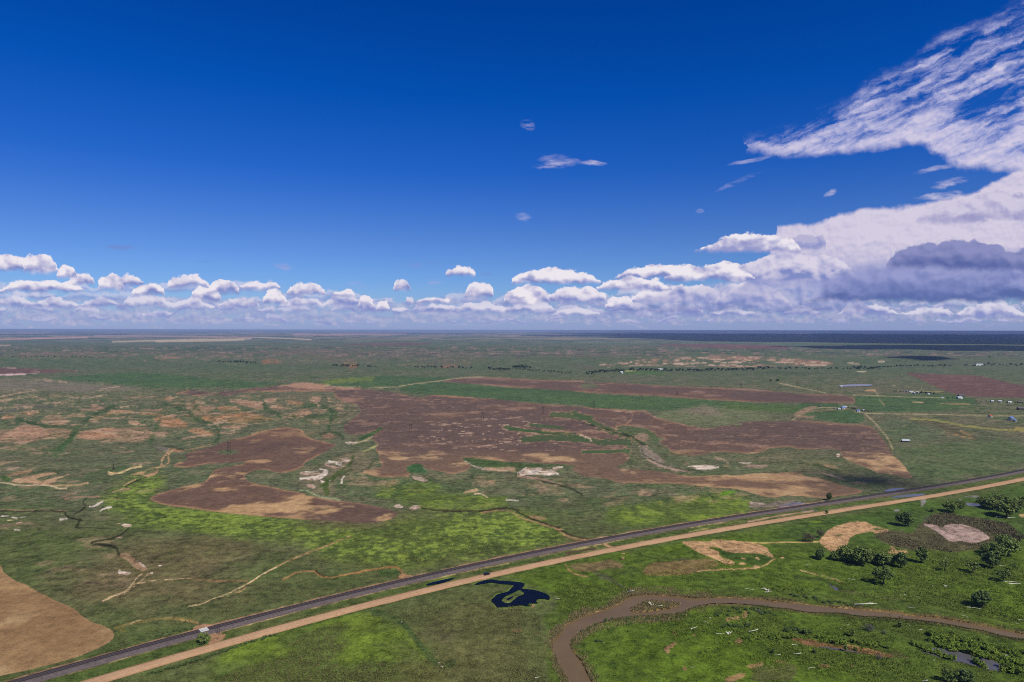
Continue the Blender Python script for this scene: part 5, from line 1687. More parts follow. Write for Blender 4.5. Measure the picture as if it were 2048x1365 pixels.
def place_tree(px, py, hp, wp, kind, label, name='tree', cat='tree', group=None, rz=None):
    """foot at a picture position, height and width in picture pixels there"""
    X, Y, Z = at(px, py)
    h, w = 0.94 * hp * Y / FPX, 0.92 * wp * Y / FPX
    (tm, cm), args = TREE_KINDS[kind]
    sc = (w / args['W'], w / args['W'], h / args['H'])
    rz = random.uniform(0, 6.28) if rz is None else rz
    if kind not in TREE_PROTO:
        r = empty(name, (X, Y, Z), rz)
        r.scale = sc
        new_obj('trunk', tm, r)
        new_obj('crown', cm, r)
        TREE_PROTO[kind] = r
    else:
        r = copy_thing(TREE_PROTO[kind], (X, Y, Z), rz, sc)
        r.name = name
        if 'group' in r:
            del r['group']
    tag(r, label, cat, group)
    return r


TREES = [
    # lone trees of the meadow
    (1965, 1214, 36, 44, 'dark', 'broad dark tree standing alone in the meadow close to the river, long log below it'),
    (1766, 1169, 40, 46, 'open', 'open branched tree alone on the meadow below the row of trees'),
    (2006, 1165, 30, 30, 'leaning', 'leaning tree with pale fallen logs at its foot near the right edge', 'tree', None, 0.4),
    (1948, 1146, 24, 30, 'leaning', 'small leaning tree casting a thin shadow left of the big right hand clump', 'tree', None, 2.0),
    (1889, 1141, 26, 24, 'sparse', 'thin half bare tree on the open meadow beside a light green bush'),
    (1844, 1126, 36, 28, 'tall', 'tall narrow tree at the right end of the row below the grey reeds'),
    # the row below the heart shaped sand pan
    (1641, 1120, 24, 26, 'dark', 'small dark tree at the left end of the row below the sand pan'),
    (1671, 1122, 22, 26, 'bushy', 'low bushy tree in the row, right under the tip of the sand pan'),
    (1693, 1124, 36, 42, 'round', 'wide round tree in the row just right of the sand pan tip'),
    (1724, 1132, 44, 50, 'round', 'biggest tree of the row below the reeds, dark trunk in its middle'),
    (1743, 1127, 28, 26, 'bushy', 'light green bushy tree right of the biggest tree in the row'),
    (1765, 1133, 34, 32, 'tall', 'upright tree in the row in front of a tan bare patch'),
    (1781, 1130, 26, 24, 'bushy', 'small rounded tree between two taller trees on the right half of the row'),
    (1801, 1136, 36, 30, 'dark', 'dark tree in the row below the small tan bare patch'),
    # by the causeway
    (1612, 1083, 20, 22, 'twiggy', 'brown leafless thicket at the end of the narrow causeway', 'shrub'),
    (1624, 1084, 16, 18, 'twiggy', 'short brown leafless thicket touching the causeway end, right hand one', 'shrub'),
    (1641, 1076, 20, 18, 'twiggy', 'brown leafless thicket beside the left edge of the sand pan', 'shrub'),
    # around the grey pan
    (1811, 1054, 34, 40, 'dark', 'dark tree left of the grey dried pan, below the gravel road'),
    (1864, 1025, 9, 9, 'dark', 'tiny dark bush alone above the reeds left of a dense green tree', 'bush'),
    (1901, 1025, 26, 30, 'bushy', 'dense round green tree left of the small grey pool near the gravel road'),
    (1920, 1018, 18, 24, 'bushy', 'lower green bush joined to the right side of the dense round tree', 'bush'),
    (1967, 1013, 22, 30, 'bushy', 'bushy tree at the left end of the grove in the upper right meadow'),
    (1984, 1019, 28, 38, 'round', 'round tree in the grove near the right edge, right of the small grey pool'),
    (2000, 1006, 20, 34, 'bushy', 'tree at the back of the grove near the right edge'),
    (2013, 1034, 40, 52, 'round', 'largest tree of the grove, with a light log lying at its foot'),
    (2033, 1024, 28, 36, 'open', 'open tree at the right end of the grove beside a pale sand spot'),
    (2050, 1012, 22, 30, 'bushy', 'bushy tree cut by the right edge of the view behind the grove'),
    # big clump, right
    (1980, 1136, 38, 40, 'dark', 'dark dense tree at the front of the big clump below the grey pan'),
    (1996, 1118, 34, 40, 'round', 'light green round tree in the middle of the big clump'),
    (1972, 1108, 22, 26, 'bushy', 'low bush on the left shoulder of the big clump', 'bush'),
    (2016, 1112, 44, 44, 'round', 'tallest tree at the back of the big clump below the reeds'),
    (2010, 1096, 30, 36, 'bushy', 'tree at the upper edge of the big clump against the reeds'),
    (2036, 1086, 26, 26, 'twiggy', 'greyish thicket right of the big clump, near the right edge', 'shrub'),
    (2026, 1140, 20, 16, 'sparse', 'small thin tree in front of a yellowish patch right of the big clump'),
    # bottom right
    (1900, 1368, 32, 40, 'open', 'open light tree at the bottom edge, left one of two'),
    (1929, 1372, 38, 44, 'dark', 'dark tree at the bottom edge, right one of two'),
    (1704, 1273, 18, 13, 'tall', 'small upright tree left of the silver shrub on the near meadow'),
    (1801, 1255, 16, 12, 'tall', 'small tree on the near bank of the river with a dark shadow'),
    (1739, 1263, 15, 24, 'silver', 'large silver leafless shrub on the near meadow', 'shrub'),
    (1768, 1268, 7, 12, 'silver', 'small silver leafless shrub right of the large silver one', 'shrub'),
    (1758, 1318, 8, 18, 'silver', 'low silver shrub at the edge of the muddy side channel', 'shrub'),
    (1518, 1225, 6, 14, 'silver', 'low greyish shrub on the near bank of the river bend', 'shrub'),
    (1547, 1306, 9, 10, 'dark', 'dark little bush left of two white logs on the near meadow', 'bush'),
    (1609, 1268, 14, 12, 'tall', 'small green tree at the head of the muddy side channel'),
    (1590, 1272, 11, 12, 'bushy', 'round willow left of the small tree at the head of the side channel', 'bush'),
    (1631, 1306, 10, 10, 'bushy', 'small willow standing on the red mud of the side channel', 'bush'),
    (1691, 1303, 18, 9, 'tall', 'narrow willow on the red mud halfway along the side channel', 'bush'),
    (1712, 1302, 8, 8, 'bushy', 'little willow on the mud right of the narrow willow', 'bush'),
    # along railway and road
    (1659, 1001, 17, 16, 'dark', 'dark lone tree beside the railway, far side, right half of the view'),
    (1653, 1028, 8, 8, 'dark', 'small dark bush on the edge of the gravel road', 'bush'),
    (405, 1288, 24, 27, 'open', 'olive bush between the railway crossing and the gravel road', 'bush'),
    (1555.5, 763, 6, 9, 'dark', 'larger of two lone dark trees on the green plain above the long brown strip'),
    (1541, 763, 5, 7, 'dark', 'smaller of two lone dark trees on the green plain above the long brown strip'),
    (1979, 716, 3.5, 5, 'dark', 'tiny lone tree on the far plain at the right, under the shadow of clouds'),
]
for t in TREES:
    cat = t[6] if len(t) > 6 else 'tree'
    nm = {'tree': 'cottonwood_tree', 'shrub': 'leafless_shrub', 'bush': 'bush'}[cat]
    place_tree(t[0], t[1], t[2], t[3], t[4], t[5], nm, cat, t[7] if len(t) > 7 else None, t[8] if len(t) > 8 else None)

# ---- willow bushes in strips
WB = []
for i in range(5):
    rng = np.random.default_rng(70 + i)
    n = 7
    cs = np.stack([rng.normal(size=n) * 0.8, rng.normal(size=n) * 0.8, rng.uniform(0.5, 2.0, n)], 1)
    rs = rng.uniform(0.5, 0.9, n)
    v, f = leaf_quads(cs, rs, 330, 0.24, rng, 1.1, 0.5)
    st = [tube([(0.1 * k, 0.05 * k, -0.2), tuple(c * np.array([0.5, 0.5, 0.6])), tuple(c)], [0.05, 0.035, 0.015], 4) for k, c in enumerate(cs)]
    sv, sf = merge(st)
    V = [tuple(x) for x in v] + sv
    F = [tuple(q) for q in f] + [tuple(k + len(v) for k in q) for q in sf]
    WB.append(mesh_np('willow_bush', V, F, [M_WILLOW if i < 4 else M_LEAF_D, M_BARK], [0] * len(f) + [1] * len(sf)))


def willow(px, py, hp, label, group, wide=1.0, dark=False):
    X, Y, Z = at(px, py)
    h = hp * Y / FPX / 2.9
    o = new_obj('willow_bush', random.choice(WB[:4]) if not dark else WB[4])
    o.location = (X, Y, Z)
    o.rotation_euler = (0, 0, random.uniform(0, 6.28))
    o.scale = (h * wide * random.uniform(0.9, 1.2), h * wide * random.uniform(0.9, 1.2), h)
    return tag(o, label, 'bush', group)


def strip(pts, n, hp, spread, label, group, wide=1.0, dark=False):
    pts = np.array(pts, float)
    seg = np.linalg.norm(np.diff(pts, axis=0), axis=1)
    cum = np.concatenate([[0], np.cumsum(seg)])
    for i in range(n):
        s = (i + random.uniform(0.1, 0.9)) / n * cum[-1]
        k = min(np.searchsorted(cum, s, 'right') - 1, len(seg) - 1)
        p = pts[k] + (pts[k + 1] - pts[k]) * (s - cum[k]) / seg[k]
        willow(p[0] + random.uniform(-2, 2), p[1] + random.uniform(-spread, spread), hp * random.uniform(0.75, 1.2), label, group, wide, dark)


strip(trace('W 560,800 700,850 850,890 1000,920 1150,965 1280,1000 1390,1025'), 22, 13, 2.5, 'bright willow in the dense front edge of the big thicket by the side channel', 'willows of the big thicket, front edge', 1.25)
strip(trace('W 540,720 760,780 980,830 1200,880 1400,960 1520,1000'), 22, 12, 5, 'bright willow inside the big thicket right of the side channel', 'willows inside the big thicket', 1.3)
strip(trace('W 620,690 900,730 1200,790 1500,880 1650,960 1800,1010'), 16, 9, 4, 'low willow along the back of the big thicket', 'willows along the back of the big thicket', 1.3)
strip(trace('W 330,855 480,900 620,960 760,1010 900,1040'), 16, 10, 2, 'willow in the line on the left bank of the side channel', 'willows lining the left bank of the side channel', 1.1)
strip(trace('W 1190,1090 1260,1130 1340,1150'), 7, 11, 2, 'willow on the islet in the grey side channel', 'willows on the islet in the side channel', 1.1)
strip(trace('W 1650,1190 1750,1220 1860,1240'), 12, 14, 3, 'willow at the right end of the side channel by the picture edge', 'willows at the right end of the side channel', 1.2)
strip(trace('W 1560,1050 1700,1080 1860,1130'), 12, 11, 4, 'willow on the right bank above the grey pool', 'willows on the right bank above the grey pool', 1.2)
strip(trace('W 1620,920 1740,960 1870,1000'), 12, 10, 5, 'willow scattered right of the big thicket', 'willows scattered right of the big thicket', 1.2)
strip(trace('Y 20,800 120,800 230,790 330,790'), 18, 9, 2.5, 'willow in the strip at the head of the muddy side channel', 'willows at the head of the side channel', 1.1)
strip(trace('Y 640,820 700,840 790,850 880,870 960,880'), 20, 10, 2, 'willow in the strip along the top of the red mud', 'willows along the top of the red mud', 1.1)
strip(trace('Y 1000,850 1120,870 1250,890 1400,920 1560,940'), 16, 7, 3, 'low willow between the mud channel and the big thicket', 'low willows between mud and thicket', 1.2)
strip(trace('Y 180,700 300,690 420,720 520,740'), 10, 7, 4, 'low dark willow near two white logs above the side channel', 'low dark willows above the side channel', 1.2, True)
strip(trace('X 800,480 950,500 1080,440 1250,480 1400,470 1600,500'), 16, 6, 6, 'low scrub bush on the inner bank of the river bend', 'scrub on the inner bank of the river bend', 1.5, True)
strip(trace('X 920,650 1050,650 1150,660 1300,640'), 14, 5, 3, 'low dark bush in the scrub line behind the white log', 'low dark bushes behind the white log', 1.5, True)
strip(trace('X 1180,800 1350,800 1500,790 1690,800'), 18, 7, 3, 'willow in the low strip left of the red mud', 'willows of the low strip left of the red mud', 1.3)
strip(trace('V 620,760 700,720 850,640 1000,610 1200,590 1500,600 1620,590'), 16, 5, 3, 'low dark bush along the near bank of the river', 'low bushes along the near river bank', 1.5, True)
strip(trace('Y 250,240 380,280 500,300 700,350 900,370 1060,390'), 16, 5, 3, 'low dark bush along the far bank of the river', 'low bushes along the far river bank', 1.5, True)
strip(trace('P 1190,1284 1195,1286 1205,1282'), 2, 5, 1, 'low dark bush on the meadow inside the bend', 'low bushes inside the river bend', 1.6, True)
strip(trace('U 1410,880 1440,880'), 3, 5, 0.6, 'tan dry bush on the south shore of the dark pond', 'dry bushes on the pond shore', 1.2)
strip(trace('N 420,760 560,720 700,680 860,635 1000,590 1100,555 1250,500 1400,455 1560,400'), 40, 5, 1.6, 'low blue green bush in the ditch below the gravel road', 'low bushes in the ditch below the gravel road', 1.5, True)
strip(trace('N 360,440 480,420 600,390 720,370 820,340'), 16, 4, 3, 'low dark bush above the railway left of the crossing', 'low bushes above the railway left of the crossing', 1.5, True)

# ---- belts of small trees far away
FT = []
for i in range(4):
    rng = np.random.default_rng(90 + i)
    n = 9
    cs = np.stack([rng.normal(size=n) * 2.2, rng.normal(size=n) * 2.2, rng.uniform(3.0, 8.2, n)], 1)
    rs = rng.uniform(1.3, 2.2, n)
    v, f = leaf_quads(cs, rs, 150, 0.95, rng, 1.0, 0.4)
    tv, tf = tube([(0, 0, -1.0), (0.1, 0, 3), (0.2, 0.1, 6)], [0.35, 0.28, 0.12], 5)
    V = [tuple(x) for x in v] + [tuple(x) for x in tv]
    F = [tuple(q) for q in f] + [tuple(k + len(v) for k in q) for q in tf]
    FT.append(mesh_np('far_tree', V, F, [M_FAR, M_BARK], [0] * len(f) + [1] * len(tf)))


def belt(pts, n, hp, spread, label, group, wide=1.0):
    pts = np.array(pts, float)
    seg = np.linalg.norm(np.diff(pts, axis=0), axis=1)
    cum = np.concatenate([[0], np.cumsum(seg)])
    for i in range(n):
        s = (i + random.uniform(0.05, 0.95)) / n * cum[-1]
        k = min(np.searchsorted(cum, s, 'right') - 1, len(seg) - 1)
        p = pts[k] + (pts[k + 1] - pts[k]) * (s - cum[k]) / seg[k]
        X, Y, Z = at(p[0], p[1] + random.uniform(-spread, spread))
        h = hp * random.uniform(0.7, 1.25) * Y / FPX / 9.6
        o = new_obj('tree', random.choice(FT))
        o.location = (X, Y, Z)
        o.rotation_euler = (0, 0, random.uniform(0, 6.28))
        o.scale = (h * wide * random.uniform(0.9, 1.4), h * wide * random.uniform(0.9, 1.4), h)
        tag(o, label, 'tree', group)


belt(trace('2 -310,340 -200,344 -60,347 10,350'), 16, 4.0, 0.8, 'small dark tree in the far row left of the orange bluff', 'far tree row left of the orange bluff')
belt(trace('2 600,372 700,376 820,378'), 12, 4.5, 0.6, 'small dark tree in the far row at the foot of the striped bluff', 'far tree row below the striped bluff')
belt(trace('2 880,378 960,378'), 6, 3.6, 0.5, 'small dark tree in the short far row right of the striped bluff', 'short far tree row right of the striped bluff')
belt(trace('2 1255,383 1400,385 1560,388 1725,393'), 18, 4.2, 0.8, 'small dark tree in the far row left of centre, on the edge of the bluffs', 'far tree row left of centre')
belt(trace('2 1850,398 1940,402 2030,406'), 15, 5.0, 1.0, 'dark tree of the compact far grove near the middle of the view', 'compact far grove near the middle')
belt(trace('3 0,386 80,386 150,388'), 14, 5.5, 1.0, 'dark tree of the far grove just right of the middle', 'far grove just right of the middle')
belt(trace('3 30,404 100,404 230,416 330,425 480,432'), 20, 3.8, 1.0, 'dark tree of the loose far row right of the middle', 'loose far tree row right of the middle')
belt(trace('3 585,435 700,425 800,418 900,412'), 30, 5.2, 1.8, 'dark tree of the belt left of the white house below the pink bluffs', 'tree belt left of the white house')
belt(trace('3 930,408 1060,408 1140,410 1260,413 1400,414 1500,412'), 34, 5.0, 1.5, 'dark tree of the belt below the pink bluffs', 'tree belt below the pink bluffs')
belt(trace('3 1480,412 1600,408 1720,404 1900,404 2048,392'), 34, 5.0, 1.5, 'dark tree at the right end of the belt below the pink bluffs', 'right end of the belt below the pink bluffs')
belt(trace('4 0,390 130,394 320,396 500,396 640,398'), 22, 3.8, 1.2, 'dark tree of the dotted far row right of the pink bluffs', 'dotted far tree row right of the pink bluffs')
belt(trace('4 650,395 760,392 860,398 900,388'), 22, 4.6, 2.0, 'dark tree of the thick far grove above the purple field', 'thick far grove above the purple field')
belt(trace('4 880,385 1020,378 1200,372 1400,374 1480,376'), 30, 3.8, 1.2, 'dark tree of the far belt above the purple field', 'far belt above the purple field')
belt(trace('4 1560,372 1700,366 1860,366 2048,370 2160,372'), 20, 4.2, 1.8, 'dark tree of the far row at the right edge of the view', 'far tree row at the right edge')
belt(trace('1 60,300 150,298 400,300 480,300 620,302 860,308'), 20, 2.6, 0.8, 'tiny dark tree at the foot of the pinkish bluffs far left', 'tiny far trees at the far left bluffs')
belt(trace('4 1160,596 1260,592 1340,598'), 12, 4.2, 1.2, 'dark tree of the clump right of the white farm sheds', 'trees beside the white farm sheds')
belt(trace('4 1000,575 1060,580 1140,585'), 6, 2.6, 0.8, 'low dark tree left of the white farm sheds', 'low trees left of the white farm sheds')
belt(trace('4 640,708 720,722 830,738'), 10, 2.6, 1.0, 'small round tree in the farm yard at the corner of the green fields', 'small trees in the farm yard')
belt(trace('4 1385,628 1440,628 1480,628'), 5, 2.4, 0.6, 'small dark tree left of the arched white barn', 'small trees left of the arched barn')
belt(trace('4 1660,655 1760,660 1850,662 1990,668 2048,668'), 10, 2.4, 1.2, 'small dark tree among the sheds at the right edge', 'small trees among the right hand sheds')
belt(trace('H 450,158 500,162 560,156'), 4, 2.4, 0.5, 'tiny dark bush at the edge of the dark green field, left', 'tiny bushes at the edge of the dark green field')

# ------------------------------------------------------------------ built things and dead wood
def box(cx, cy, cz, sx, sy, sz):
    x, y, z = sx / 2, sy / 2, sz / 2
    V = [(cx + a * x, cy + b * y, cz + c * z) for c in (-1, 1) for a, b in ((-1, -1), (1, -1), (1, 1), (-1, 1))]
    F = [(3, 2, 1, 0), (4, 5, 6, 7), (0, 1, 5, 4), (1, 2, 6, 5), (2, 3, 7, 6), (3, 0, 4, 7)]
    return V, F


M_WHITEWALL = material('white_boards', gcol(190, 188, 184), 0.8, 0.08, 0.8, 0.2)
M_GREYROOF = material('pale_metal_roof', gcol(176, 182, 194), 0.45, 0.1, 0.6, 0.5)
M_BLUEROOF = material('blue_metal_roof', gcol(96, 120, 182), 0.5, 0.12, 0.6, 0.4)
M_REDROOF = material('red_roof', gcol(172, 86, 64), 0.8, 0.15, 0.8, 0.2)
M_DARKWALL = material('dark_boards', gcol(70, 62, 58), 0.9, 0.25, 0.8, 0.1)
M_DARKROOF = material('dark_roof', gcol(92, 92, 100), 0.8, 0.2, 0.8, 0.2)
M_DOOR = material('door_paint', gcol(60, 58, 58), 0.8, 0.15, 1.0, 0.2)
M_TIMBER = material('pole_timber', gcol(60, 52, 46), 0.9, 0.2, 1.0, 0.1)
M_CONC = material('pale_concrete', gcol(206, 204, 206), 0.9, 0.08, 1.0, 0.1)


def gable_parts(L, W, H, R):
    """walls, roof, door as separate meshes; ridge along x"""
    wv, wf = box(0, 0, H / 2, L, W, H)
    k = len(wv)
    for s in (-1, 1):
        x = s * L / 2
        wv += [(x, -W / 2, H), (x, W / 2, H), (x, 0, H + R * 0.97)]
        wf.append((k, k + 1, k + 2) if s > 0 else (k + 2, k + 1, k))
        k += 3
    e = 0.5
    rv, rf = [], []
    for s in (-1, 1):
        b = len(rv)
        yo, zo = s * (W / 2 + e), H - R * e / (W / 2)
        rv += [(-L / 2 - e, yo, zo), (L / 2 + e, yo, zo), (L / 2 + e, 0, H + R), (-L / 2 - e, 0, H + R)]
        rv += [(-L / 2 - e, yo, zo + 0.16), (L / 2 + e, yo, zo + 0.16), (L / 2 + e, 0, H + R + 0.18), (-L / 2 - e, 0, H + R + 0.18)]
        rf += [(b + 4, b + 5, b + 6, b + 7), (b, b + 3, b + 2, b + 1), (b, b + 1, b + 5, b + 4), (b + 1, b + 2, b + 6, b + 5), (b + 3, b, b + 4, b + 7)]
    dv, df = box(-L * 0.2, -W / 2 - 0.05, min(H * 0.38, 1.5), min(L * 0.25, 3.5), 0.12, min(H * 0.76, 3.0))
    return (wv, wf), (rv, rf), (dv, df)


def building(px, py, wp, label, roof, wall=None, name='farm_building', cat='building', ratio=0.6, hk=0.32, rz=0.15, group=None, chimney=False, windows=0):
    X, Y, Z = at(px, py)
    L = max(wp * Y / FPX, 4.0)
    W, H, R = L * ratio, L * hk, L * ratio * 0.36
    r = empty(name, (X, Y, Z), rz)
    w, ro, d = gable_parts(L, W, H, R)
    mesh_obj('wall', w[0], w[1], wall or M_WHITEWALL, r)
    rf = mesh_obj('roof', ro[0], ro[1], roof, r)
    mesh_obj('door', d[0], d[1], M_DOOR, r)
    for k in range(windows):
        v, f = box(L * (0.08 + 0.2 * k), -W / 2 - 0.04, H * 0.55, L * 0.09, 0.1, H * 0.3)
        mesh_obj('window', v, f, M_DOOR, r)
    if chimney:
        v, f = box(L * 0.2, 0, H + R + 0.3, 0.7, 0.7, 1.4)
        mesh_obj('chimney', v, f, M_REDROOF, rf)
    return tag(r, label, cat, group)


building(1811, 884, 13, 'pale roofed open shed alone on the green slope right of the great brown field', M_GREYROOF, M_DARKWALL, 'shed', 'shed', 0.55, 0.2, -0.25)
building(1685, 819, 8, 'white and blue barn at the centre of the farm yard by the field corner', M_BLUEROOF, None, 'barn', 'barn', 0.7, 0.4, 0.5)
building(1690, 816.5, 7, 'pale roofed barn behind the white and blue barn of the farm yard', M_GREYROOF, None, 'barn', 'barn', 0.6, 0.4, -0.4)
building(1678, 819.5, 5, 'small white shed left of the white and blue barn', M_GREYROOF, None, 'shed', 'shed', 0.7, 0.4, 0.2)
building(1716, 824, 7, 'blue roofed barn at the right end of the farm yard', M_BLUEROOF, None, 'barn', 'barn', 0.6, 0.38, 0.3)
building(1641, 814.5, 5, 'dark shed at the left end of the farm yard', M_DARKROOF, M_DARKWALL, 'shed', 'shed', 0.7, 0.3, 0.1)
building(1668, 818, 4, 'low dark shed left of the barns in the farm yard', M_DARKROOF, M_DARKWALL, 'shed', 'shed', 0.6, 0.3, 0.1)
building(1727, 822, 4, 'small pale shed behind the blue roofed barn', M_GREYROOF, None, 'shed', 'shed', 0.7, 0.35, 0.2)
building(1682, 774.5, 4, 'small white house at the left end of the blue lake', M_GREYROOF, None, 'house', 'house', 0.8, 0.5, 0.2)
building(1822, 786, 8, 'long white shed left of the tree clump at the second farm', M_GREYROOF, None, 'shed', 'shed', 0.4, 0.3, 0.1)
building(1828, 788.5, 5, 'white house at the second farm in front of the long white shed', M_GREYROOF, None, 'house', 'house', 0.7, 0.5, 0.5)
building(1835, 787, 5, 'white shed touching the dark trees of the second farm', M_GREYROOF, None, 'shed', 'shed', 0.7, 0.45, -0.2)
building(1857, 790, 4, 'little white shed in front of the dark trees of the second farm', M_GREYROOF, None, 'shed', 'shed', 0.8, 0.5, 0.0)
building(1812, 785, 9, 'low grey shed left of the white sheds at the second farm', M_DARKROOF, M_WHITEWALL, 'shed', 'shed', 0.4, 0.25, 0.1)
building(1884, 797, 4, 'small white shed on its own left of the arched white barn', M_GREYROOF, None, 'shed', 'shed', 0.7, 0.4, 0.0)
building(1919, 798.5, 10, 'white barn with broad pale roof below the purple field', M_GREYROOF, None, 'barn', 'barn', 0.6, 0.3, 0.2)
building(1922, 793.5, 12, 'low dark shed behind the white barn, against the purple field', M_DARKROOF, M_DARKWALL, 'shed', 'shed', 0.4, 0.2, 0.15)
building(1984, 804, 5, 'small white house, left one of three near the right edge', M_GREYROOF, None, 'house', 'house', 0.7, 0.4, 0.1)
building(2000, 805, 6, 'small white house, middle one of three near the right edge', M_GREYROOF, None, 'house', 'house', 0.7, 0.4, -0.3)
building(2019, 806.5, 8, 'green grey roofed house, right one of three near the right edge', M_GREYROOF, None, 'house', 'house', 0.5, 0.3, 0.1)
building(2040, 806, 10, 'long dark brown shed at the right edge beside three houses', M_DARKROOF, M_DARKWALL, 'shed', 'shed', 0.35, 0.22, 0.0)
building(2041, 820, 12, 'dark walled barn with a grey roof at the right edge', M_DARKROOF, M_DARKWALL, 'barn', 'barn', 0.5, 0.28, 0.1)
building(1980, 835, 7, 'small house with a red roof by the track at right', M_REDROOF, None, 'house', 'house', 0.8, 0.45, 0.5, None, True)
building(2022, 841, 11, 'white house with a blue roof by the track at right', M_BLUEROOF, None, 'house', 'house', 0.7, 0.42, 0.5, None, False, 2)
building(2029, 843, 7, 'blue grey lean-to in front of the blue roofed house', M_BLUEROOF, None, 'shed', 'shed', 0.7, 0.35, 0.5)
building(1320, 741, 9, 'long white building in the tree belt below the pink bluffs', M_GREYROOF, None, 'barn', 'barn', 0.4, 0.28, 0.05)
building(1243, 747.5, 5, 'small pale house in front of the far tree belt', M_GREYROOF, None, 'house', 'house', 0.9, 0.6, 0.3)
building(1958, 732, 15, 'long white building in the far tree row at right', M_GREYROOF, None, 'barn', 'barn', 0.3, 0.16, 0.05)


# ---- power line
def pylon_parts(H, npole, gap):
    parts = []
    xs_ = [(i - (npole - 1) / 2) * gap for i in range(npole)]
    for x in xs_:
        parts.append(('pole', tube([(x, 0, -0.5), (x, 0, H)], [0.34, 0.24], 8)))
    w = max(gap * (npole - 1) + 4.0, 5.0)
    parts.append(('crossarm', box(0, 0.25, H * 0.90, w, 0.3, 0.35)))
    if npole > 1:
        parts.append(('brace', merge([tube([(xs_[0], 0.1, H * 0.55), (xs_[-1], 0.1, H * 0.86)], [0.1, 0.1], 5), tube([(xs_[-1], -0.1, H * 0.55), (xs_[0], -0.1, H * 0.86)], [0.1, 0.1], 5)])))
    ins = [tube([(x, 0.25, H * 0.90 - 0.2), (x, 0.25, H * 0.90 - 1.5)], [0.1, 0.1], 5) for x in (-w / 2 + 0.3, 0.0 if npole != 3 else 0.9, w / 2 - 0.3)]
    for i_ in ins:
        parts.append(('insulator', i_))
    return parts


PYL = [(458, 904, 20, 3, 'three legged timber pylon standing in the round grass spot of the brown field'),
       (821.5, 863, 15, 2, 'two legged timber pylon on the great brown field, leftmost there'),
       (965, 840, 16, 2, 'two legged timber pylon in the dark middle of the great brown field'),
       (1085.5, 828, 15, 2, 'two legged timber pylon on the great brown field near the green strip'),
       (1188, 816, 15, 2, 'two legged timber pylon at the lower edge of the green strip'),
       (1283.5, 801, 11, 2, 'two legged timber pylon inside the green strip'),
       (1354.5, 792, 9, 3, 'three legged timber pylon on the long brown strip, left one'),
       (1421, 783, 10, 2, 'two legged timber pylon on the long brown strip, right one'),
       (1482, 776, 9, 2, 'two legged timber pylon at the upper edge of the long brown strip'),
       (1594, 773, 9, 2, 'two legged timber pylon on the plain left of the blue lake')]
for px, py, hp, npole, lb in PYL:
    X, Y, Z = at(px, py)
    H = hp * Y / FPX
    r = empty('power_pylon', (X, Y, Z), -0.35)
    for nm, (v, f) in pylon_parts(H, npole, 3.6 if npole == 2 else 2.3):
        mesh_obj(nm, v, f, M_TIMBER, r)
    tag(r, lb, 'pylon', 'timber pylons of the power line')
X, Y, Z = at(226.5, 939)
H = 17 * Y / FPX
r = empty('power_pole', (X, Y, Z), 0.2)
v, f = tube([(0, 0, -0.5), (0, 0, H)], [0.45, 0.28], 8)
mesh_obj('pole', v, f, M_TIMBER, r)
v, f = tube([(1.6, 0.3, -0.5), (0.1, 0.1, H * 0.62)], [0.25, 0.18], 6)
mesh_obj('brace', v, f, M_TIMBER, r)
v, f = box(0, 0.3, H * 0.93, 3.0, 0.25, 0.3)
mesh_obj('crossarm', v, f, M_TIMBER, r)
tag(r, 'single braced timber pole above a tan gully on the left', 'pole')

# ---- level crossing
X, Y, Z = at(409.5, 1262.5)
yr = float(rail_y(X))
ang = math.atan2(float(rail_y(X + 2) - rail_y(X - 2)), 4.0)
r = empty('level_crossing', (X, yr, 1.2), ang)
for oy, wy in ((-1.72, 1.1), (0.0, 1.3), (1.72, 1.1)):
    v, f = box(0, oy, 0.13, 4.6, wy, 0.34)
    mesh_obj('slab', v, f, M_CONC, r)
tag(r, 'pale concrete slabs laid across the rails at the level crossing', 'level crossing')
for i, (px, lb) in enumerate(((434.5, 'left thin post of the pair beside the level crossing'), (438.5, 'right thin post of the pair beside the level crossing'))):
    X, Y, Z = at(px, 1268)
    r = empty('crossing_post', (X, Y, Z), ang)
    v, f = tube([(0, 0, -0.3), (0, 0, 4.8)], [0.13, 0.11], 8)
    mesh_obj('post', v, f, M_TIMBER, r)
    v, f = box(0, 0, 0.3, 0.6, 0.6, 0.6)
    mesh_obj('base_block', v, f, M_DARKROOF, r)
    tag(r, lb, 'post', 'posts at the level crossing')


# ---- trestle bridge of the railway
XB0, XB1 = at(1790, 986)[0], at(1823, 981)[0]
r = empty('railway_bridge', ((XB0 + XB1) / 2, float(rail_y((XB0 + XB1) / 2)), 0.0), math.atan2(float(rail_y(XB1) - rail_y(XB0)), XB1 - XB0))
LB = math.hypot(XB1 - XB0, float(rail_y(XB1) - rail_y(XB0)))
v, f = box(0, 0, 0.85, LB + 1.0, 5.4, 0.62)
mesh_obj('deck', v, f, M_SLEEPER, r)
M_YPILE = material('yellow_timber', gcol(150, 128, 74), 0.9, 0.25, 1.0, 0.1)
nb = 8
for i in range(nb):
    x = (i / (nb - 1) - 0.5) * LB
    parts = [tube([(x, y * 1.25, -2.2), (x, y, 0.53)], [0.3, 0.28], 6) for y in (-2.3, -0.8, 0.8, 2.3)]
    parts.append(box(x, 0, 0.36, 0.5, 6.0, 0.34))
    v, f = merge(parts)
    mesh_obj('bent', v, f, M_YPILE, r)
tag(r, 'short timber trestle bridge carrying the railway over a shallow wash', 'bridge')

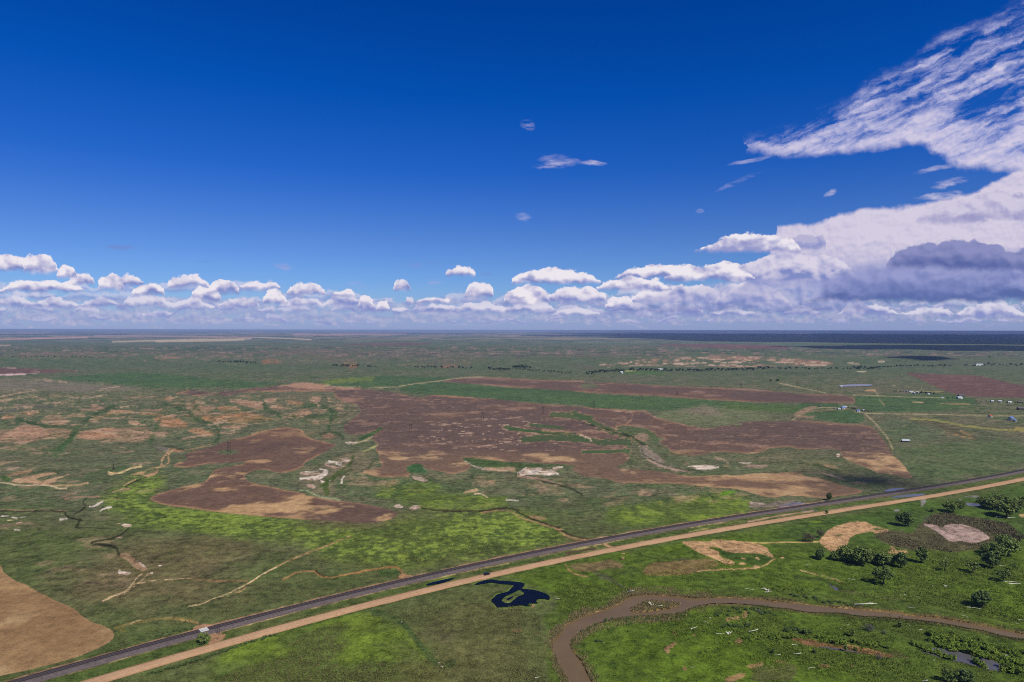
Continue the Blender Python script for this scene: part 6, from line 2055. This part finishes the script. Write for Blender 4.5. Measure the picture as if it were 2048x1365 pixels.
# ---- dark car on the road
def build_car(px, py):
    X, Y, Z = at(px, py)
    # keep it on the upper lane of the road
    yc = float(road_y(X)) + 1.9
    ang = math.atan2(float(road_y(X + 2) - road_y(X - 2)), 4.0)
    r = empty('car', (X, yc, 0.33), ang)
    paint = material('black_paint', (0.010, 0.010, 0.012), 0.25, 0.1, 1.0, 0.5)
    glass = material('dark_glass', (0.012, 0.014, 0.018), 0.08, 0.1, 1.0, 0.6)
    rubber = material('rubber', (0.012, 0.012, 0.012), 0.9, 0.1, 1.0, 0.1)
    lampm = material('lamp_glass', (0.5, 0.5, 0.48), 0.2, 0.05, 1.0, 0.5)
    redm = material('tail_glass', (0.3, 0.02, 0.02), 0.3, 0.05, 1.0, 0.5)
    prof = [(-2.35, 0.45), (-2.4, 0.8), (-2.3, 1.05), (-2.05, 1.62), (-1.7, 1.74), (0.3, 1.74), (0.55, 1.68), (1.05, 1.12), (2.15, 0.98), (2.4, 0.75), (2.38, 0.42)]
    bm = bmesh.new()
    rows = []
    for s in (-1, 1):
        rows.append([bm.verts.new((x, s * (0.93 if z < 1.1 else 0.80), z)) for x, z in prof])
    n = len(prof)
    for i in range(n):
        j = (i + 1) % n
        bm.faces.new((rows[0][i], rows[0][j], rows[1][j], rows[1][i]))
    bm.faces.new(rows[0][::-1])
    bm.faces.new(rows[1])
    bmesh.ops.recalc_face_normals(bm, faces=bm.faces[:])
    bmesh.ops.bevel(bm, geom=bm.edges[:], offset=0.05, segments=2, affect='EDGES')
    me = bpy.data.meshes.new('body')
    bm.to_mesh(me)
    bm.free()
    me.materials.append(paint)
    b = new_obj('body', me, r)
    for s in (-1, 1):
        v = [(-1.95, s * 0.885, 1.14), (0.75, s * 0.885, 1.14), (0.42, s * 0.825, 1.60), (-1.80, s * 0.825, 1.60)]
        v += [(x, y + s * 0.02, z) for x, y, z in v]
        mesh_obj('window', v, [(0, 1, 2, 3), (4, 5, 6, 7), (0, 1, 5, 4), (1, 2, 6, 5), (2, 3, 7, 6), (3, 0, 4, 7)], glass, r)
    v = [(0.63, -0.76, 1.62), (0.63, 0.76, 1.62), (1.03, 0.84, 1.17), (1.03, -0.84, 1.17)]
    v += [(x + 0.03, y, z + 0.02) for x, y, z in v]
    mesh_obj('windscreen', v, [(0, 1, 2, 3), (4, 5, 6, 7), (0, 1, 5, 4), (1, 2, 6, 5), (2, 3, 7, 6), (3, 0, 4, 7)], glass, r)
    for x in (-1.5, 1.5):
        for s in (-1, 1):
            v, f = tube([(x, s * 0.74, 0.36), (x, s * 0.96, 0.36)], [0.37, 0.37], 14)
            w = mesh_obj('wheel', v, f, rubber, r)
            v, f = tube([(x, s * 0.95, 0.36), (x, s * 0.975, 0.36)], [0.22, 0.2], 12)
            mesh_obj('rim', v, f, M_STEEL, w)
    for s in (-1, 1):
        v, f = box(2.40, s * 0.66, 0.78, 0.06, 0.36, 0.16)
        mesh_obj('headlight', v, f, lampm, r)
        v, f = box(-2.40, s * 0.74, 0.92, 0.06, 0.2, 0.3)
        mesh_obj('tail_light', v, f, redm, r)
    tag(r, 'black car driving on the gravel road above the dark pond', 'car')


build_car(974, 1148.5)


# ---- logs and drift wood
def log_mesh(seed, branches, crook=0.12):
    rng = np.random.default_rng(seed)
    n = 7
    t = np.linspace(-0.5, 0.5, n)
    bend = rng.normal(size=3) * crook
    p = np.stack([t, bend[0] * (t * t * 4 - 1) + rng.normal(size=n) * 0.012, np.abs(bend[1]) * 0.4 * (1 - t * t * 4) + 0.03], 1)
    rad = np.linspace(0.036, 0.014, n) * (1 + rng.normal(size=n) * 0.1)
    parts = [tube(p, rad, 7)]
    for k in range(branches):
        i = rng.integers(1, n - 1)
        d = rng.normal(size=3) * np.array([0.6, 1, 0.5])
        d[2] = abs(d[2]) + 0.3
        d /= np.linalg.norm(d)
        L = rng.uniform(0.15, 0.32)
        parts.append(tube([p[i], p[i] + d * L * 0.5 + rng.normal(size=3) * 0.01, p[i] + d * L], [rad[i] * 0.7, rad[i] * 0.5, rad[i] * 0.2], 5))
    # torn root plate
    for k in range(5):
        a = k * 1.256
        d = np.array([-0.4, math.cos(a), abs(math.sin(a)) * 0.8])
        parts.append(tube([p[0], p[0] + d * 0.07], [0.025, 0.006], 4))
    v, f = merge(parts)
    return mesh_np('log', v, f, [M_DEAD])


LOGS = [log_mesh(1, 1), log_mesh(2, 3), log_mesh(3, 2, 0.2), log_mesh(4, 0, 0.06)]
ROOT = []
for sd_ in (5, 6):
    rng = np.random.default_rng(sd_)
    parts = []
    for k in range(11):
        a = rng.random() * 6.28
        e = rng.uniform(0.05, 0.9)
        d = np.array([math.cos(a), math.sin(a), e])
        L = rng.uniform(0.3, 0.6)
        parts.append(tube([(0, 0, 0.05), d * L * 0.55 + rng.normal(size=3) * 0.05, d * L], [0.07, 0.045, 0.012], 5))
    v, f = merge(parts)
    ROOT.append(mesh_np('root', v, f, [M_DEAD]))


def log(px, py, wp, ang, kind, label, thick=1.0, root=False, cat='log'):
    X, Y, Z = at(px, py)
    L = wp * Y / FPX
    o = new_obj('tree_root' if root else 'fallen_log', (ROOT if root else LOGS)[kind % (2 if root else 4)])
    o.location = (X, Y, Z + 0.05)
    o.rotation_euler = (0, 0, math.radians(ang))
    o.scale = (L, L * (1 if root else thick), L * (1 if root else thick))
    return tag(o, label, cat)


log(1499, 1179.5, 17, -20, 3, 'straight white log lying on the meadow above the river, left of a branched one')
log(1527, 1178, 10, 10, 1, 'small branched white log between two larger logs above the river', 1.4)
log(1535, 1182, 14, 20, 0, 'upright branched white snag above the river', 1.0, True, 'dead tree')
log(1537, 1185, 15, 5, 3, 'pale straight log just below the white snag above the river')
log(1388, 1257, 20, 35, 0, 'short white log tilted up to the right inside the river bend')
log(1457, 1268, 14, 0, 1, 'white root plate with spikes on the meadow inside the bend', 1.0, True, 'dead tree')
log(1441, 1268.5, 16, -10, 3, 'thin pale log left of the white root plate')
log(1506, 1262, 23, 25, 2, 'long kinked white log right of the root plate inside the bend')
log(1413, 1245, 9, -50, 3, 'thin white log pointing down to the right, near the inner bank')
log(1420, 1237, 5, 0, 1, 'small grey stump near the inner bank of the bend', 1.0, True, 'stump')
log(1386, 1336, 12, -5, 1, 'short forked white log near the bottom edge, right of a bare spot', 1.5)
log(1304, 1344, 9, 70, 0, 'short white log standing nearly upright in the view near the bottom edge', 1.3)
log(1556, 1310, 13, 10, 2, 'white log lying beside the dark little bush on the near meadow')
log(1595, 1308, 18, 15, 2, 'arched pale log right of the dark little bush')
log(1590, 1291, 11, -20, 1, 'tangled white branch at the left end of the red mud', 1.6)
log(1732, 1210, 46, 2, 2, 'very long bleached log along the far bank of the river', 0.7)
log(1704, 1160, 13, -25, 0, 'small white log left of the lone open branched tree')
log(1579, 1260, 8, 40, 0, 'short yellowish white log among dark willows above the side channel', 1.6)
log(1626, 1252, 6, 70, 1, 'short white branch standing up near the head of the side channel', 1.5)
log(1682, 1259, 4, 0, 0, 'white stump alone left of the small upright tree', 1.0, True, 'stump')
log(1697, 1250.5, 5, 0, 3, 'tiny white log behind the small upright tree', 1.6)
log(1623, 1337, 16, 10, 3, 'pale thin log on the brownish ground near the bottom edge')
log(1811, 1190, 6, 0, 3, 'short white log on the far meadow above the river', 2.0)
log(1824, 1216, 14, -18, 3, 'thin white log on the far bank above the river, right of the very long one')
log(1891, 1173, 8, 10, 1, 'white root lump beside a bare spot on the open meadow', 1.0, True, 'dead tree')
log(1866, 1173, 4, 0, 0, 'little white stump left of the root lump on the open meadow', 1.0, True, 'stump')
log(1949, 1217, 23, -22, 3, 'long thin white log below the lone broad dark tree', 0.8)
log(1929, 1233, 12, -30, 0, 'white log pointing down into the far bank of the river')
log(1842, 1260, 8, 15, 1, 'pair of white lumps, a short log on the near bank right of the small tree', 1.8)
log(1820, 1252.5, 3.5, 0, 0, 'tiny white stump on the near bank right of the small tree', 1.0, True, 'stump')
log(2042, 1241, 10, 0, 3, 'short white log near the right edge above the river', 1.5)
log(2035, 1248, 6, -20, 0, 'small white log near the right edge close to the far bank', 1.3)
log(1868, 1321, 4, 0, 1, 'small grey stump left of the grey side pool', 1.0, True, 'stump')
log(1977, 1339, 4, 0, 0, 'small pale stump below the grey side pool', 1.0, True, 'stump')
log(1847, 1362, 9, 30, 2, 'white and rusty log at the bottom edge left of the two trees', 2.2)
log(2012, 1312, 7, 0, 1, 'pale stump above the willows at the right end of the side channel', 1.0, True, 'stump')
log(1114, 1198, 11, -15, 2, 'short curved white log on the grass right of the dark pond', 1.6)
log(1075, 1356, 12, 20, 1, 'pale branched log at the bottom edge left of the river', 1.4)
log(1208, 1287, 3.5, 0, 0, 'small white stump on the meadow inside the bend', 1.0, True, 'stump')
log(1269, 1245, 4, 0, 1, 'small white stump below the near bank of the river', 1.0, True, 'stump')
log(1262, 1184, 14, 10, 2, 'looped pale driftwood on the far bank at the top of the bend', 1.5)
log(1299, 1208, 10, 80, 1, 'upright pale driftwood tangle on the river island, left piece', 1.0, True, 'dead tree')
log(1305, 1211, 11, 30, 0, 'upright pale driftwood tangle on the river island, right piece', 1.0, True, 'dead tree')
log(1319, 1213, 14, 15, 2, 'pale driftwood log lying on the right half of the river island', 1.2)
log(2022, 1165, 22, -12, 0, 'thick pale log lying right of the leaning tree')
log(2030, 1169, 24, 3, 3, 'bright white straight log below the thick log by the leaning tree')
log(1998, 1034.5, 12, 0, 3, 'pale log left of the largest grove tree foot', 1.3)
log(2023, 1036, 16, 4, 3, 'pale log right of the largest grove tree foot')
log(1616, 1131, 9, -25, 0, 'small white log above the strip of tan bank left of the tree row', 1.3)
log(2005, 1132, 12, -12, 3, 'thin pale log right of the dark tree at the front of the big clump')
log(804, 1245, 4, 0, 0, 'small white stump on the dark green curved strip', 1.0, True, 'stump')
log(878, 1327, 5, 0, 1, 'upper grey stump at the lower end of the dark green curved strip', 1.0, True, 'stump')
log(885, 1335, 6, 0, 0, 'lower grey stump at the end of the dark green curved strip', 1.0, True, 'stump')
log(672.5, 1189, 3, 0, 0, 'tiny white stump on the far side of the railway', 1.0, True, 'stump')
log(1891, 1117, 4, 0, 1, 'tiny white stump right of the narrow tree at the end of the row', 1.0, True, 'stump')
log(652, 1333, 3, 0, 1, 'tiny pale stump on the bright green meadow near the bottom edge', 1.0, True, 'stump')

# ---- reeds and drift along the banks, tufts on the meadows
def scatter_blades(name, pts, hgt, wid, mat, label, rng, per=3, lean=0.35):
    n = len(pts)
    P = np.repeat(pts, per, 0)
    m = len(P)
    P = P + np.concatenate([rng.normal(size=(m, 2)) * wid * 1.6, np.zeros((m, 1))], 1)
    a = rng.random(m) * 6.28
    w = wid * (0.5 + rng.random(m))
    h = hgt * (0.5 + 0.9 * rng.random(m))
    dx = np.stack([np.cos(a) * w, np.sin(a) * w, np.zeros(m)], 1)
    tip = P + np.stack([rng.normal(size=m) * lean * h, rng.normal(size=m) * lean * h, h], 1)
    V = np.stack([P - dx - [0, 0, 0.15], P + dx - [0, 0, 0.15], tip], 1).reshape(-1, 3)
    me = bpy.data.meshes.new(name)
    me.vertices.add(len(V))
    me.vertices.foreach_set('co', V.astype(np.float32).ravel())
    me.loops.add(len(V))
    me.loops.foreach_set('vertex_index', np.arange(len(V), dtype=np.int32))
    me.polygons.add(m)
    me.polygons.foreach_set('loop_start', np.arange(0, len(V), 3, dtype=np.int32))
    me.update()
    me.materials.append(mat)
    o = new_obj(name, me)
    tag(o, label, kind='stuff')
    return o


def near_line(pts, n, off0, off1, rng, side=1):
    """points beside a picture polyline"""
    pts = dense(pts, False, it=1)
    seg = np.linalg.norm(np.diff(pts, axis=0), axis=1)
    cum = np.concatenate([[0], np.cumsum(seg)])
    s = rng.random(n) * cum[-1]
    k = np.clip(np.searchsorted(cum, s, 'right') - 1, 0, len(seg) - 1)
    t = (s - cum[k]) / seg[k]
    p = pts[k] + (pts[k + 1] - pts[k]) * t[:, None]
    d = (pts[k + 1] - pts[k]) / seg[k][:, None]
    nn = np.stack([-d[:, 1], d[:, 0]], 1) * side
    p = p + nn * (off0 + (off1 - off0) * rng.random(n) ** 1.5)[:, None]
    w = unproject_flat(p)
    keep = fbm(w[:, 0], w[:, 1], 14.0, 3, 77) > rng.uniform(-0.9, 0.5, n)
    w = w[keep]
    return np.concatenate([w, np.zeros((len(w), 1))], 1)


rng = np.random.default_rng(5)
M_REEDS = leaf_material('reeds', gcol(160, 140, 106), gcol(96, 92, 58))
M_REEDS2 = leaf_material('green_reeds', gcol(100, 104, 58), gcol(60, 72, 36))
M_BED = leaf_material('reed_bed', gcol(132, 120, 96), gcol(92, 88, 64))
M_TUFT = leaf_material('meadow_tufts', gcol(118, 134, 52), gcol(76, 96, 32))
M_TUFT2 = leaf_material('dry_tufts', gcol(128, 122, 78), gcol(80, 84, 50))
OUT = trace('V 560,1500 490,1365 420,1260 350,1130 300,1020 270,930 275,850 330,800 400,730 430,660 560,610 650,550 830,510 950,460 1070,420 1180,340 1220,320 1450,300 1626,310 7 1230,720 1320,735 1500,735 1700,735 1915,750 Y 0,335 230,350 440,375 600,395 800,415 1050,430 1280,455 1500,475 1700,495 W 100,405 250,430 500,450 680,460 900,500 1150,545 1400,590 1600,640 1876,690')
INN = trace('W 1876,760 1700,740 1450,680 1250,625 1000,590 800,545 550,510 250,480 0,460 Y 1540,540 1100,520 900,480 700,480 550,480 400,460 200,425 0,410 7 1915,795 1700,775 1500,770 1350,800 1250,850 1000,865 850,875 750,895 640,920 560,960 500,1000 430,1060 460,1150 520,1200 560,1280 600,1365 V 860,1500')
scatter_blades('reeds', near_line(OUT, 6500, 0.5, 8, rng, -1), 0.8, 0.13, M_REEDS, 'dry tan reeds and drift along the outer river bank', rng)
scatter_blades('reeds', near_line(INN, 6500, 0.5, 9, rng, -1), 0.8, 0.13, M_REEDS2, 'green and tan reeds along the inner river bank', rng)
scatter_blades('reeds', near_line(INN[-16:], 4500, 0.5, 16, rng, -1), 1.1, 0.14, M_REEDS, 'dry reeds on the inner bank at the bend', rng)
scatter_blades('reeds', near_line(OUT[:22], 5000, 0.5, 16, rng, -1), 1.1, 0.14, M_REEDS, 'dry reeds and drift on the outer bank at the bend', rng)
isl = dense(ISLAND, True, it=1)
ip = isl.mean(0) + (isl[rng.integers(0, len(isl), 1300)] - isl.mean(0)) * np.sqrt(rng.random((1300, 1)))
scatter_blades('reeds', np.concatenate([unproject_flat(ip), np.zeros((1300, 1))], 1), 0.8, 0.25, M_REEDS, 'reeds covering the small river island', rng)


def in_poly(p, poly):
    ins = np.zeros(len(p), bool)
    q = np.roll(poly, -1, 0)
    for (x0, y0), (x1, y1) in zip(poly, q):
        if y0 != y1:
            ins ^= ((y0 > p[:, 1]) != (y1 > p[:, 1])) & (p[:, 0] < (x1 - x0) * (p[:, 1] - y0) / (y1 - y0) + x0)
    return ins


def meadow_points(n, poly, avoid, rng):
    lo, hi = poly.min(0), poly.max(0)
    p = lo + rng.random((n * 3, 2)) * (hi - lo)
    p = p[in_poly(p, poly)]
    for a in avoid:
        p = p[~in_poly(p, dense(a, True, it=1))]
    p = p[:n]
    w = unproject_flat(p)
    return np.concatenate([w, np.zeros((len(p), 1))], 1)


AV = [RIVER, POND, WASH_D, WASH_E]
scatter_blades('reeds', meadow_points(6000, trace('a 300,600 420,480 600,330 800,310 1000,360 1300,400 1600,450 1720,550 1730,750 1600,850 1500,750 1380,700 1250,820 1000,830 800,850 560,800 300,830 0,760 -250,640 -100,560 120,560'),
               [trace('a 410,455 600,470 740,520 720,480 900,460 1100,490 1250,570 1340,630 1370,680 1300,690 1180,730 1090,735 960,700 850,720 760,680 680,600 560,530')], rng), 0.9, 0.3, M_BED, 'brown grey reed bed around the dried pan', rng)
scatter_blades('grass_tufts', meadow_points(16000, trace('P 1130,1370 1230,1270 1330,1225 1600,1225 1900,1260 2090,1300 2090,1372'), AV, rng), 0.5, 0.22, M_TUFT, 'taller grass tufts on the near river meadow', rng)
scatter_blades('grass_tufts', meadow_points(12000, trace('P 1110,1170 1250,1160 1600,1090 2080,1100 2080,1250 1800,1205 1500,1180 1270,1175 1120,1240'), AV, rng), 0.6, 0.25, M_TUFT, 'taller grass tufts on the far river meadow', rng)
scatter_blades('grass_tufts', meadow_points(14000, trace('P 420,1370 640,1255 960,1180 1080,1230 1085,1370'), AV, rng), 0.45, 0.2, M_TUFT2, 'olive grass tufts below the gravel road', rng)
scatter_blades('grass_tufts', meadow_points(14000, trace('P 30,1040 600,1060 1080,1080 800,1150 420,1240 240,1260 120,1190'), AV, rng), 0.5, 0.25, M_TUFT2, 'olive grass tufts above the railway', rng)


# ---- unseen clouds added high out of view to cast shade on the plain
M_SHADE_CLOUD = bpy.data.materials.new('shade_cloud')
M_SHADE_CLOUD.use_nodes = True
_b = M_SHADE_CLOUD.node_tree.nodes['Principled BSDF']
_b.inputs['Base Color'].default_value = (0.8, 0.8, 0.82, 1)
_b.inputs['Roughness'].default_value = 1.0


def shade_cloud(px, py, rx, ry, alt, seed):
    p = unproject_flat((px, py))[0]
    k = alt / math.tan(SUN_EL)
    c = np.array([p[0] + SUN_H[0] * k, p[1] + SUN_H[1] * k, alt])
    rng = np.random.default_rng(seed)
    bm = bmesh.new()
    for i in range(7):
        o = np.array([rng.uniform(-0.6, 0.6) * rx, rng.uniform(-0.5, 0.5) * ry, 0]) if i else np.zeros(3)
        s = rng.uniform(0.4, 0.6) if i else 0.7
        mt = Matrix.Translation(Vector(c + o)) @ Matrix.Diagonal((rx * s, ry * s, min(rx, ry) * 0.35 * s, 1))
        bmesh.ops.create_icosphere(bm, subdivisions=3, radius=1.0, matrix=mt)
    co = np.array([v.co[:] for v in bm.verts])
    L = min(rx, ry)
    dn = fbm(co[:, 0], co[:, 1] + co[:, 2] * 1.7, L * 0.35, 3, seed) * L * 0.12
    for v, d_ in zip(bm.verts, dn):
        v.co.x += d_
        v.co.y += d_ * 0.8
        v.co.z += abs(d_)
    me = bpy.data.meshes.new('shade_cloud')
    bm.to_mesh(me)
    bm.free()
    me.polygons.foreach_set('use_smooth', [True] * len(me.polygons))
    me.materials.append(M_SHADE_CLOUD)
    o = new_obj('shade_cloud', me)
    tag(o, 'unseen white shadow caster added high out of view to shade the plain', kind='structure')


shade_cloud(1742, 962, 62, 50, 6500, 1)
shade_cloud(1845, 723, 190, 240, 5000, 2)
shade_cloud(1975, 697, 1900, 1800, 9000, 3)
shade_cloud(1915, 684, 4600, 3600, 10000, 4)
shade_cloud(1880, 676, 9000, 6000, 12000, 6)
shade_cloud(1880, 671, 14000, 9000, 14000, 7)
shade_cloud(1560, 671.5, 5500, 1800, 12000, 8)
shade_cloud(1440, 682, 1300, 420, 11000, 9)
shade_cloud(1700, 696, 1000, 420, 9000, 10)
shade_cloud(80, 669.5, 3600, 1200, 12000, 11)
shade_cloud(900, 668.5, 4500, 1300, 12000, 12)
shade_cloud(1300, 669.5, 4000, 1100, 12000, 13)

# ------------------------------------------------------------------ the air over the plain
def build_haze():
    z0, z1 = -330.0, CAM_H + 4.0
    x0, x1, y0, y1 = -90000.0, 90000.0, -3000.0, 75000.0
    V = [(x, y, z) for z in (z0, z1) for x, y in ((x0, y0), (x1, y0), (x1, y1), (x0, y1))]
    F = [(3, 2, 1, 0), (4, 5, 6, 7), (0, 1, 5, 4), (1, 2, 6, 5), (2, 3, 7, 6), (3, 0, 4, 7)]
    m = bpy.data.materials.new('haze')
    m.use_nodes = True
    nt = m.node_tree
    nt.nodes.clear()
    out = nt.nodes.new('ShaderNodeOutputMaterial')
    v = nt.nodes.new('ShaderNodeVolumePrincipled')
    v.inputs['Color'].default_value = HAZE_COLOR
    v.inputs['Density'].default_value = HAZE_DENSITY
    v.inputs['Anisotropy'].default_value = 0.0
    nt.links.new(v.outputs[0], out.inputs['Volume'])
    o = mesh_obj('haze', V, F, m)
    tag(o, 'thin blue air between the camera and the horizon', kind='stuff')


HAZE_DENSITY = 3.4e-5
HAZE_COLOR = (0.42, 0.56, 0.86, 1.0)
build_haze()
